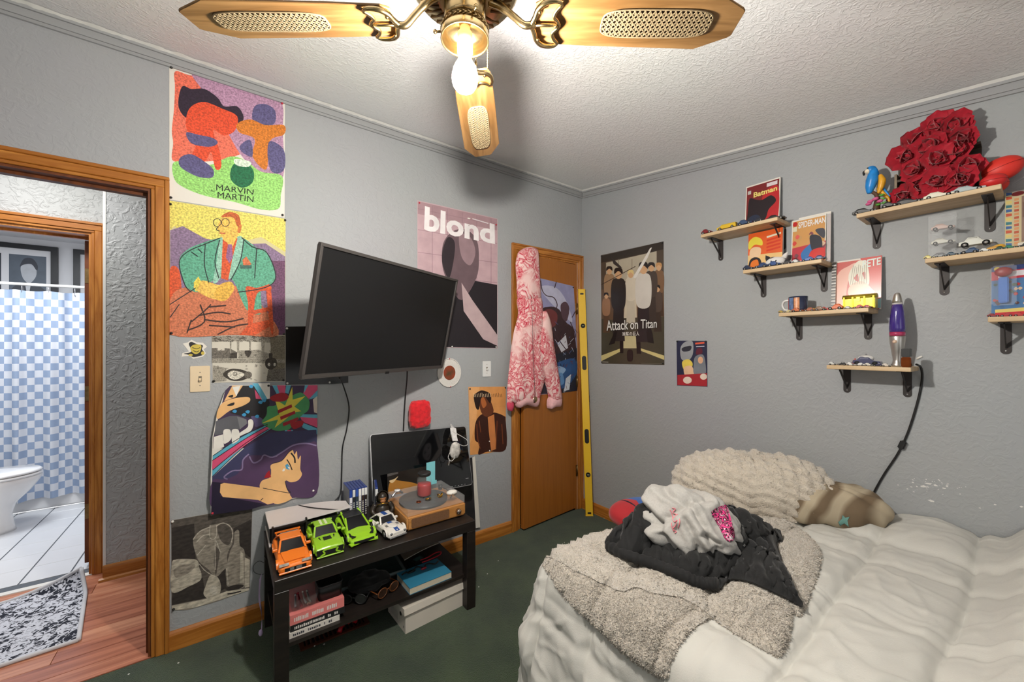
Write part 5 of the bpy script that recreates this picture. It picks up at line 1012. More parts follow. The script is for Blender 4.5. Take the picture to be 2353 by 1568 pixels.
car_row('s2', [(1708, 1734, 'navy', (30, 44, 72), 'sport'), (1735, 1764, 'dark blue', (34, 58, 104), 'sport'), (1765, 1794, 'blue', (40, 72, 130), 'sedan'), (1795, 1818, 'black', (30, 30, 34), 'sport'), (1819, 1842, 'white', (206, 206, 206), 'sport'), (1843, 1870, 'bright blue', (42, 88, 164), 'sport'), (1871, 1898, 'deep blue', (38, 62, 120), 'sedan')], 'the shelf with the orange book', G, .150)
car_row('s3', [(1790, 1803, 'gold', (170, 146, 60), 'sport'), (1804, 1818, 'pale gold', (196, 182, 130), 'sport'), (1820, 1846, 'orange', (190, 96, 44), 'sport'), (1848, 1872, 'burnt orange', (160, 84, 46), 'sedan'), (1873, 1900, 'brown', (132, 98, 70), 'sport'), (1902, 1938, 'bright orange', (214, 100, 44), 'sport'), (1940, 1958, 'white', (196, 190, 186), 'sedan'), (1960, 1984, 'scarlet', (180, 40, 36), 'sport'), (1985, 2004, 'crimson', (170, 30, 34), 'sport')], 'the shelf with the gold chest', G, .150)
car_row('s4', [(1904, 1923, 'pale grey', (206, 208, 206), 'sport'), (1925, 1944, 'black', (34, 36, 36), 'sport'), (1945, 1965, 'white', (222, 222, 220), 'sport'), (1966, 1986, 'silver', (214, 214, 214), 'sedan'), (1987, 2006, 'cream', (210, 206, 196), 'sport'), (2007, 2028, 'navy', (48, 44, 78), 'sport'), (2029, 2046, 'off-white', (208, 200, 190), 'sport')], 'the lava lamp shelf', G, .145)
car_row('s5', [(2126, 2144, 'pale yellow', (206, 190, 96), 'sport'), (2150, 2172, 'grey', (120, 124, 126), 'sedan'), (2174, 2204, 'teal blue', (36, 66, 84), 'sport'), (2206, 2250, 'blue', (34, 66, 104), 'sport'), (2252, 2278, 'white', (214, 216, 214), 'sport'), (2280, 2306, 'dark green', (26, 62, 50), 'sport'), (2308, 2336, 'green', (26, 120, 92), 'sport'), (2338, 2368, 'dark grey', (34, 38, 40), 'sport')], 'the clear display case shelf', G, .150)
car_row('s6', [(2270, 2296, 'dark red', (134, 24, 30), 'sport'), (2297, 2328, 'red', (170, 30, 38), 'sport'), (2329, 2360, 'bright red', (186, 36, 40), 'sport')], 'the shelf cut off at the right edge', G, .145)
zt = SHELF['s1'][2]
for (u, cn, col, dx, L, kind) in ((1988, 'black toy car at the left end of the rose shelf below the parrot', (28, 28, 30), .135, .085, 'sport'), (2046, 'small black toy car between the parrot and the rose box', (34, 32, 32), .150, .05, 'sport'), (2090, 'long black toy car in front of the rose box', (36, 36, 40), .135, .095, 'sport'), (2158, 'cream toy car in front of the roses', (226, 220, 200), .140, .085, 'sport'), (2225, 'pale silver toy car beside the red ball', (170, 184, 186), .135, .090, 'sport')):
    toy_car(cn, (XR - dx, RW(u, 450, XR - dx).y, zt), pi / 2, col, kind, L, .036, .026, G)
# ---- comics
SLV = mat('clear_sleeve', rgb(225, 228, 230), .1, trans=.0)
def comic(label, key, u0, u1, vt0, vt1, dx, draw, thick=.006, bg=(150, 40, 40), cat='comic book', name='comic_book', lean=.02, border=True, vb=None):
    xw = XR - dx; zt = SHELF[key][2]; A, B = RW(u0, vt0, xw), RW(u1, vt1, xw); zA = (A.z + B.z) / 2; h = zA - zt; yl, yr = A.y, B.y; w = yl - yr
    e = T(name, label, cat, (xw, (yl + yr) / 2, zt)); lx = lean
    def fn(x, y): return Vector((xw + lx * (1 - y), yl - w * x, zt + h * (1 - y)))
    nrm = (fn(1, 0) - fn(0, 0)).cross(fn(0, 1) - fn(0, 0)).normalized(); nrm = nrm if nrm.x < 0 else -nrm
    obj('backing_board', M().prism([fn(0, 0), fn(1, 0), fn(1, 1), fn(0, 1)], nrm * -thick), PAPER, e, world=True)
    a = Art(fn, nrm, .0004, 6e-5); b_ = .03 if border else 0; a.poly([(b_, b_), (1 - b_, b_), (1 - b_, 1), (b_, 1)], rgb(*bg)); draw(a); a.build('cover_print', GLOSS, e); return e
def d_bat(a):
    a.blob([(.55, .25), (.95, .2), (.95, .95), (.7, .98), (.5, .6)], rgb(186, 34, 40)); a.blob([(.12, .3), (.3, .35), (.5, .4), (.75, .35), (.9, .5), (.7, .65), (.6, .85), (.3, .98), (.06, .98), (.08, .6)], rgb(36, 24, 30)); a.blob([(.1, .75), (.35, .7), (.5, .85), (.3, .98), (.06, .98)], rgb(36, 44, 66)); a.poly([(.62, .06), (.92, .06), (.92, .14), (.62, .14)], rgb(220, 206, 210))
    a.text('Batman', [(.24, .18), (.92, .17), (.92, .28), (.24, .30)], rgb(232, 214, 120), .03); a.poly([(.06, .12), (.16, .12), (.16, .2), (.06, .2)], rgb(190, 186, 180))
comic('dark red comic in a clear sleeve, alone on the shelf nearest the corner', 's0', 1711, 1790, 428, 404, .050, d_bat, .010, (120, 34, 36))
def d_spi(a):
    r = random.Random(2); a.poly([(.03, .6), (1, .55), (1, 1), (.03, 1)], rgb(186, 44, 60))
    for _ in range(26): x, y = r.random(), r.uniform(.25, .95); a.blob([(x - .06, y), (x, y - .05), (x + .07, y), (x, y + .05)], rgb(*r.choice([(196, 150, 90), (206, 60, 50), (216, 180, 150), (120, 60, 70), (220, 90, 80)])))
    a.blob([(.3, .75), (.5, .6), (.7, .55), (.85, .75), (.6, .9), (.4, .92)], rgb(40, 110, 176)); a.blob([(.55, .4), (.85, .45), (.9, .7), (.65, .75)], rgb(30, 30, 44)); a.blob([(.7, .3), (.95, .3), (.95, .5)], rgb(60, 60, 70)); a.blob([(.6, .72), (.95, .7), (.95, .95), (.55, .95)], rgb(206, 40, 36))
    a.text('SPIDER-MAN', [(.2, .06), (.98, .06), (.98, .18), (.2, .20)], rgb(236, 232, 226), .02); a.ell(.1, .09, .07, .05, rgb(190, 30, 30)); a.poly([(.04, .15), (.16, .15), (.16, .25), (.04, .25)], rgb(226, 220, 190))
comic('orange, red and blue comic at the right end of the orange book shelf', 's2', 1817, 1896, 506, 490, .056, d_spi, .006, (206, 150, 84))
comic('second comic in a clear sleeve standing behind the orange, red and blue comic', 's2', 1834, 1908, 501, 483, .040, lambda a: a.poly([(.9, .05), (1, .05), (1, 1), (.9, 1)], rgb(190, 180, 178)), .004, (216, 214, 210), lean=.012)
def d_nar(a):
    a.poly([(0, .55), (1, .6), (1, 1), (0, 1)], rgb(236, 196, 130)); a.blob([(.02, .2), (.2, .1), (.4, .2), (.42, .35), (.2, .3), (.03, .4)], rgb(232, 214, 70)); a.blob([(.06, .42), (.2, .36), (.38, .42), (.36, .6), (.2, .66), (.06, .6)], rgb(236, 200, 160)); a.blob([(.05, .7), (.2, .62), (.38, .7), (.4, .95), (.05, .95)], rgb(40, 34, 36)); a.blob([(.1, .74), (.3, .7), (.32, .98), (.1, .98)], rgb(226, 120, 44))
    for j in range(5): a.line([(.55, .17 + .085 * j), (.95, .13 + .085 * j)], .045, rgb(214, 60, 30) if j else rgb(232, 226, 200), 0)
comic('orange book with yellow and red cover shapes beside the white plush', 's2', 1718, 1797, 537, 522, .060, d_nar, .016, (226, 96, 40), 'book', 'book', .012, False)
def d_pete(a):
    a.poly([(.55, .0), (1, .0), (1, .8), (.75, .85)], rgb(198, 58, 50)); a.blob([(.03, .3), (.3, .12), (.45, .1), (.3, .4), (.2, .9), (.03, 1)], rgb(226, 168, 150)); a.blob([(.3, .3), (.45, .08), (.6, .05), (.72, .2), (.75, .5), (.65, .55), (.5, .45), (.35, .55)], rgb(222, 216, 198)); a.blob([(.35, .5), (.6, .45), (.8, .6), (.85, .7), (.5, .75), (.3, .68)], rgb(228, 186, 164)); a.blob([(.42, .38), (.5, .3), (.52, .45)], rgb(190, 56, 50)); a.blob([(.6, .3), (.66, .28), (.66, .42)], rgb(190, 56, 50)); a.poly([(.86, .82), (1, .8), (1, .98), (.86, 1)], rgb(140, 190, 200))
    for k in range(8): a.line([(.4 + .04 * k, .12 + .02 * (k % 3)), (.34 + .05 * k, .5)], .012, rgb(150, 140, 120), 0)
    a.text('PETE', [(.60, .05), (.98, .03), (.98, .17), (.60, .20)], rgb(214, 222, 214), .02)
comic('red comic with a pale figure, titled PETE, behind the gold chest', 's3', 1918, 2024, 600, 586, .050, d_pete, .006, (190, 66, 56))
comic('comic spine with black and white pattern left of the red PETE comic', 's3', 1909, 1919, 602, 600, .062, lambda a: [a.poly([(0, .06 * k), (1, .06 * k), (1, .06 * k + .03), (0, .06 * k + .03)], rgb(190, 188, 184) if k % 2 else rgb(150, 146, 140)) for k in range(16)], .010, (34, 32, 32), border=False)
def d_big(a):
    a.poly([(.0, 0), (.16, 0), (.16, 1), (0, 1)], rgb(206, 196, 150))
    for j in range(14): a.poly([(.02, .07 * j), (.15, .07 * j + .01), (.15, .07 * j + .05), (.02, .07 * j + .05)], rgb(*[(60, 100, 160), (196, 80, 50), (222, 200, 120), (50, 120, 130)][j % 4])); a.poly([(.2, .12 + .06 * j), (.3, .12 + .06 * j), (.3, .16 + .06 * j), (.2, .16 + .06 * j)], rgb(*[(216, 150, 100), (190, 90, 60)][j % 2]))
    a.poly([(.36, .1), (1, .1), (1, .8), (.36, .85)], rgb(140, 112, 98)); a.poly([(.38, .2), (1, .2), (1, .5), (.38, .45)], rgb(120, 92, 80)); a.ell(.28, .05, .14, .035, rgb(150, 34, 40)); a.poly([(.28, .86), (.9, .86), (.9, .97), (.28, .97)], rgb(222, 218, 206))
comic('tall beige patterned comic at the picture edge above the green toy cars', 's5', 2309, 2420, 440, 421, .060, d_big, .008, (206, 190, 150))
# toy card (blister pack)
def d_pez(a):
    r = random.Random(8); a.poly([(0, .0), (1, 0), (1, .1), (0, .1)], rgb(26, 56, 120)); a.poly([(0, .1), (1, .08), (1, .24), (0, .27)], rgb(196, 40, 60)); a.poly([(.14, .12), (.9, .1), (.9, .2), (.14, .22)], rgb(228, 224, 230))
    for _ in range(40): x, y = r.random() * .95, r.uniform(.3, .8); a.blob([(x - .04, y), (x, y - .03), (x + .05, y), (x, y + .03)], rgb(*r.choice([(196, 60, 60), (70, 110, 160), (216, 190, 160), (90, 60, 60), (60, 90, 80)])))
    a.poly([(.08, .84), (.72, .82), (.72, .98), (.08, .99)], rgb(222, 200, 110)); a.poly([(.08, .9), (.72, .89), (.72, .98), (.08, .99)], rgb(196, 40, 50)); a.ell(.12, .05, .07, .04, rgb(226, 200, 60))
e = comic('blue and red toy card with a blue dispenser, standing on the red toy car shelf', 's6', 2278, 2392, 612, 604, .075, d_pez, .004, (74, 120, 170), 'toy pack', 'toy_pack', .01, False)
yb = RW(2306, 660, XR - .085).y; obj('dispenser', M().bx(XR - .090, XR - .078, yb - .012, yb + .012, 1.461 + .055, 1.461 + .150), mat('dispenser_blue', rgb(70, 120, 200), .3, coat=.4), e, world=True, bevel=.003); obj('dispenser_head', M().sph((XR - .085, yb, 1.461 + .17), (.010, .022, .018), 14, 8), mat('dispenser_red', rgb(150, 50, 50), .4), e, world=True)
obj('blister', M().bx(XR - .098, XR - .076, yb - .03, yb + .03, 1.461 + .045, 1.461 + .195), CLEAR, e, world=True, bevel=.006)
# ---- plush on the orange book shelf
zt = SHELF['s2'][2]; yc = RW(1783, 600, XR - .11).y; PLW = mat('plush_white', rgb(228, 224, 220), .9, sheen=.4, bump=.3, bscale=120); PLK = mat('plush_black', rgb(40, 36, 38), .9, sheen=.3)
e = T('plush_toy', 'small white plush animal with black patches on the orange book shelf', 'plush toy', (XR - .115, yc, zt))
obj('body', M().sph((0, 0, .027), (.030, .046, .027), 20, 12), PLW, e); obj('patch', M().sph((.004, .012, .037), (.026, .022, .020), 14, 10), PLK, e)
for y, mt in ((-.038, PLW), (.030, PLK)): obj('ear', M().lathe([(.014, 0), (.010, .018), (.0, .034)], (0, 0, 0), 10, rot=Matrix.Rotation(-.5 * math.copysign(1, y), 3, 'X')).xf(Matrix.Translation((0, y, .042))), mt, e)
for y in (-.012, .010): obj('eye', M().sph((-.0285, y, .030), .0035, 8, 6), PLK, e)
obj('tail', M().tube(spline([(.0, -.040, .02), (-.004, -.060, .03), (-.004, -.064, .05)], 4), [.009] * 9, 8), PLK, e)
# ---- mug, chest and small toys
zt = SHELF['s3'][2]; yc = RW(1834, 700, XR - .10).y
e = T('mug', 'printed ceramic mug with dark blue and red panels and a white handle', 'mug', (XR - .10, yc, zt)); R_ = .040
obj('cup', M().lathe([(.0, 0), (.038, 0), (R_, .004), (R_, .080), (.036, .080), (.036, .008), (0, .008)], (0, 0, 0), 36), mat('mug_navy', rgb(44, 52, 78), .25, coat=.5), e)
for k, c_ in enumerate(((206, 140, 96), (96, 120, 160), (176, 26, 36), (34, 36, 52))):
    t0_ = radians(205 - 38 * k); obj('panel', M().grid(lambda a_, b_: Vector(((R_ + .0006) * cos(t0_ - a_ * .58), (R_ + .0006) * sin(t0_ - a_ * .58), .008 + .066 * b_)), 8, 1, flip=True), mat('mug_panel%d' % k, rgb(*c_), .3, var=.35, vscale=60), e)
obj('handle', M().tube(spline([(.004, .038, .066), (.0, .060, .062), (.0, .068, .042), (.0, .058, .020), (.004, .038, .014)], 6), .0055, 8), mat('mug_white', rgb(214, 214, 212), .3), e)
yc = RW(1976, 700, XR - .115).y; e = T('treasure_chest', 'small shiny gold toy chest in front of the red comic', 'toy chest', (XR - .115, yc, zt)); GO = mat('gold_plastic', rgb(206, 184, 60), .25, .75, var=.2, vscale=40)
obj('box', M().bx(-.024, .024, -.055, .055, 0, .046), GO, e, bevel=.002); obj('lid', M().loft([[Vector((.026 * cos(t), y, .048 + .018 * sin(t))) for t in [pi * k / 10 for k in range(11)]] for y in (-.057, .057)], 0, True), GO, e)
for y in (-.05, -.02, .02, .05): obj('strap', M().bx(-.0268, -.0242, y - .003, y + .003, 0, .054), mat('gold_dark', rgb(160, 136, 40), .3, .8), e)
obj('latch', M().bx(-.029, -.024, -.006, .006, .032, .052), GO, e)
for (u, lab, col, sz) in ((1868, 'small yellow and black toy beside the printed mug', (206, 172, 60), .012), (1884, 'small salmon toy figure lying beside the mug', (206, 96, 84), .013), (1899, 'small pink toy next to the comic spine', (226, 110, 130), .010)):
    y_ = RW(u, 700, XR - .10).y; e = T('small_toy', lab, 'toy', (XR - .10, y_, zt), 0, 'small toys by the mug'); obj('body', M().sph((0, 0, sz * .8), (sz, sz * 1.35, sz * .8), 12, 8), toy_mat(col), e); obj('head', M().sph((-.002, -sz * 1.2, sz * 1.1), sz * .62, 10, 8), toy_mat(tuple(int(k * .9) for k in col)), e)
# ---- lava lamp shelf
zt = SHELF['s4'][2]; xw = XR - .088; lc = RW(2062, 836, xw); lc = Vector((xw, lc.y, zt)); s_ = hypot(CXA * lc.x + SX * lc.y, 0) / F
def zz(v): return RW(2062, v, xw).z - RW(2062, 836, xw).z
SIL = mat('lamp_silver', rgb(196, 192, 186), .32, .85); e = T('lava_lamp', 'lava lamp with purple liquid and a silver base on the lowest shelf', 'lava lamp', tuple(lc))
def rr(px): return px * s_ / sqrt(1 + ((2062 - CX) / F) ** 2)
obj('base', M().lathe([(rr(15), 0), (rr(16), zz(833)), (rr(12), zz(828)), (rr(10.5), zz(821)), (rr(14), zz(805)), (rr(18), zz(783)), (rr(19.5), zz(768)), (rr(18.5), zz(766)), (0, zz(766))], (0, 0, 0), 32), SIL, e)
bd = M().cyl((0, 0, 0), (0, 0, .0012), rr(5.5), n=18); n_ = Vector((-lc.x, -lc.y, 0)).normalized(); bd.xf(Matrix.Translation(n_ * rr(19.1) + Vector((0, 0, zz(779))) - Vector((0, 0, 0))) @ n_.to_track_quat('Z', 'Y').to_matrix().to_4x4() @ Matrix.Translation((rr(-6), 0, -.002))); obj('badge', bd, mat('badge_copper', rgb(214, 184, 160), .4), e)
PUR = mat('lamp_purple', rgb(62, 44, 128), .06, spec=.6, coat=.6); obj('liquid', M().lathe([(0, zz(757)), (rr(19.4), zz(757)), (rr(19.6), zz(748)), (rr(18.2), zz(728)), (rr(16), zz(710)), (rr(13.4), zz(694)), (0, zz(694))], (0, 0, 0), 32), PUR, e)
obj('wax', M().lathe([(0, zz(766)), (rr(19.2), zz(766)), (rr(19.5), zz(757)), (0, zz(757))], (0, 0, 0), 32), mat('lamp_pink_wax', rgb(170, 50, 92), .15, coat=.5), e)
obj('glass_collar', M().lathe([(rr(13.4), zz(694)), (rr(12.8), zz(690)), (0, zz(690))], (0, 0, 0), 32), mat('collar_clear', rgb(196, 190, 190), .1), e)
obj('cap', M().lathe([(0, zz(690)), (rr(12.8), zz(690)), (rr(11.5), zz(684)), (rr(9), zz(674)), (rr(7), zz(669)), (rr(4), zz(667)), (0, zz(666.6))], (0, 0, 0), 28), SIL, e)
yc = RW(2083, 842, XR - .150).y; e = T('perfume_bottle', 'small amber perfume bottle with a tall black cap beside the lava lamp', 'perfume bottle', (XR - .150, yc, zt)); obj('bottle', M().bx(-.014, .014, -.0145, .0145, 0, .042), mat('amber_glass', rgb(140, 70, 26), .08, trans=.5, ior=1.3), e, bevel=.003); obj('cap', M().bx(-.0135, .0135, -.014, .014, .043, .077), BLK, e, bevel=.002)
yc = RW(1992, 828, XR - .10).y; e = T('model_car', 'white and navy domed model car behind the row on the lava lamp shelf', 'toy car', (XR - .095, yc, zt), pi / 2)
bd, gl, wh, hb = car_mesh('sedan', .095, .046, .040); obj('body', bd, toy_mat((70, 72, 104)), e, bevel=.002, seg=1); obj('windows', gl, GLZ, e); obj('roof', M().sph((.004, 0, .033), (.028, .019, .014), 16, 10), toy_mat((222, 220, 216)), e); obj('roof_light', M().sph((.004, 0, .049), .004, 8, 6), toy_mat((120, 120, 124)), e)
for x in (-.03, .03):
    for y in (-.021, .021): obj('wheel', M().cyl((x, y - .003, .010), (x, y + .003, .010), .010, n=14), TYRE, e)
e = T('small_toy', 'tiny salmon toy behind the white toy car on the lava lamp shelf', 'toy', (XR - .08, RW(1965, 820, XR - .08).y, zt)); obj('body', M().lathe([(.010, 0), (.011, .012), (.006, .024), (0, .028)], (0, 0, 0), 10), toy_mat((214, 110, 96)), e); obj('tip', M().sph((0, 0, .029), .003, 6, 4), toy_mat((190, 80, 70)), e)
# ---- clear display case with three small cars, one more on a clear plinth
zt = SHELF['s5'][2]; xw = XR - .085; yl_, yr_ = RW(2136, 540, xw).y, RW(2200, 540, xw).y; ztop = RW(2136, 502, xw).z; Hc = ztop - zt; Wc = yl_ - yr_
e = T('display_case', 'clear three-tier display case on the shelf below the roses', 'display case', (xw, (yl_ + yr_) / 2, zt)); tk = .0025; m = M()
for k in range(4): m.bx(-.028, .028, -Wc / 2, Wc / 2, k * (Hc - tk) / 3, k * (Hc - tk) / 3 + tk)
m.bx(-.028, .028, -Wc / 2, -Wc / 2 + tk, tk, Hc).bx(-.028, .028, Wc / 2 - tk, Wc / 2, tk, Hc); obj('case', m, CLEAR, e); obj('front_pane', M().bx(-.030, -.028, -Wc / 2, Wc / 2, 0, Hc), CLEAR, e)
for k, (lab, col) in enumerate((('grey toy car on the bottom tier of the clear display case', (110, 112, 116)), ('white and yellow toy car on the middle tier of the clear case', (206, 204, 190)), ('dusty pink toy car on the top tier of the clear case', (200, 168, 156)))): toy_car(lab, (xw, (yl_ + yr_) / 2, zt + k * (Hc - tk) / 3 + tk), pi / 2, col, 'sport', .066, .030, .026, 'cars in clear cases')
yc = RW(2242, 545, XR - .09).y; e = T('display_plinth', 'low clear plinth under the white rally car', 'display plinth', (XR - .09, yc, zt)); obj('plinth', M().bx(-.03, .03, -.052, .052, 0, .032), CLEAR, e, bevel=.002)
toy_car('white and black toy rally car standing on the clear plinth', (XR - .09, yc, zt + .033), pi / 2, (216, 216, 206), 'sedan', .085, .040, .038, 'cars in clear cases')
yc = RW(2290, 560, XR - .10).y; e = T('rubber_duck', 'small round yellow toy behind the green toy cars', 'toy', (XR - .10, yc, zt)); obj('body', M().sph((0, 0, .013), (.018, .030, .013), 16, 10), toy_mat((226, 166, 40)), e); obj('top', M().sph((0, -.006, .024), (.010, .014, .006), 12, 8), toy_mat((232, 180, 60)), e)
# ---- roses in a dark wooden box on the top shelf
zt = SHELF['s1'][2]; xb = XR - .012
BOXW = wood('box_dark_wood', rgb(52, 40, 30), rgb(84, 68, 50), 3, 'Y', .6, 10, 3); BOXE = wood('box_edge_wood', rgb(120, 104, 84), rgb(150, 132, 108), 3, 'Y', .6, 10, 3)
ya, yb = RW(2060, 400, XR - .05).y, RW(2254, 400, XR - .05).y; zb = RW(2254, 330, XR - .05).z
e = T('rose_box', 'dark wooden wall box packed with red roses on the top right shelf', 'box', (XR - .05, (ya + yb) / 2, zt))
obj('back_panel', M().bx(XR - .016, XR - .010, yb, ya, zt, zb), BOXW, e, world=True)
for z in (zt + .004, (zt + zb) / 2 - .03, (zt + zb) / 2 + .03, zb): obj('slat', M().bx(XR - .062, XR - .016, yb, ya, z - .004, z + .006), BOXW, e, world=True)
for y in (ya, yb): obj('end_board', M().bx(XR - .066, XR - .010, y - .004, y + .004, zt, zb - .06 if y == yb else zb - .04), BOXE, e, world=True)
RED = mat('rose_red', rgb(172, 6, 36), .7, var=.25, vscale=30, sheen=.3); LEAF = mat('rose_leaf', rgb(46, 110, 66), .6, var=.2, vscale=30)
def petal_mesh(L, W, curl, cup, seed):
    def fn(a, b):
        t = a; w = W * (sin(pi * min(1, .14 + .74 * t)) ** .7) * (1 if t < .72 else max(.05, 1 - (t - .72) * 3.2)); s = (b - .5) * 2
        x = L * sin(t * curl) / curl; z = L * (1 - cos(t * curl)) / curl
        return Vector((x, s * w, .004 + z + cup * s * s * w + .0025 * sin(5 * s + seed) * t - .010 * max(0, t - .8) * (1 - abs(s))))
    return M().grid(fn, 7, 6)
PET = [petal_mesh(.068, .034, .75, .16, 1), petal_mesh(.050, .029, 1.15, .40, 2), petal_mesh(.034, .020, 1.7, .8, 3)]
pet_data = None
def rose(pos, nrm, sc, label, seed):
    global pet_data
    e = T('rose', label, 'rose', tuple(pos), 0, 'red roses in the dark box'); nrm = Vector(nrm).normalized(); Q = nrm.to_track_quat('Z', 'Y').to_matrix().to_4x4(); e.matrix_basis = Matrix.Translation(pos) @ Q @ Matrix.Rotation(seed * 1.7, 4, 'Z') @ Matrix.Scale(sc, 4)
    if pet_data is None:
        tmp = [obj('petal', p, RED, e) for p in PET]; pet_data = [o.data for o in tmp]
        for o in tmp: bpy.data.objects.remove(o)
    rr_ = random.Random(seed); datas = pet_data
    for ring, (n, tilt, z0, r0) in enumerate(((6, .10, 0, .004), (5, .55, .006, .003), (4, 1.0, .010, .001))):
        for k in range(n):
            o = bpy.data.objects.new('petal', datas[ring]); C.objects.link(o); o.parent = e; a = 2 * pi * k / n + ring * .6 + rr_.uniform(-.2, .2)
            o.matrix_basis = Matrix.Translation((0, 0, z0)) @ Matrix.Rotation(a, 4, 'Z') @ Matrix.Rotation(-tilt * rr_.uniform(.3, 1.7), 4, 'Y') @ Matrix.Translation((r0, 0, 0)) @ Matrix.Scale(rr_.uniform(.8, 1.15), 4)
    obj('heart', M().lathe([(.003, .0), (.010, .010), (.0095, .026), (.006, .032), (.004, .024), (.0, .022)], (0, 0, 0), 12), RED, e)
RS = [(2152, 293, .055, 'rose at the top left of the bunch'), (2198, 287, .06, 'rose at the very top of the bunch'), (2214, 318, .075, 'rose at the upper right edge of the bunch'), (2102, 327, .06, 'rose at the upper left edge of the bunch'), (2075, 364, .065, 'rose at the far left of the bunch'), (2153, 366, .095, 'rose in the very centre of the bunch'), (2104, 388, .085, 'rose at the lower left of the bunch above the gap'), (2225, 384, .085, 'rose at the right of the bunch beside the red ball'), (2206, 412, .10, 'rose low on the right above the silver toy car'), (2116, 430, .075, 'rose low on the left behind the black toy car'), (2152, 416, .10, 'rose low in the middle above the cream toy car'), (2182, 424, .085, 'smaller rose squeezed low between its neighbours'), (2082, 450, .065, 'rose at the bottom left corner of the box'), (2196, 352, .07, 'rose right of the centre with broad petals'), (2140, 335, .075, 'rose between the top and the centre of the bunch')]
for i, (u, v, dx, lab) in enumerate(RS):
    p = RW(u, v, XR - dx); p.z = max(p.z, zt + .034); d = Vector((0, 0, HC)) - p; rr_ = random.Random(i + 40); rose(p, (d.normalized() + Vector((-.2, rr_.uniform(-.35, .35), rr_.uniform(-.1, .5)))), .86 if 'smaller' not in lab else .6, 'red fabric ' + lab, i + 1)
for (u, v) in ((2102, 312), (2090, 410), (2175, 378), (2238, 326), (2218, 352), (2067, 390)):
    p = RW(u, v, XR - .06); lf = M().grid(lambda a_, b_: Vector((.03 * a_, .011 * sin(pi * a_) * (b_ - .5) * 2, .006 * sin(3 * a_))), 6, 4); lf.xf(Matrix.Translation(p) @ Matrix.Rotation(u * .7, 4, 'X') @ Matrix.Rotation(pi / 2 + v, 4, 'Z')); obj('leaf', lf, LEAF, e, world=True)
# ---- parrot figurine
def pz(u, v, dx=.10): return RW(u, v, XR - dx)
base = pz(2012, 470); base = Vector((XR - .10, base.y, zt)); BLUE = mat('parrot_blue', rgb(26, 130, 206), .35, var=.2, vscale=40); GOL = mat('parrot_gold', rgb(222, 160, 34), .35, var=.2, vscale=40)
e = T('parrot_figurine', 'blue and gold parrot figurine on a flowered branch at the left of the rose shelf', 'figurine', tuple(base))
def pt(u, v, dx=.10): return pz(u, v, dx) - base
def sk2(pts, rad, n=12): return M().tube(spline(pts, 5), [rad[min(len(rad) - 1, int(i / 5))] + (rad[min(len(rad) - 1, int(i / 5) + 1)] - rad[min(len(rad) - 1, int(i / 5))]) * ((i % 5) / 5) for i in range(5 * (len(pts) - 1) + 1)], n)
obj('body', sk2([pt(2004, 386), pt(2007, 398), pt(2004, 414), pt(2000, 430), pt(1998, 445)], [.012, .018, .022, .018, .008]), BLUE, e)
obj('head', M().sph(pt(2002, 391), (.019, .018, .018), 16, 12), BLUE, e); obj('face_patch', M().sph(pt(1998, 394) + Vector((-.006, .004, 0)), (.014, .013, .012), 14, 10), mat('parrot_white', rgb(226, 214, 190), .4, var=.1, vscale=80), e)
obj('beak', sk2([pt(1991, 394, .106), pt(1986, 397, .108), pt(1985, 404, .106)], [.0085, .007, .002], 10), BLK, e); obj('eye', M().sph(pt(1996, 389) + Vector((-.017, 0, 0)), .003, 8, 6), BLK, e)
obj('wing', sk2([pt(2022, 402, .10), pt(2027, 415, .10), pt(2024, 430, .10), pt(2018, 445, .10)], [.006, .013, .011, .004]), GOL, e)
obj('tail', sk2([pt(2018, 432, .09), pt(2030, 445, .09), pt(2040, 455, .09), pt(2044, 464, .09)], [.008, .007, .006, .003]), GOL, e); obj('tail', sk2([pt(2026, 430, .084), pt(2036, 442, .084), pt(2045, 452, .084)], [.006, .006, .003]), BLUE, e)
obj('branch', sk2([Vector((0, 0, .0)), pt(2016, 460), pt(2014, 448), pt(2005, 442)], [.016, .010, .008, .006], 8), mat('branch_brown', rgb(84, 56, 36), .6), e); obj('plinth', M().lathe([(.034, 0), (.030, .006), (.018, .012), (0, .013)], (0, 0, 0), 14), mat('plinth_green', rgb(60, 84, 46), .5, var=.4, vscale=50), e)
for (u, v) in ((2000, 463), (2012, 457), (1996, 469), (2022, 462)): obj('flower', M().sph(pt(u, v, .125), (.008, .011, .007), 10, 6), mat('flower_pink', rgb(206, 90, 140), .5), e)
for (u, v) in ((2028, 457), (2032, 466), (2018, 470), (2026, 448)): obj('leaf', M().sph(pt(u, v, .115), (.004, .010, .005), 8, 6), mat('leaf_green', rgb(80, 150, 50), .5), e)
# ---- plain red balls beside the roses
BALL = mat('ball_red', rgb(226, 52, 40), .5); y1_ = RW(2300, 385, XR - .07)
e = T('foam_ball', 'large plain red oval ball leaning on the wall right of the roses', 'ball', (XR - .062, y1_.y, zt)); obj('ball', M().sph((.015, 0, .086), (.040, .056, .044), 28, 18, rot=Matrix.Rotation(radians(-18), 3, 'X')), BALL, e); obj('seam', M().tube([Matrix.Rotation(radians(-18), 3, 'X') @ Vector((.0405 * cos(t), .0565 * sin(t), 0)) + Vector((.015, 0, .086)) for t in [2 * pi * k / 40 for k in range(40)]], .0008, 5, closed=True), mat('seam_dark', rgb(150, 20, 20), .6), e)
y2_ = RW(2283, 412, XR - .13); e = T('foam_ball', 'medium red ball at the right end of the rose shelf', 'ball', (XR - .128, y2_.y, zt)); obj('ball', M().sph((0, 0, .026), (.028, .034, .026), 24, 16), mat('ball_dark_red', rgb(206, 40, 40), .45), e); obj('seam', M().tube([(.0285 * cos(t), .0345 * sin(t), .026) for t in [2 * pi * k / 36 for k in range(36)]], .0008, 5, closed=True), MATS['seam_dark'], e)
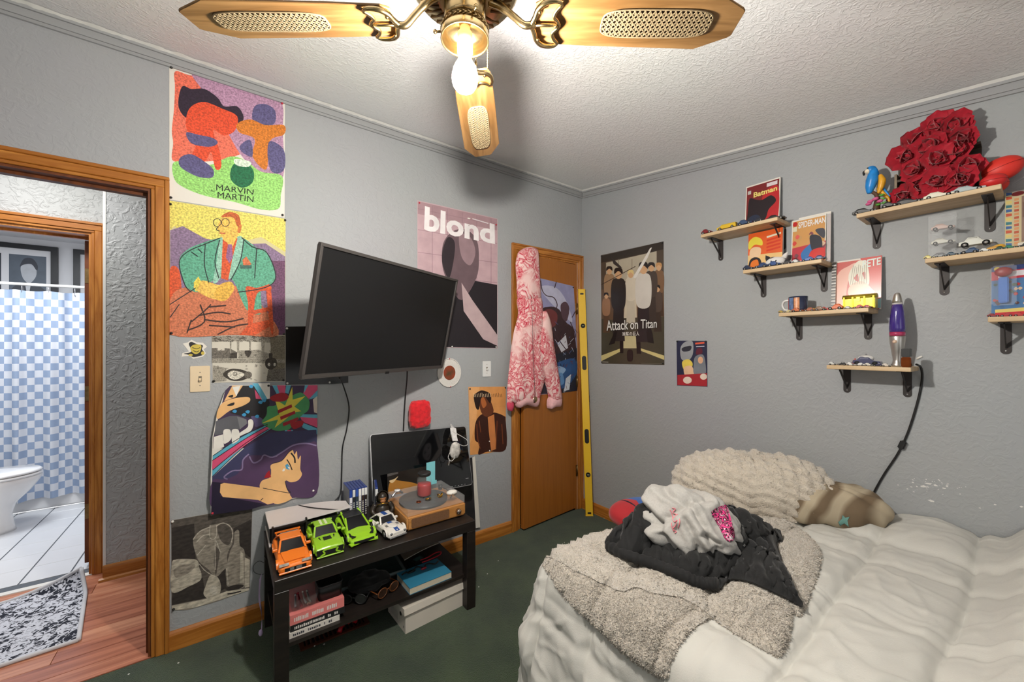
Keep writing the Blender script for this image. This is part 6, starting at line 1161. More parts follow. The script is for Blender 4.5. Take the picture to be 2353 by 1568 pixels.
y3_ = RW(2314, 418, XR - .05); e = T('foam_ball', 'small red ball hanging over the end of the rose shelf', 'ball', (XR - .070, max(y3_.y, .105), zt)); obj('ball', M().sph((.01, 0, .028), (.026, .027, .028), 20, 12), BALL, e); obj('seam', M().tube([(.01 + .0265 * cos(t), .0275 * sin(t), .028) for t in [2 * pi * k / 30 for k in range(30)]], .0008, 5, closed=True), MATS['seam_dark'], e)
# ================================================================== BRICK-BUILT MODEL CARS ON THE TABLE
SIL2 = mat('model_silver', rgb(170, 170, 172), .3, .7); MBLK = mat('model_black', rgb(24, 24, 25), .4)
def sect(y, hw, z0, z1, ch=.25, tilt=0):
    c_ = (z1 - z0) * ch
    return [Vector((x, y, z)) for x, z in ((-hw + c_ * .5, z0), (hw - c_ * .5, z0), (hw, z0 + c_), (hw * .985, z1 - c_), (hw * .90, z1 - c_ * .15), (hw * .55, z1 + .0015), (0, z1 + .003), (-hw * .55, z1 + .0015), (-hw * .90, z1 - c_ * .15), (-hw * .985, z1 - c_), (-hw, z0 + c_))]
def model_car(label, x, y, col, P, group='brick-built model cars on the table', rz=0.0):
    L, W = P['L'], P['W']; hw = W / 2; PM = mat('brick_paint_%d_%d_%d' % col, rgb(*col), .35, coat=.25)
    e = T('model_car', label, 'model car', (x, y, TZ), rz, group); z0 = .010
    b = M().loft([sect(yy * L, hw * ww, z0 + .004 * (i in (0,)), zz_) for i, (yy, ww, zz_) in enumerate(P['body'])], 0, False); obj('body', b, PM, e, bevel=.0018, seg=1)
    ca = P['cab']                                            # (y_base_front, y_roof_front, y_roof_back, y_base_back, z_base, z_roof)
    yb0, yr0, yr1, yb1, zb_, zr = ca; wb_, wr_ = hw * .80, hw * .62
    cab = M().add([(-wb_, yb0 * L, zb_), (wb_, yb0 * L, zb_), (wb_, yb1 * L, zb_), (-wb_, yb1 * L, zb_), (-wr_, yr0 * L, zr), (wr_, yr0 * L, zr), (wr_, yr1 * L, zr), (-wr_, yr1 * L, zr)], [(4, 5, 6, 7), (0, 1, 5, 4), (1, 2, 6, 5), (2, 3, 7, 6), (3, 0, 4, 7)])
    obj('windows', cab, mat('model_glass', rgb(26, 26, 28), .15), e)
    rf = M().bx(-wr_ * 1.05, wr_ * 1.05, yr0 * L - .002, yr1 * L + .004, zr - .002, zr + .004); obj('roof', rf, P.get('roofm', PM), e, bevel=.0015, seg=1)
    for s_ in (-1, 1):
        obj('pillar', M().bar((s_ * wb_, yb0 * L, zb_), (s_ * wr_ * 1.02, yr0 * L, zr), .007, .006), PM, e); obj('pillar', M().bar((s_ * wb_, yb1 * L, zb_), (s_ * wr_ * 1.02, yr1 * L, zr), .013, .006), PM, e)
        obj('mirror', M().bx(min(s_ * hw * .86, s_ * hw * 1.16), max(s_ * hw * .86, s_ * hw * 1.16), yb0 * L + .012, yb0 * L + .024, zb_ + .004, zb_ + .014), PM, e, bevel=.002, seg=1)
    for yy in P['wheels']:
        for s_ in (-1, 1):
            w2 = M().cyl((s_ * (hw - .016), yy * L, .021), (s_ * (hw + .001), yy * L, .021), .021, n=20); w2.add(*(lambda q: (q.v, q.f, 1, True))(M().cyl((s_ * (hw - .004), yy * L, .021), (s_ * (hw + .0022), yy * L, .021), .012, n=12)))
            obj('wheel', w2, [TYRE, SIL2], e)
            obj('wheel_arch', M().grid(lambda a_, b_: Vector((s_ * (hw + .003 - .010 * b_), yy * L + .026 * cos(pi * a_), .019 + .026 * sin(pi * a_))), 10, 1), PM, e, fixn=True)
    return e, PM
body_std = [(-.5, .80, .030), (-.47, .94, .038), (-.36, 1.0, .044), (-.12, .98, .050), (.10, .97, .050), (.32, 1.0, .052), (.46, .95, .050), (.5, .86, .042)]
# orange
P = dict(L=.262, W=.122, body=[(-.5, .82, .028), (-.47, .96, .034), (-.34, 1.0, .043), (-.12, .96, .050), (.10, .97, .052), (.30, 1.02, .056), (.44, .98, .056), (.5, .88, .046)], cab=(-.14, .03, .26, .44, .050, .082), wheels=(-.30, .30))
e, PM = model_car('orange brick-built model car at the left front corner of the table', .224, 1.900, (236, 122, 34), P)
L, hw = .262, .061
obj('hood_panel', M().prism([(-.036, -.42 * L, .0425), (.036, -.42 * L, .0425), (.044, -.15 * L, .0515), (-.044, -.15 * L, .0515)], (0, 0, .0025)), PM, e)
for s_ in (-1, 1): obj('headlight', M().obx((s_ * .040, -.455 * L, .036), (.034, .022, .010), Matrix.Rotation(-.5, 3, 'X')), mat('lamp_cluster', rgb(170, 164, 156), .2, .5, var=.4, vscale=120), e)
obj('grille', M().bx(-.038, .038, -.506 * L, -.498 * L, .014, .027), MBLK, e); obj('grille_studs', M().bx(-.020, -.006, -.509 * L, -.505 * L, .015, .026).bx(.002, .022, -.509 * L, -.505 * L, .015, .026), SIL2, e)['kind'] = 'stuff'
obj('bumper', M().bx(-.058, .058, -.512 * L, -.48 * L, .006, .013), PM, e, bevel=.002, seg=1)
obj('rear_window_louvre', M().prism([(-.034, .27 * L, .0845), (.034, .27 * L, .0845), (.040, .42 * L, .062), (-.040, .42 * L, .062)], (0, .002, .003)), MBLK, e)
obj('rear_wing', M().bx(-.050, .050, .455 * L, .50 * L, .070, .074).bx(-.046, -.042, .46 * L, .49 * L, .045, .070).bx(.042, .046, .46 * L, .49 * L, .045, .070), PM, e)
# green muscle car
P = dict(L=.262, W=.118, body=[(-.5, .90, .036), (-.48, .98, .042), (-.34, 1.0, .048), (-.10, .97, .052), (.12, .97, .054), (.30, 1.03, .058), (.44, 1.0, .056), (.5, .92, .048)], cab=(-.12, .02, .24, .46, .052, .084), wheels=(-.31, .30))
GRN = (150, 202, 40)
e, PM = model_car('lime green brick-built muscle car, second from the left on the table', .362, 1.950, GRN, P); L = .262
obj('hood_vent', M().bx(-.016, .016, -.30 * L, -.18 * L, .0505, .0535), MBLK, e)
for s_ in (-1, 1):
    obj('hood_vent', M().prism([(s_ * .026, -.28 * L, .0505), (s_ * .034, -.18 * L, .0525), (s_ * .028, -.16 * L, .0525)], (0, 0, .002)), MBLK, e); obj('roof_stripe', M().bx(s_ * .010 - .005, s_ * .010 + .005, .02 * L, .25 * L, .0878, .0890), mat('stripe_pale', rgb(222, 232, 190), .4), e)
    obj('headlight', M().bx(min(s_ * .026, s_ * .054), max(s_ * .026, s_ * .054), -.506 * L, -.497 * L, .026, .036), MBLK, e)
    obj('bumper_fang', M().bar((s_ * .030, -.512 * L, .033), (s_ * .022, -.516 * L, .020), .006, .005).bar((s_ * .022, -.516 * L, .020), (s_ * .040, -.514 * L, .010), .006, .005), PM, e)
    obj('side_scoop', M().sph((s_ * .060, .14 * L, .040), (.006, .022, .012), 10, 6), PM, e)
obj('grille', M().bx(-.052, .052, -.505 * L, -.498 * L, .012, .030), MBLK, e); obj('splitter', M().bx(-.054, .054, -.525 * L, -.49 * L, .004, .009), PM, e, bevel=.0015, seg=1)
obj('rear_wing', M().bx(-.054, .054, .47 * L, .51 * L, .066, .070).bx(-.05, -.046, .47 * L, .5 * L, .045, .066).bx(.046, .05, .47 * L, .5 * L, .045, .066), MBLK, e)
# green supercar
P = dict(L=.280, W=.125, body=[(-.5, .70, .020), (-.46, .92, .026), (-.34, 1.0, .036), (-.14, .94, .046), (.10, .94, .050), (.28, 1.04, .056), (.44, 1.02, .060), (.5, .94, .056)], cab=(-.20, .04, .26, .48, .044, .076), wheels=(-.31, .31), roofm=MBLK)
e, PM = model_car('lime green brick-built supercar with a black roof, third from the left on the table', .502, 1.978, (156, 208, 40), P, rz=radians(3)); L = .28
obj('engine_cover', M().prism([(-.034, .27 * L, .079), (.034, .27 * L, .079), (.040, .47 * L, .062), (-.040, .47 * L, .062)], (0, .001, .003)), MBLK, e)
for s_ in (-1, 1):
    obj('headlight', M().prism([(s_ * .030, -.43 * L, .034), (s_ * .052, -.36 * L, .040), (s_ * .048, -.44 * L, .032)], (0, 0, .002)), MBLK, e)
    obj('canard', M().prism([(s_ * .018, -.50 * L, .008), (s_ * .066, -.46 * L, .012), (s_ * .060, -.53 * L, .008)], (0, 0, .004)), PM, e); obj('roof_rail', M().bar((s_ * .046, -.10 * L, .056), (s_ * .040, .30 * L, .082), .008, .005), PM, e)
    obj('side_intake', M().sph((s_ * .062, .10 * L, .040), (.007, .030, .014), 10, 6), MBLK, e)
obj('intake', M().bx(-.045, .045, -.505 * L, -.485 * L, .010, .022), MBLK, e); obj('rear_wing', M().bx(-.062, .062, .46 * L, .53 * L, .086, .090).bx(-.05, -.044, .47 * L, .5 * L, .05, .086).bx(.044, .05, .47 * L, .5 * L, .05, .086), PM, e)
# white classic with a blue stripe
P = dict(L=.215, W=.098, body=[(-.5, .84, .030), (-.47, .95, .036), (-.34, 1.0, .042), (-.12, .94, .044), (.10, .93, .044), (.30, 1.02, .046), (.44, .97, .044), (.5, .88, .038)], cab=(-.06, .06, .24, .44, .044, .072), wheels=(-.31, .30))
e, PM = model_car('white classic model car with a blue centre stripe, nearest the record player', .636, 1.905, (228, 224, 216), P, rz=radians(9)); L = .215; BST = mat('stripe_blue', rgb(36, 78, 150), .35)
obj('hood_stripe', M().prism([(-.010, -.49 * L, .0365), (.010, -.49 * L, .0365), (.010, -.30 * L, .0465), (.010, -.07 * L, .0485), (-.010, -.07 * L, .0485), (-.010, -.30 * L, .0465)], (0, 0, .0012)), BST, e); obj('roof_stripe', M().bx(-.010, .010, .055 * L, .26 * L, .0762, .0772), BST, e); obj('hood_bulge', M().sph((0, -.22 * L, .045), (.024, .035, .0045), 14, 6), PM, e)
for s_ in (-1, 1): obj('hood_vent', M().bx(min(s_ * .022, s_ * .032), max(s_ * .022, s_ * .032), -.26 * L, -.18 * L, .0455, .0475), SIL2, e); obj('headlight', M().cyl((s_ * .034, -.49 * L, .030), (s_ * .034, -.503 * L, .030), .006, n=12), SIL2, e)
obj('bumper', M().bx(-.044, .044, -.525 * L, -.51 * L, .010, .016), SIL2, e, bevel=.002, seg=1); obj('wiper_frame', M().tube([(-.036, -.05 * L, .047), (0, -.055 * L, .0475), (.036, -.05 * L, .047)], .0015, 6), SIL2, e)

# ================================================================== LOWER SHELF OF THE TABLE
PINKB = mat('book_pink', rgb(226, 130, 126), .5); PAGE = mat('book_pages', rgb(206, 196, 174), .8, var=.06, vscale=200)
def book(label, x0, x1, y0, y1, z, h, cov, cat='book', rz=0.0, back=False, letters=None):
    cx, cy = (x0 + x1) / 2, (y0 + y1) / 2; e = T('book', label, cat, (cx, cy, z), rz); w, d = (x1 - x0) / 2, (y1 - y0) / 2
    obj('pages', M().bx(-w + .001, w - .001, -d + .001 if back else -d + .002, d - .003, .002, h - .002), PAGE, e); obj('cover', M().bx(-w, w, -d, d, 0, .0022).bx(-w, w, -d, d, h - .0022, h).bx(*((-w, w, d - .002, d) if back else (-w, w, -d, -d + .002)), .0022, h - .0022), cov, e)
    if letters:
        m = M(); r = random.Random(int(x0 * 1e4 + h * 1e5)); x = -w + .015
        while x < w - .03:
            k = r.uniform(.003, .006); m.bx(x, x + k, -d - .0004, -d + .0002, h * .28, h * (.62 + .12 * r.random())); x += k + r.uniform(.0012, .003) + (.012 if r.random() < .12 else 0)
        obj('spine_lettering', m, letters, e)['kind'] = 'stuff'
    return e
LW_ = mat('letters_white', rgb(226, 220, 214), .6); LR_ = mat('letters_dark_red', rgb(120, 40, 40), .6); LK_ = mat('letters_grey', rgb(60, 62, 70), .6)
BX0, BX1 = .207, .405; by0, by1 = 1.800, 2.05
book('white paperback at the bottom of the stack under the table', BX0 - .004, BX1 - .010, by0, by1, SZ, .022, mat('book_white', rgb(222, 216, 208), .5), letters=LK_)
book('black paperback in the middle of the stack under the table', BX0 + .002, BX1 + .012, by0 + .004, by1, SZ + .022, .026, mat('book_black', rgb(30, 30, 32), .5), letters=LW_)
book('thick pink paperback on top of the stack under the table', BX0 + .001, BX1 + .010, by0 + .006, by1 - .01, SZ + .048, .040, PINKB, letters=LW_)
pz_ = SZ + .088
e = T('clear_tray', 'clear plastic tray of keys and small tools on the pink book', 'tray', (.262, 1.865, pz_)); 
def tub(w, d, h, t, k=.82):
    o = rrect(w, d, .016); i_ = rrect(w - 2 * t, d - 2 * t, .014); N = len(o); m = M(); vs = [(x * k, y * k, 0) for x, y in o] + [(x, y, h) for x, y in o] + [(x, y, h) for x, y in i_] + [(x * k, y * k, t) for x, y in i_]
    fs = [tuple(range(N - 1, -1, -1)), tuple(3 * N + j for j in range(N))]
    for a_ in range(3):
        for j in range(N): fs.append((a_ * N + j, a_ * N + (j + 1) % N, (a_ + 1) * N + (j + 1) % N, (a_ + 1) * N + j))
    return m.add(vs, fs, 0, True)
obj('tray', tub(.110, .100, .050, .002), CLEAR, e); 
for i, (lab, a0, a1, col, r_) in enumerate((('silver key in the clear tray', (-.030, -.02), (-.024, .025), (190, 190, 196), .005), ('pocket knife with a red end in the clear tray', (-.008, -.03), (-.014, .03), (170, 40, 60), .006), ('white nail clipper in the clear tray', (.010, -.02), (.004, .03), (210, 210, 206), .005), ('spoon-shaped steel tool in the clear tray', (.026, -.022), (.020, .026), (180, 178, 170), .006), ('coin lying in the front of the clear tray', (.012, -.032), (.022, -.030), (170, 160, 140), .006))):
    t_ = T('trinket', lab, 'trinket', (.262, 1.865, pz_ + .003)); mm = mat('trinket%d' % i, rgb(*col), .3, .7); obj('blade', M().tube([(a0[0], a0[1], .006), ((a0[0] + a1[0]) / 2, (a0[1] + a1[1]) / 2, .012), (a1[0], a1[1], .030 if i < 4 else .008)], [r_, r_ * .8, r_ * .5], 8), mm, t_); obj('end', M().sph((a1[0], a1[1], .030 if i < 4 else .008), r_ * .9, 8, 6), mm, t_)
e = T('black_box', 'open black storage box standing on the pink book', 'box', (.366, 1.880, pz_)); obj('box', tub(.098, .105, .062, .003, .94), BLK, e); obj('rim', M().tube([(x, y, .061) for x, y in rrect(.098, .105, .016)], .0022, 6, closed=True), mat('rim_grey', rgb(74, 74, 76), .4), e)
# sunglasses, dark bag, tablet, blue paperback, red cable
def glasses(label, loc, rz, col, lens):
    e = T('sunglasses', label, 'sunglasses', loc, rz)
    for s_ in (-1, 1):
        obj('lens', M().prism([(s_ * .033 + .024 * cos(t), -.004 + 0 * t, .026 + .020 * sin(t)) for t in [2 * pi * k / 18 for k in range(18)]], (0, .002, 0)), lens, e); obj('rim', M().tube([(s_ * .033 + .025 * cos(t), -.003, .026 + .021 * sin(t)) for t in [2 * pi * k / 18 for k in range(18)]], .0025, 6, closed=True), col, e)
        obj('temple', M().tube(spline([(s_ * .060, 0, .032), (s_ * .060, .05, .030), (s_ * .056, .085, .018)], 4), .0028, 6), col, e)
    obj('bridge', M().tube([(-.008, -.003, .030), (0, -.004, .033), (.008, -.003, .030)], .0022, 6), col, e); return e
glasses('black wraparound sunglasses on the lower shelf beside the book stack', (.470, 1.870, SZ + .001), radians(-35), BLK, mat('lens_smoke', rgb(40, 42, 40), .1)); glasses('brown tortoiseshell sunglasses on the lower shelf near the blue paperback', (.620, 1.845, SZ + .001), radians(20), mat('tortoise', rgb(110, 62, 30), .25, var=.4, vscale=60), mat('lens_brown', rgb(52, 36, 26), .1))
e = T('black_bag', 'crumpled black cloth bag lying on the lower shelf', 'bag', (.565, 1.960, SZ)); BAGM = mat('bag_black', rgb(20, 20, 21), .7, sheen=.2)
def bagf(a_, b_):
    t = 2 * pi * a_; q = pi * b_; p = Vector((.098 * sin(q) * cos(t), .080 * sin(q) * sin(t), .030 + .030 * cos(q))); n_ = noise.noise(p * 26 + Vector((3, 1, 2))) * .016; p += Vector((p.x, p.y, (p.z - .03) * 2)).normalized() * n_; p.z = max(p.z, 0); return p
obj('bag', M().grid(bagf, 40, 22), BAGM, e); obj('strap', M().tube(spline([(-.08, -.03, .03), (-.02, -.075, .045), (.05, -.06, .04), (.10, -.02, .018)], 6), .005, 8), BAGM, e)
book('blue paperback with cream pages at the right of the lower shelf', .700, .925, 1.785, 1.945, SZ, .032, mat('book_blue', rgb(52, 128, 160), .45, var=.08), rz=radians(2), back=True)
e = T('glass_tablet', 'grey glass-faced tablet lying across the back of the lower shelf', 'tablet', (.60, 2.09, SZ), radians(-4)); obj('case', M().prism([(x, y, 0) for x, y in rrect(.34, .20, .012)], (0, 0, .009)), mat('tablet_grey', rgb(120, 130, 132), .35, .3), e); obj('glass', M().prism([(x, y, .009) for x, y in rrect(.31, .17, .006)], (0, 0, .0008)), mat('tablet_glass', rgb(40, 60, 58), .05), e)
obj('edge_strip', M().bx(-.16, .16, -.104, -.096, .009, .016), mat('strip_pale', rgb(150, 168, 170), .3), e)
e = T('clear_folder', 'clear curved plastic folder leaning at the back right of the lower shelf', 'folder', (.86, 2.10, SZ + .033), radians(10)); obj('sheet', M().grid(lambda a_, b_: Vector((-.11 + .22 * a_, -.07 + .14 * b_, .012 + .05 * b_ + .012 * sin(2.2 * a_))), 12, 6), mat('folder_smoke', rgb(130, 118, 106), .12, alpha=.7), e, fixn=True); obj('rim', M().tube([(-.11 + .22 * t, -.07, .012 + .012 * sin(2.2 * t)) for t in [k / 10 for k in range(11)]], .002, 6), mat('folder_rim', rgb(190, 186, 178), .2), e)
e = T('earphones', 'tangled black earphones with red ends on the blue paperback', 'earphones', (.800, 1.900, SZ + .0335)); r = random.Random(12); pts = [(-.09 + .02 * k + r.uniform(-.01, .01), .015 * sin(k * 1.9) + r.uniform(-.008, .008), .004 + .006 * abs(sin(k * 2.7))) for k in range(11)]
obj('cable', M().tube(spline(pts, 6), .0035, 6), BLK, e); obj('plug', M().sph((.02, -.012, .006), (.016, .007, .006), 10, 6), mat('plug_red', rgb(150, 28, 44), .4), e); obj('splitter', M().sph((-.04, 0, .006), (.022, .010, .006), 10, 6), BLK, e)
e = T('red_cable', 'loop of red cable on the lower shelf behind the blue paperback', 'cable', (.90, 1.945, SZ + .0335)); obj('loop', M().tube(spline([(-.07, -.01, .012), (-.02, -.02, .020), (.03, -.012, .022), (.045, .004, .026), (.02, .016, .024), (-.03, .008, .018), (-.07, .012, .014)], 6), .003, 6), mat('cable_red', rgb(190, 26, 46), .4), e)
e = T('small_charger', 'black charger block among the clutter on the lower shelf', 'charger', (.845, 2.02, SZ), .3); obj('block', M().bx(-.05, .05, -.03, .03, 0, .028), BLK, e, bevel=.004); obj('label', M().bx(-.03, .02, -.02, .01, .028, .0284), mat('charger_label', rgb(60, 96, 96), .4), e)
# ================================================================== ON THE FLOOR BELOW
BOXM = mat('shoebox_white', rgb(216, 208, 196), .6, var=.03); e = T('shoebox', 'white shoebox with its lid ajar on the carpet under the table', 'shoebox', (.838, 1.890, 0), radians(3.6))
obj('box', M().bx(-.165, .165, -.103, .103, 0, .090), BOXM, e); LR = Matrix.Translation((0, .0, .094)) @ Matrix.Rotation(radians(-7), 4, 'X')
obj('lid', M().bx(-.172, .172, -.110, .110, .012, .0145).bx(-.172, .172, -.1115, -.110, -.016, .0145).bx(-.172, .172, .110, .1115, -.016, .0145).bx(-.1735, -.172, -.110, .110, -.016, .0145).bx(.172, .1735, -.110, .110, -.016, .0145).xf(LR), BOXM, e); obj('label', M().bx(-.1655, -.165, -.02, .06, .02, .06), mat('box_label', rgb(196, 190, 180), .6), e); obj('stamp', M().bx(-.1655, -.165, -.085, -.078, .018, .028), mat('stamp_grey', rgb(120, 116, 110), .6), e); obj('thumb_hole', M().prism([(-.1742, -.07 + .010 * cos(t), .085 + .010 * sin(t)) for t in [2 * pi * k / 14 for k in range(14)]], (-.0004, 0, 0)), BLK, e)
e = T('floor_register', 'brown metal floor vent in the carpet under the table', 'floor vent', (.415, 2.030, 0)); VB = mat('vent_brown', rgb(96, 52, 36), .45, .3); vm = M().bx(-.150, .150, -.082, -.066, 0, .007).bx(-.150, .150, .066, .082, 0, .007).bx(-.150, -.132, -.066, .066, 0, .007).bx(.132, .150, -.066, .066, 0, .007); obj('frame', vm, VB, e)
for k in range(14):
    for y in (-.034, .034): obj('louvre', M().obx((-.120 + .0185 * k, y, .004), (.008, .056, .004), Matrix.Rotation(.5, 3, 'Y')), VB, e)
obj('centre_bar', M().bx(-.132, .132, -.005, .005, 0, .006), VB, e); obj('duct', M().bx(-.132, .132, -.066, .066, .0002, .0008), mat('duct_black', rgb(10, 10, 10), .9), e)
e = T('red_toy', 'red plastic toy with stubby limbs lying on the brown floor vent', 'toy', (.450, 2.010, .008), radians(20)); RT = mat('toy_red', rgb(186, 16, 34), .4); obj('torso', M().sph((0, 0, .018), (.020, .034, .017), 14, 8), RT, e)
for (a0, a1, n_) in (((-.012, .03, .018), (-.045, .052, .014), 'limb'), ((.012, .03, .018), (.048, .055, .016), 'limb'), ((-.012, -.03, .016), (-.044, -.050, .010), 'limb'), ((.012, -.03, .016), (.046, -.052, .010), 'limb'), ((0, .03, .02), (0, .060, .022), 'neck')): obj(n_, M().tube([a0, ((a0[0] + a1[0]) / 2, (a0[1] + a1[1]) / 2, .022), a1], [.011, .009, .011], 10), RT, e)
obj('head', M().sph((0, .066, .022), (.015, .014, .012), 12, 8), RT, e)
e = T('paper_bag', 'brown paper bag standing behind the table under its right end', 'paper bag', (.930, 2.200, 0)); KB = mat('kraft_paper', rgb(120, 92, 66), .8, var=.12, vscale=12); obj('bag', M().grid(lambda a_, b_: Vector((-.10 + .20 * a_ + .004 * sin(b_ * 9), -.03 + .010 * sin(a_ * 7 + b_ * 3), .38 * b_)), 14, 14, flip=True).grid(lambda a_, b_: Vector((-.10 + .20 * a_, .04, .38 * b_)), 4, 4).grid(lambda a_, b_: Vector((-.10, -.03 + .07 * a_, .38 * b_)), 2, 4).grid(lambda a_, b_: Vector((.10, -.03 + .07 * a_, .38 * b_)), 2, 4), KB, e, fixn=True)
a = Art(lambda x, y: e.location + Vector((x, -.0475, y)), (0, -1, 0), .0002); a.text('pa', [(.05, .36), (.075, .36), (.075, .31), (.05, .31)], rgb(40, 34, 28)); a.build('print', PRINT, e)
e = T('lilac_strap', 'lilac strip of fabric hanging by the left back leg of the table', 'fabric', tuple(FZ(618, 1400, .18))); LIL = mat('lilac_fabric', rgb(164, 148, 182), .8); xs_ = .122; obj('strap', M().grid(lambda a_, b_: Vector((xs_ - .004 + .004 * sin(b_ * 7) - .012 * b_ * (1 - a_), 1.90 + .05 * a_ + .01 * sin(b_ * 6), .17 + .23 * b_)), 4, 16), LIL, e, world=True, fixn=True); obj('toggle', M().sph((xs_ - .008, 1.905, .176), (.008, .014, .012), 10, 8), LIL, e, world=True)
e = T('thin_wire', 'thin black wire looping off the left side of the table onto the wall', 'wire', tuple(LW(600, 1300, 2.29))); obj('wire', M().tube(spline([Vector((.140, 2.10, .40)), LW(612, 1296, 2.28), LW(596, 1290, 2.285), LW(583, 1300, 2.286), LW(584, 1315, 2.286), LW(600, 1321, 2.286), LW(612, 1316, 2.285)], 8), .0012, 5), BLK, e, world=True)
# ================================================================== BED
EX, EY, ZT, RR = .935, 1.125, .560, .085                      # foot-side edge, end edge, top height, edge radius
bed = T('bed', 'low bed with a dark base standing under the white comforter', 'bed', (1.66, .05, 0))
obj('base', M().bx(EX + .10, XR - .02, -1.0, EY - .09, .0, .20), mat('bed_base_dark', rgb(30, 28, 28), .8), bed, world=True); obj('mattress', M().bx(EX + .07, XR - .02, -1.02, EY - .07, .20, .50), mat('mattress_white', rgb(214, 212, 206), .8), bed, world=True, bevel=.03)
def nz(x, y, s=0.0): return noise.noise(Vector((x, y, s)))
SEAMY = [.615, .378, .145, -.09, -.33, .85, 1.08]; SEAMX = [1.10, 1.50, 1.90, 2.085]
def comf(a, b):
    HANG = .47; X = EX + RR - (RR * pi / 2 + HANG) + a * (XR - .012 - (EX + RR - (RR * pi / 2 + HANG))); Y = -1.05 + b * (EY - RR + RR * pi / 2 + .40 + 1.05)
    ox = max(0.0, EX + RR - X); oy = max(0.0, Y - (EY - RR)); q = hypot(ox, oy); px, py = max(X, EX + RR), min(Y, EY - RR); up = Vector((0, 0, 1)); drop = 0
    if q > 0:
        d = Vector((-ox / q, oy / q, 0)); th = min(q / RR, pi / 2); hang = max(0.0, q - RR * pi / 2)
        w = (Y - X)
        hor = RR * sin(th) + .075 * (1 - exp(-hang / .16)) + (.012 * sin(w * 15 + 3 * nz(X, Y)) + .016 * nz(w * 7, hang * 4, 5)) * min(1, hang / .16)
        drop = RR * (1 - cos(th)) + hang; p = Vector((px, py, ZT - drop)) + d * hor; n = (d * sin(th) + up * cos(th)).normalized()
    else: p = Vector((X, Y, ZT)); n = up; th = 0
    # quilting
    sy0 = min(abs(Y + .02 * nz(X * 3, Y * 3) - .018 * (X - 1.5) - s_) for s_ in SEAMY); sx0 = min(abs(X + .015 * nz(Y * 4, X * 3, 3) - s_) for s_ in SEAMX + [.82, .56])
    sy, sxx = sy0, sx0; h = .014 * (1 - exp(-(sy / .020) ** 2)) + .006 * (1 - exp(-(sy / .006) ** 2)) + .009 * (1 - exp(-(sxx / .018) ** 2)) - .008
    for fx, fy, am, sd in ((3.2, 8.5, .0075, 21), (9, 4.2, .0055, 33), (6, 6, .0045, 47)):
        cr = nz(X * fx + .8 * nz(X * 3, Y * 3, sd), Y * fy + .8 * nz(X * 3, Y * 3, sd + 2), sd); h += am * max(0, 1 - abs(cr) * 7) * (.3 + .7 * max(0, nz(X * 2.3, Y * 2.3, sd + 5) + .4))
    h += .012 * min(1, sy / .11) * min(1, sxx / .13)
    wr_ = nz(X * 5.5 + 1.2 * nz(X * 2, Y * 2, 8), Y * 15 + 2.2 * nz(X * 3, Y * 2, 4), 2); h += .006 * (1 - abs(wr_) * 2.2) * (.6 + .4 * nz(X * 2, Y * 2, 11)) ; h += .0035 * nz(X * 17, Y * 9, 6) + .006 * nz(X * 2.4, Y * 2.4, 9)
    if q == 0:
        t = (X - 2.095) / .06; h += .045 / (1 + exp(-t * 3.2)) * (.8 + .4 * nz(Y * 4, 0, 7)) * (1 if Y < .62 else max(0, 1 - (Y - .62) / .2))     # fold along the wall
        k = (.062 - Y + .010 * nz(X * 6, 2)) / .035; h += .055 / (1 + exp(-k * 3)) * (1 if X > 1.2 else max(0, (X - .9) / .3))                                           # roll at the near right
    p = p + n * h; p.z = max(p.z, .015); p.x = min(p.x, XR - .006); return p
COMF = mat('comforter_white', rgb(198, 196, 189), .85, sheen=.15, bump=.10, bscale=260)
cm = M().grid(comf, 330, 350); cmo = obj('comforter', cm, COMF); tag(cmo, 'rumpled white quilted comforter covering the bed', 'comforter')
cmo.modifiers.new('thickness', 'SOLIDIFY').thickness = .012; cmo.modifiers['thickness'].offset = -1
tree = lambda m_: BVHTree.FromPolygons([tuple(p) for p in m_.v], m_.f)
CAMP = Vector((0, 0, HC)); BV = [tree(cm)]
def hit(u, v, trees):
    best = None; d = ray(u, v).normalized()
    for t in trees:
        r_ = t.ray_cast(CAMP, d)
        if r_[0] is not None and (best is None or r_[3] < best[3]): best = r_
    return best
def segd(p, a, b):
    dx, dy = b[0] - a[0], b[1] - a[1]; L2 = dx * dx + dy * dy or 1e-9; t = max(0, min(1, ((p[0] - a[0]) * dx + (p[1] - a[1]) * dy) / L2)); return hypot(p[0] - a[0] - t * dx, p[1] - a[1] - t * dy)
def smooth_outline(pts, n=6, jag=0.0, seed=1):
    q = [Vector((x, y, 0)) for x, y in pts]; N = len(q); out = []; r = random.Random(seed)
    for i in range(N):
        p0, p1, p2, p3 = q[i - 1], q[i], q[(i + 1) % N], q[(i + 2) % N]
        for k in range(n):
            t = k / n; w = .5 * ((2 * p1) + (p2 - p0) * t + (2 * p0 - 5 * p1 + 4 * p2 - p3) * t * t + (3 * p1 - p0 - 3 * p2 + p3) * t ** 3)
            out.append((w.x + r.uniform(-jag, jag), w.y + r.uniform(-jag, jag)))
    return out
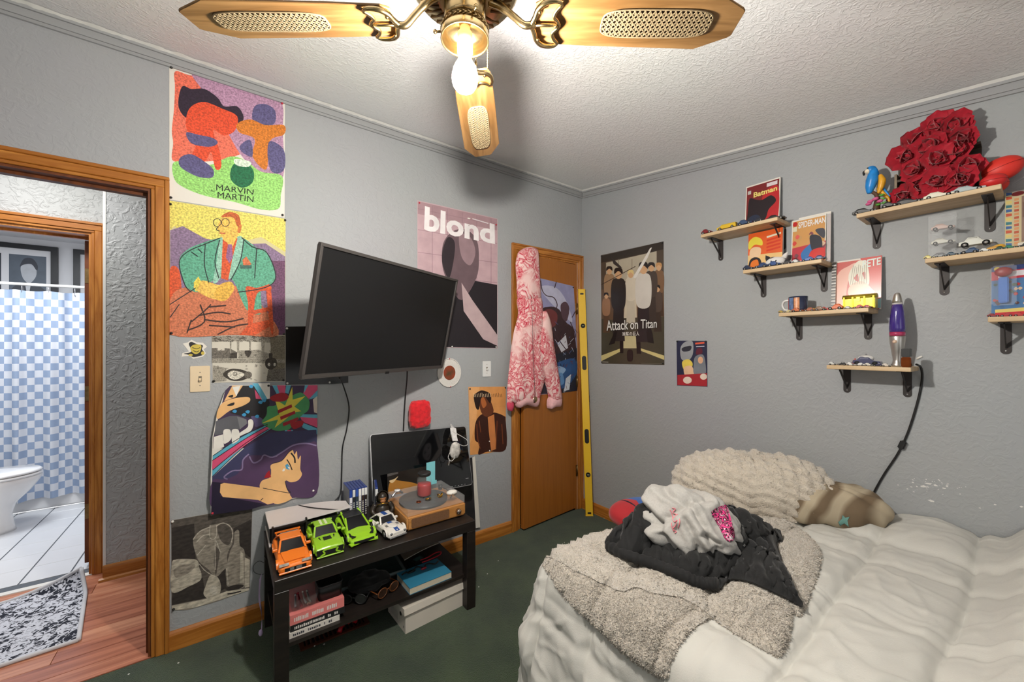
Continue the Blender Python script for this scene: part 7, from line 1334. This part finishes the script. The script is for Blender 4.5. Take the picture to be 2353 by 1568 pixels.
def drape(pts, spacing, trees, hfn, n=6, jag=0.0, rim=.004):
    """cloth lying on what is below it: the outline is traced where it rests, filled with a fine mesh and lifted by its thickness"""
    ol = smooth_outline(pts, n, jag); N = len(ol); vs = [Vector(p) for p in ol]; r = random.Random(4)
    x0, x1 = min(p[0] for p in ol), max(p[0] for p in ol); y0, y1 = min(p[1] for p in ol), max(p[1] for p in ol); dist = [0.0] * N
    def inside(x, y):
        c = False
        for i in range(N):
            a, b = ol[i], ol[i - 1]
            if (a[1] > y) != (b[1] > y) and x < (b[0] - a[0]) * (y - a[1]) / (b[1] - a[1]) + a[0]: c = not c
        return c
    y = y0 + spacing * .5; row = 0
    while y < y1:
        x = x0 + spacing * (.5 if row % 2 else 0)
        while x < x1:
            if inside(x, y):
                d = min(segd((x, y), ol[i - 1], ol[i]) for i in range(N))
                if d > spacing * .55: vs.append(Vector((x, y))); dist.append(d)
            x += spacing
        y += spacing * .87; row += 1
    res = geometry.delaunay_2d_cdt(vs, [(i, (i + 1) % N) for i in range(N)], [], 1, 1e-4); V2, _, fs, orig = res[0], res[1], res[2], res[3]
    out = []; UV = []
    for i, p in enumerate(V2):
        d = dist[orig[i][0]] if orig[i] else 0; h_ = hit(p.x, p.y, trees)
        if h_ is None:
            nr = trees[0].find_nearest(CAMP + ray(p.x, p.y) * 1.9); h_ = nr
        loc, nn = h_[0], h_[1]; nn = nn if nn.dot(CAMP - loc) > 0 else -nn
        nn = (nn + Vector((0, 0, 1.6))).normalized() if nn.z > .35 else (nn + Vector((-.6, 0, .3))).normalized()
        out.append(loc + nn * (rim if d == 0 else hfn(p.x, p.y, d, loc))); UV.append((p.x, p.y))
    m = M().add(out, [list(f) for f in fs], 0, True); base = len(out)
    # skirt so the edge has thickness
    idx = {}
    for i, o_ in enumerate(orig):
        for k in o_:
            if k < N: idx[k] = i
    loop = [idx[k] for k in range(N) if k in idx]; sk_ = [m.v[i] - Vector((0, 0, .006)) + (CAMP - m.v[i]).normalized() * -.010 for i in loop]; n0 = len(m.v); m.v += sk_
    for k in range(len(loop)): j = (k + 1) % len(loop); m.f.append([loop[k], loop[j], n0 + j, n0 + k]); m.m.append(0); m.s.append(True)
    return m
SHERPA = mat('sherpa_cream', rgb(208, 198, 184), .95, var=.10, vscale=70, bump=1.0, bscale=190, sheen=.5)
def fl(loc, s): return .0045 * abs(noise.noise(loc * 95)) + .004 * noise.noise(loc * 45)
low = [(1236, 1292), (1252, 1276), (1300, 1285), (1400, 1335), (1500, 1350), (1600, 1385), (1645, 1420), (1625, 1428), (1588, 1452), (1556, 1495), (1540, 1530), (1532, 1556), (1500, 1546), (1440, 1505), (1370, 1440), (1310, 1385), (1272, 1335), (1250, 1305)]
m1 = drape(low, 9, BV, lambda u, v, d, l: .006 + .012 * (1 - exp(-d / 9)) + fl(l, 1), 5, 1.2); BV.append(tree(m1))
up_ = [(1240, 1280), (1262, 1258), (1310, 1236), (1400, 1222), (1470, 1196), (1600, 1190), (1720, 1186), (1800, 1196), (1850, 1226), (1882, 1262), (1886, 1300), (1872, 1345), (1850, 1400), (1836, 1420), (1822, 1412), (1818, 1450), (1806, 1490), (1790, 1511), (1768, 1504), (1700, 1466), (1650, 1432), (1612, 1402), (1570, 1378), (1500, 1366), (1462, 1352), (1430, 1362), (1380, 1342), (1320, 1312), (1270, 1286)]
m2 = drape(up_, 9, BV, lambda u, v, d, l: .008 + .016 * (1 - exp(-d / 8)) + .010 * max(0, sin(u * .03 + v * .05)) * (1 - exp(-d / 25)) + fl(l, 2), 5, 1.2); BV.append(tree(m2))
e = T('sherpa_blanket', 'cream fleece blanket folded double and spilling over the foot edge of the bed', 'blanket', tuple(FZ(1560, 1400, .57))); obj('lower_fold', m1, SHERPA, e, world=True); obj('upper_fold', m2, SHERPA, e, world=True)
# fleece tufts give both folds a fuzzy edge
def tufts(mesh, n, ln, w, seed, par, mt, name='fleece'):
    r = random.Random(seed); m = M(); F_ = mesh.f
    for _ in range(n):
        f = r.choice(F_); a = mesh.v[f[0]]; b = mesh.v[f[1]]; c_ = mesh.v[f[2]]; s, t = r.random(), r.random()
        if s + t > 1: s, t = 1 - s, 1 - t
        p = a + (b - a) * s + (c_ - a) * t; nn = (b - a).cross(c_ - a)
        if nn.length < 1e-12: continue
        nn.normalize(); nn = nn if nn.dot(CAMP - p) > 0 else -nn; d = (nn + Vector((r.uniform(-.9, .9), r.uniform(-.9, .9), r.uniform(-.9, .9)))).normalized() * ln * r.uniform(.6, 1.3); sd = d.orthogonal().normalized() * w
        m.add([p - sd, p + sd, p + d * .7 + sd * .8, p + d], [(0, 1, 2, 3)])
    o = obj(name, m, mt, par, world=True); o['kind'] = 'stuff'; return o
tufts(m1, 16000, .006, .0011, 1, e, SHERPA); tufts(m2, 30000, .006, .0011, 2, e, SHERPA)
# red and blue cushion under the clothes
def cushion(name, label, c, half, ang, mt, fn=None, tilt=0.0, nu=60, nv=36, zmin=None, pw=.75, cat='pillow'):
    e = T(name, label, cat, tuple(c), ang)
    def f(a, b):
        t = 2 * pi * a; q = pi * b; sg = lambda x, k: math.copysign(abs(x) ** k, x)
        p = Vector((half[0] * sin(q) ** .8 * sg(cos(t), pw), half[1] * sin(q) ** .8 * sg(sin(t), pw), half[2] * sg(cos(q), .9)))
        n = Vector((p.x / half[0] ** 2, p.y / half[1] ** 2, p.z / half[2] ** 2)); n = n.normalized() if n.length > 0 else Vector((0, 0, 1))
        if fn: p = p + n * fn(p, t, q)
        p = Matrix.Rotation(tilt, 3, 'X') @ p
        if zmin is not None and p.z < zmin: p.z = zmin
        return p
    m = M().grid(f, nu, nv); obj('cover', m, mt, e, fixn=True); m.xf(Matrix.Translation(c) @ Matrix.Rotation(ang, 4, 'Z')); return e, m
CB = mat('cushion_blue', rgb(34, 86, 156), .8, sheen=.2); CR = mat('cushion_red', rgb(160, 18, 28), .8, sheen=.2)
e, _ = cushion('cushion', 'small red and blue cushion at the far corner of the bed behind the black blanket', Vector((1.452, 1.060, .625)), (.125, .080, .052), radians(-8), CB, None, 0, 40, 24, -.045, cat='cushion')
def rp(a, b): t = pi * .55 + pi * .95 * a; q = pi * b; sg = lambda x, k: math.copysign(abs(x) ** k, x); return Vector((.127 * sin(q) ** .8 * sg(cos(t), .75), .082 * sin(q) ** .8 * sg(sin(t), .75), .0535 * sg(cos(q), .9))) if cos(t) < -.25 else Vector((-.127 * sin(q) ** .8 * .354, .082 * sin(q) ** .8 * sg(sin(t), .75), .0535 * sg(cos(q), .9)))
obj('red_end', M().grid(rp, 30, 24), CR, e, fixn=True)
obj('piping', M().tube([(-.043, .081 * cos(t), .0533 * sin(t)) for t in [2 * pi * k / 30 for k in range(30)]], .003, 6, closed=True), mat('piping_navy', rgb(20, 22, 40), .7), e)
# black corded blanket heaped in the middle
CORD_B = mat('corduroy_black', rgb(14, 14, 15), .85, sheen=.10, bump=.12, bscale=220)
bl = [(1390, 1252), (1420, 1232), (1462, 1214), (1530, 1206), (1620, 1206), (1690, 1212), (1750, 1222), (1796, 1236), (1786, 1256), (1796, 1290), (1812, 1330), (1834, 1378), (1838, 1398), (1800, 1380), (1740, 1352), (1700, 1340), (1672, 1342), (1655, 1360), (1620, 1352), (1540, 1318), (1470, 1298), (1418, 1280)]
def hb_(u, v, d, l):
    m_ = .105 * exp(-(((u - 1590) / 130) ** 2 + ((v - 1228) / 40) ** 2)) + .05 * exp(-(((u - 1480) / 60) ** 2 + ((v - 1240) / 28) ** 2)) + .035 * exp(-(((u - 1700) / 60) ** 2 + ((v - 1260) / 45) ** 2)); w = l.y * .917 - .40 * l.x + .02 * noise.noise(l * 5)
    return .014 + .016 * (1 - exp(-d / 10)) + m_ * (1 - exp(-d / 9)) + (.017 * abs(sin(pi * w / .038)) ** .6) * (1 - exp(-d / 6)) + .012 * noise.noise(l * 7) * (1 - exp(-d / 15))
m3 = drape(bl, 3.8, BV, hb_, 5, .4, .012); BV.append(tree(m3)); e = T('black_blanket', 'black ribbed throw heaped on the cream blanket', 'blanket', tuple(FZ(1600, 1300, .6))); obj('throw', m3, CORD_B, e, world=True)

rl = [(1398, 1262), (1440, 1284), (1500, 1304), (1560, 1328), (1610, 1348), (1650, 1352)]; pts = []
for u, v in rl: h_ = hit(u, v, BV); pts.append(h_[0] + Vector((0, 0, .012)))
sp_ = spline(pts, 14); rr_ = [.016 + .004 * abs(sin(k * .9)) for k in range(len(sp_))]; obj('rolled_edge', M().tube(sp_, rr_, 10), CORD_B, e, world=True)

# grey hooded sweatshirt bundled on top
HG = mat('heather_grey', rgb(176, 173, 168), .9, var=.07, vscale=160, bump=.15, bscale=300, sheen=.1)
hc = Vector((1.385, .780, .708)); hr = Vector((SX, -CXA, 0)); hf_ = Vector((CXA, SX, 0))
FOLDS = []
for c_ in ([(670, 370), (700, 470), (740, 560), (760, 640)], [(560, 450), (600, 560), (650, 700), (640, 850)], [(690, 560), (800, 640), (820, 760), (790, 960)], [(340, 490), (420, 660), (520, 770)], [(400, 650), (470, 800), (560, 900)], [(870, 760), (880, 900)], [(660, 330), (570, 370), (430, 480), (330, 620)], [(900, 890), (1000, 860), (1060, 780)], [(610, 940), (720, 780), (760, 690)], [(480, 320), (600, 330), (700, 310), (880, 310)], [(980, 560), (1030, 700), (1090, 830)]):
    FOLDS.append([((1380 + x / 3.795 - 1578) / 113, -(1030 + y / 3.795 - 1194) / 91) for x, y in c_])
def hood(a, b):
    t = 2 * pi * a; q = pi * b; d = Vector((sin(q) * cos(t), sin(q) * sin(t), cos(q)))          # x: picture right, y: away, z: up
    R_ = Vector((.152, .150, .108)); p = Vector((d.x * R_.x, d.y * R_.y, d.z * R_.z))
    lob = .055 * exp(-((d - Vector((-.62, .30, .72)).normalized()).length / .38) ** 2) + .035 * exp(-((d - Vector((-.9, -.35, -.2)).normalized()).length / .5) ** 2) + .030 * exp(-((d - Vector((.75, -.55, -.2)).normalized()).length / .5) ** 2)
    dd = lob * .7 + .016 * noise.noise(d * 2.0 + Vector((3, 1, 0))) + .003 * noise.noise(d * 9)
    if d.y < .45:
        k_ = min(1, (.45 - d.y) / .3)
        for c_ in FOLDS:
            ds = min(segd((d.x, d.z), c_[i_], c_[i_ + 1]) for i_ in range(len(c_) - 1)); dd += k_ * (-.016 * exp(-(ds / .045) ** 2) + .009 * exp(-((ds - .13) / .07) ** 2))
    p = p + d * dd; p = hr * p.x + hf_ * p.y + Vector((0, 0, p.z))
    if p.z < -.075: p.z = -.075 + (p.z + .075) * .15
    return hc + p
m4 = M().grid(hood, 150, 90); BV.append(tree(m4)); e = T('sweatshirt', 'grey hooded sweatshirt with pink script bundled on the black throw', 'sweatshirt', (hc.x, hc.y, hc.z - .08)); obj('fabric', m4, HG, e, world=True, fixn=True)
pk_ = drape([(1634, 1178), (1664, 1162), (1672, 1170), (1680, 1196), (1688, 1226), (1686, 1240), (1676, 1246), (1664, 1236), (1652, 1212)], 3.2, [BV[-1]], lambda u, v, d, l: .003, 3, 0, .002)
def panel_mat():
    m, t, b = nt('graphic_panel'); b.inputs['Roughness'].default_value = .7; tc = t.nodes.new('ShaderNodeTexCoord'); n = t.nodes.new('ShaderNodeTexNoise'); n.inputs['Scale'].default_value = 38; n.inputs['Detail'].default_value = 2; n.inputs['Distortion'].default_value = 2.5
    r = t.nodes.new('ShaderNodeValToRGB'); r.color_ramp.interpolation = 'CONSTANT'; E_ = r.color_ramp.elements; E_[0].color = rgb(226, 60, 134); E_[1].position = .44; E_[1].color = rgb(24, 20, 24)
    for p_, c_ in ((.53, rgb(236, 90, 150)), (.58, rgb(228, 222, 226)), (.62, rgb(30, 26, 30)), (.68, rgb(226, 60, 134))): k = E_.new(p_); k.color = c_
    t.links.new(tc.outputs['Object'], n.inputs['Vector']); t.links.new(n.outputs['Fac'], r.inputs['Fac']); t.links.new(r.outputs['Color'], b.inputs['Base Color']); return m
obj('graphic_panel', pk_, panel_mat(), e, world=True)
PKM = mat('pink_thread', rgb(226, 130, 140), .7)
for ln_ in ([(1544, 1168), (1552, 1170), (1546, 1178), (1554, 1184), (1546, 1192), (1550, 1200), (1556, 1196), (1552, 1208), (1546, 1216), (1554, 1222), (1550, 1226)], [(1540, 1172), (1546, 1190), (1543, 1206), (1548, 1222)], [(1556, 1182), (1562, 1198), (1558, 1214)]):
    q_ = [h_[0] + (CAMP - h_[0]).normalized() * .002 for h_ in (hit(u, v, [BV[-1]]) for u, v in ln_) if h_]; obj('script_lettering', M().tube(spline(q_, 5), .0016, 6), PKM, e, world=True)
# big fluffy cable-knit pillow and the patterned pillow beside it
KNIT = mat('knit_cream', rgb(206, 195, 179), .95, var=.07, vscale=40, bump=.7, bscale=160, sheen=.5)
def knit(p, t, q):
    u_ = p.x / .052; v_ = (p.z * 1.0 + p.y * .4) / .040; br = abs(sin(pi * u_)) ; cb = abs(sin(pi * (v_ + (.5 if int(math.floor(u_)) % 2 else 0) + .6 * (u_ % 1)))); return .026 * (br ** .5) * (.35 + .65 * cb) + .004 * noise.noise(p * 60)
pa = atan2(-.53, .35); e, m5 = cushion('knit_pillow', 'big fluffy cream cable-knit pillow propped at the wall end of the bed', Vector((2.055, .845, .668)), (.335, .165, .150), pa, KNIT, knit, radians(10), 120, 70, -.080)
tufts(m5, 12000, .008, .0012, 5, e, KNIT, 'fluff')
def pat_mat():
    m, t, b = nt('beige_print_fabric'); b.inputs['Roughness'].default_value = .8; tc = t.nodes.new('ShaderNodeTexCoord'); n = t.nodes.new('ShaderNodeTexWave'); n.inputs['Scale'].default_value = 2.2; n.inputs['Distortion'].default_value = 14; n.inputs['Detail'].default_value = 2
    r = t.nodes.new('ShaderNodeValToRGB'); E_ = r.color_ramp.elements; E_[0].color = rgb(112, 94, 72); E_[1].color = rgb(176, 162, 138); E_[0].position = .15; E_[1].position = .75; t.links.new(tc.outputs['Object'], n.inputs['Vector']); t.links.new(n.outputs['Fac'], r.inputs['Fac']); t.links.new(r.outputs['Color'], b.inputs['Base Color']); return m
PATM = pat_mat(); e, m6 = cushion('patterned_pillow', 'beige and brown patterned pillow peeking out right of the knit pillow', Vector((2.150, .575, .655)), (.215, .105, .085), radians(-52), PATM, lambda p, t, q: .014 * noise.noise(p * 14) + .010 * abs(sin(t * 5 + p.z * 20)), radians(8), 60, 40, -.070)
bv6 = [tree(m6)]; 
try:
    st = drape([(1926, 1200), (1934, 1193), (1936, 1184), (1942, 1190), (1952, 1188), (1947, 1197), (1950, 1210), (1940, 1203), (1930, 1208)], 3, bv6, lambda u, v, d, l: .003, 1, 0, .002); obj('teal_star', st, mat('teal_print', rgb(110, 158, 150), .8), e, world=True)
except Exception as ex: print('star', ex)

# ================================================================== SWEATSHIRT HANGING ON THE CLOSET DOOR
def swirl_mat():
    m, t, b = nt('pink_swirl_print'); b.inputs['Roughness'].default_value = .85; tc = t.nodes.new('ShaderNodeTexCoord'); n = t.nodes.new('ShaderNodeTexNoise'); n.inputs['Scale'].default_value = 9; n.inputs['Detail'].default_value = 3; n.inputs['Distortion'].default_value = 3.2
    big = t.nodes.new('ShaderNodeTexNoise'); big.inputs['Scale'].default_value = 4; big.inputs['Detail'].default_value = 2
    r = t.nodes.new('ShaderNodeValToRGB'); E_ = r.color_ramp.elements; E_[0].color = rgb(240, 200, 198); E_[1].color = rgb(244, 208, 204); E_[0].position = .40; E_[1].position = .60
    for p_, c_ in ((.43, rgb(200, 40, 68)), (.46, rgb(206, 50, 76)), (.475, rgb(238, 180, 180)), (.50, rgb(204, 46, 72)), (.52, rgb(240, 190, 188)), (.54, rgb(206, 52, 78)), (.565, rgb(240, 196, 192))): k = E_.new(p_); k.color = c_
    mx = t.nodes.new('ShaderNodeMixRGB'); mx.inputs[2].default_value = rgb(242, 204, 200); rr2 = t.nodes.new('ShaderNodeValToRGB'); rr2.color_ramp.elements[0].position = .54; rr2.color_ramp.elements[1].position = .62
    L_ = t.links.new; L_(tc.outputs['Object'], n.inputs['Vector']); L_(tc.outputs['Object'], big.inputs['Vector']); L_(n.outputs['Fac'], r.inputs['Fac']); L_(big.outputs['Fac'], rr2.inputs['Fac']); L_(rr2.outputs['Color'], mx.inputs[0]); L_(r.outputs['Color'], mx.inputs[1]); L_(mx.outputs[0], b.inputs['Base Color']); return m
SW = swirl_mat(); dtree = None
def relief(pts, base, bulge, folds, n=5, spacing=6, seed=0.0):
    """soft cloth hanging flat against the door: traced outline, bulging towards the room, flat at the back"""
    ol = smooth_outline(pts, n); N = len(ol); vs = [Vector(p) for p in ol]; dist = [0.0] * N
    def inside(x, y):
        c = False
        for i in range(N):
            a, b = ol[i], ol[i - 1]
            if (a[1] > y) != (b[1] > y) and x < (b[0] - a[0]) * (y - a[1]) / (b[1] - a[1]) + a[0]: c = not c
        return c
    y = min(p[1] for p in ol)
    while y < max(p[1] for p in ol):
        x = min(p[0] for p in ol)
        while x < max(p[0] for p in ol):
            if inside(x, y):
                d = min(segd((x, y), ol[i - 1], ol[i]) for i in range(N))
                if d > spacing * .5: vs.append(Vector((x, y))); dist.append(d)
            x += spacing
        y += spacing
    V2, _, fs, orig = geometry.delaunay_2d_cdt(vs, [(i, (i + 1) % N) for i in range(N)], [], 1, 1e-4)[:4]; out = []
    for i, p in enumerate(V2):
        d = dist[orig[i][0]] if orig[i] else 0; P = DP(p.x, p.y, .001); k = 1 - exp(-d / 7); fo_ = folds * (abs(sin(p.x * .16 + 1.5 * noise.noise(Vector((p.x * .02, p.y * .008, seed))))) + .5 * noise.noise(Vector((p.x * .05, p.y * .03, seed + 3)))) * k; out.append(P + dN * (base + bulge * k + fo_))
    m = M().add(out, [list(f) for f in fs], 0, True); idx = {}
    for i, o_ in enumerate(orig):
        for k in o_:
            if k < N: idx[k] = i
    loop = [idx[k] for k in range(N) if k in idx]; n0 = len(m.v); m.v += [m.v[i] - dN * (base * .9) for i in loop]
    for k in range(len(loop)): j = (k + 1) % len(loop); m.f.append([loop[k], loop[j], n0 + j, n0 + k]); m.m.append(0); m.s.append(True)
    return m
e = T('pink_sweatshirt', 'pink and red patterned hooded sweatshirt hanging on the closet door', 'sweatshirt', tuple(DP(1220, 940, .03)))
obj('hood', relief([(1187, 590), (1192, 578), (1206, 570), (1222, 571), (1231, 580), (1234, 620), (1236, 660), (1236, 690), (1215, 695), (1190, 690), (1186, 640), (1184, 610)], .028, .030, .012), SW, e, world=True, fixn=True)
obj('body', relief([(1190, 684), (1236, 682), (1244, 720), (1254, 750), (1258, 800), (1250, 860), (1238, 905), (1228, 924), (1190, 928), (1172, 920), (1168, 900), (1170, 860), (1174, 800), (1184, 750), (1190, 720)], .022, .034, .012, seed=2), SW, e, world=True, fixn=True)
obj('sleeve', relief([(1244, 716), (1256, 745), (1262, 790), (1270, 840), (1278, 890), (1280, 916), (1262, 920), (1254, 890), (1240, 850), (1228, 812), (1226, 770), (1234, 735)], .050, .024, .010, seed=5), SW, e, world=True, fixn=True)
obj('sleeve', relief([(1184, 750), (1194, 760), (1190, 800), (1184, 850), (1176, 900), (1174, 936), (1166, 938), (1165, 900), (1170, 840), (1176, 790)], .012, .016, .008, seed=7), SW, e, world=True, fixn=True)
CUFF = mat('cuff_pink', rgb(236, 184, 186), .9, var=.1, vscale=60)
obj('cuff', relief([(1258, 914), (1280, 910), (1280, 932), (1268, 934), (1256, 938)], .046, .020, .004, 3, 4), CUFF, e, world=True, fixn=True); obj('hem', relief([(1184, 910), (1230, 908), (1228, 934), (1205, 930), (1186, 936)], .034, .026, .008, 4, 5), CUFF, e, world=True, fixn=True); obj('cuff', relief([(1165, 924), (1178, 926), (1176, 944), (1166, 942)], .014, .014, .004, 3, 4), mat('cuff_red', rgb(206, 70, 96), .9), e, world=True, fixn=True)
zp = [DP(u, v, .068) for u, v in ((1222, 690), (1223, 730), (1224, 780), (1226, 840), (1229, 900), (1228, 925))]; obj('zip', M().tube(spline(zp, 4), .0022, 6), mat('zip_steel', rgb(150, 120, 120), .3, .8), e, world=True)

# ================================================================== HALL AND BATHROOM THINGS
RUGM = None
def rug_mat():
    m, t, b = nt('distressed_rug'); b.inputs['Roughness'].default_value = .95; tc = t.nodes.new('ShaderNodeTexCoord'); n = t.nodes.new('ShaderNodeTexNoise'); n.inputs['Scale'].default_value = 46; n.inputs['Detail'].default_value = 4; n.inputs['Distortion'].default_value = 1.4; n2 = t.nodes.new('ShaderNodeTexNoise'); n2.inputs['Scale'].default_value = 9; n2.inputs['Detail'].default_value = 2
    ad = t.nodes.new('ShaderNodeMath'); ad.operation = 'ADD'; ml = t.nodes.new('ShaderNodeMath'); ml.operation = 'MULTIPLY'; ml.inputs[1].default_value = .45; r = t.nodes.new('ShaderNodeValToRGB'); E_ = r.color_ramp.elements; E_[0].position = .66; E_[1].position = .74; E_[0].color = rgb(28, 32, 46); E_[1].color = rgb(206, 208, 218)
    L_ = t.links.new; L_(tc.outputs['Object'], n.inputs['Vector']); L_(tc.outputs['Object'], n2.inputs['Vector']); L_(n2.outputs['Fac'], ml.inputs[0]); L_(n.outputs['Fac'], ad.inputs[0]); L_(ml.outputs[0], ad.inputs[1]); L_(ad.outputs[0], r.inputs['Fac']); L_(r.outputs['Color'], b.inputs['Base Color']); return m
D_ = Vector((-.547, 2.618, 0)); ex = Vector((-.997, -.077, 0)); ey = Vector((-.09, .591, 0))
def rugp(s, t, off=0.0):
    k = max(0, (t - .72) / .28 - max(0, s) / .30); lift = .10 * max(0, k) ** 1.6; back = .05 * max(0, k) ** 1.5; p = D_ + ex * (s * 1.05) + ey * (t * 1.07); return p + Vector((-back * .3, -back, .010 + lift + off))
e = T('rug', 'black and white distressed rug with one corner curled up in the hall', 'rug', (-1.05, 2.95, 0)); obj('pile', M().grid(lambda a, b: rugp(a, b), 50, 40).grid(lambda a, b: rugp(a, b, -.009), 50, 40, flip=True), rug_mat(), e, world=True)
BD = mat('rug_binding', rgb(206, 206, 210), .9); obj('binding', M().tube([rugp(0, t / 30, -.002) for t in range(31)], .009, 8), BD, e, world=True); obj('binding', M().tube([rugp(t / 30, 0, -.002) for t in range(31)], .009, 8), BD, e, world=True); obj('binding', M().tube([rugp(t / 30, 1, -.002) for t in range(31)], .009, 8), BD, e, world=True)
# shower curtain, rod and hooks
CBL, CWH = mat('curtain_blue', rgb(148, 166, 194), .7), mat('curtain_white', rgb(216, 219, 226), .7); CYY = 4.88; cx0, cx1, cz0, cz1 = -1.72, -.72, .10, 1.80; nc, nr_ = 24, 29
e = T('shower_curtain', 'blue and white checked shower curtain hanging in the bathroom', 'curtain', (-1.22, CYY, cz0)); m = M(); K = 4; vs = []
for i in range(nc * K + 1):
    for j in range(nr_ + 1):
        x = cx0 + (cx1 - cx0) * i / (nc * K); z = cz0 + (cz1 - cz0) * j / nr_; fz = .6 + .4 * (1 - j / nr_); vs.append((x + .008 * sin(x * 31), CYY + .034 * fz * sin(x * 34 + .6 * sin(z * 2)) + .012 * sin(x * 71 + z), z + (.010 * abs(sin(x * 17)) if j == nr_ else 0)))
w = nr_ + 1
for i in range(nc * K):
    for j in range(nr_): m.f.append([i * w + j, (i + 1) * w + j, (i + 1) * w + j + 1, i * w + j + 1]); m.m.append((i // K + j) % 2); m.s.append(True)
m.v = [Vector(p) for p in vs]; obj('cloth', m, [CWH, CBL], e, world=True)
for k in range(7): x = -1.62 + .145 * k; obj('hook', M().tube([(x, CYY + .013 * cos(t), 1.815 + .036 * sin(t)) for t in [2 * pi * q / 12 for q in range(12)]], .002, 5, closed=True), SIL2, e, world=True)
e = T('curtain_rod', 'white curtain rod across the top of the checked curtain', 'curtain rod', (-1.2, CYY, 1.84)); obj('rod', M().cyl((-2.4, CYY, 1.845), (-.58, CYY, 1.865), .012, n=14), WHITE, e, world=True); obj('flange', M().cyl((-.60, CYY, 1.865), (-.582, CYY, 1.865), .03, n=16), WHITE, e, world=True)
PORC = mat('porcelain', rgb(240, 240, 240), .12, coat=.4); e = T('bathtub', 'white bathtub behind the checked curtain', 'bathtub', (-1.4, 5.25, 0)); obj('apron', M().bx(-2.38, -.6, 4.925, 4.97, 0, .42), PORC, e, world=True, bevel=.01); obj('basin', M().bx(-2.38, -.6, 4.97, 5.59, 0, .10).bx(-2.38, -.6, 5.52, 5.59, .10, .42), PORC, e, world=True)
# toilet in profile at the picture edge
e = T('toilet', 'white toilet standing side-on at the left edge of the bathroom view', 'toilet', (-1.45, 4.50, 0)); tcx, tcy = -1.40, 4.50
def ovs(cx, rx, ry, z, n=28): return [Vector((cx + (rx if cos(t) > 0 else rx * .82) * cos(t), tcy + ry * sin(t), z)) for t in [2 * pi * k / n for k in range(n)]]
obj('pedestal', M().loft([ovs(-1.44, .185, .115, 0), ovs(-1.44, .180, .110, .03), ovs(-1.44, .165, .095, .12), ovs(-1.43, .175, .110, .20), ovs(-1.40, .215, .150, .28), ovs(-1.385, .245, .178, .35), ovs(-1.38, .252, .184, .385), ovs(-1.38, .245, .180, .395)]), PORC, e, world=True)
obj('seat', M().loft([ovs(-1.38, .250, .184, .397), ovs(-1.38, .256, .188, .405), ovs(-1.38, .250, .184, .413)]), PORC, e, world=True); obj('lid', M().loft([ovs(-1.38, .246, .180, .418), ovs(-1.38, .254, .187, .426), ovs(-1.38, .240, .176, .438), ovs(-1.38, .10, .08, .442)]), PORC, e, world=True)
obj('tank', M().bx(-1.86, -1.66, 4.29, 4.71, .40, .76), PORC, e, world=True, bevel=.015); obj('tank_lid', M().bx(-1.87, -1.65, 4.28, 4.72, .76, .79), PORC, e, world=True, bevel=.008); obj('bolt_cap', M().sph((-1.36, tcy - .105, .02), (.012, .012, .010), 8, 6), PORC, e, world=True)
# framed photographs above the curtain
FRB = mat('frame_black', rgb(28, 28, 32), .4); MATW = mat('mat_board_white', rgb(236, 236, 238), .7)
def frame(label, x0, x1, z0, z1, photos):
    e = T('picture_frame', label, 'picture frame', ((x0 + x1) / 2, 5.6, z0)); y = 5.598; b = .045; obj('moulding', M().bx(x0, x1, y - .025, y, z1 - b, z1).bx(x0, x1, y - .025, y, z0, z0 + b).bx(x0, x0 + b, y - .025, y, z0 + b, z1 - b).bx(x1 - b, x1, y - .025, y, z0 + b, z1 - b), FRB, e, world=True); obj('mat_board', M().bx(x0 + b, x1 - b, y - .012, y - .004, z0 + b, z1 - b), MATW, e, world=True)
    for (a0, a1, b0, b1, tone) in photos:
        a = Art(lambda x, yy: Vector((a0 + (a1 - a0) * x, y - .012, b1 - (b1 - b0) * yy)), (0, -1, 0), .0005); a.poly([(0, 0), (1, 0), (1, 1), (0, 1)], rgb(*tone)); a.blob([(.1, 1), (.2, .82), (.45, .74), (.8, .82), (.95, 1)], rgb(70, 74, 82)); a.blob([(.32, .3), (.5, .16), (.7, .28), (.72, .55), (.55, .76), (.4, .68), (.32, .5)], rgb(196, 200, 206)); a.blob([(.28, .32), (.4, .1), (.62, .08), (.76, .25), (.74, .4), (.6, .24), (.4, .26)], rgb(60, 64, 74)); a.poly([(.42, .76), (.58, .76), (.54, 1), (.46, 1)], rgb(214, 216, 220)); a.build('photograph', PRINT, e)
frame('black framed pair of grey portrait photographs above the shower curtain', -1.95, -1.300, 1.72, 2.30, [(-1.60, -1.375, 1.86, 2.20, (96, 106, 118)), (-1.85, -1.645, 1.86, 2.20, (60, 66, 76))]); frame('black framed picture cut by the bathroom door edge', -1.200, -.85, 1.72, 2.30, [(-1.125, -.93, 1.80, 2.20, (214, 214, 214))])
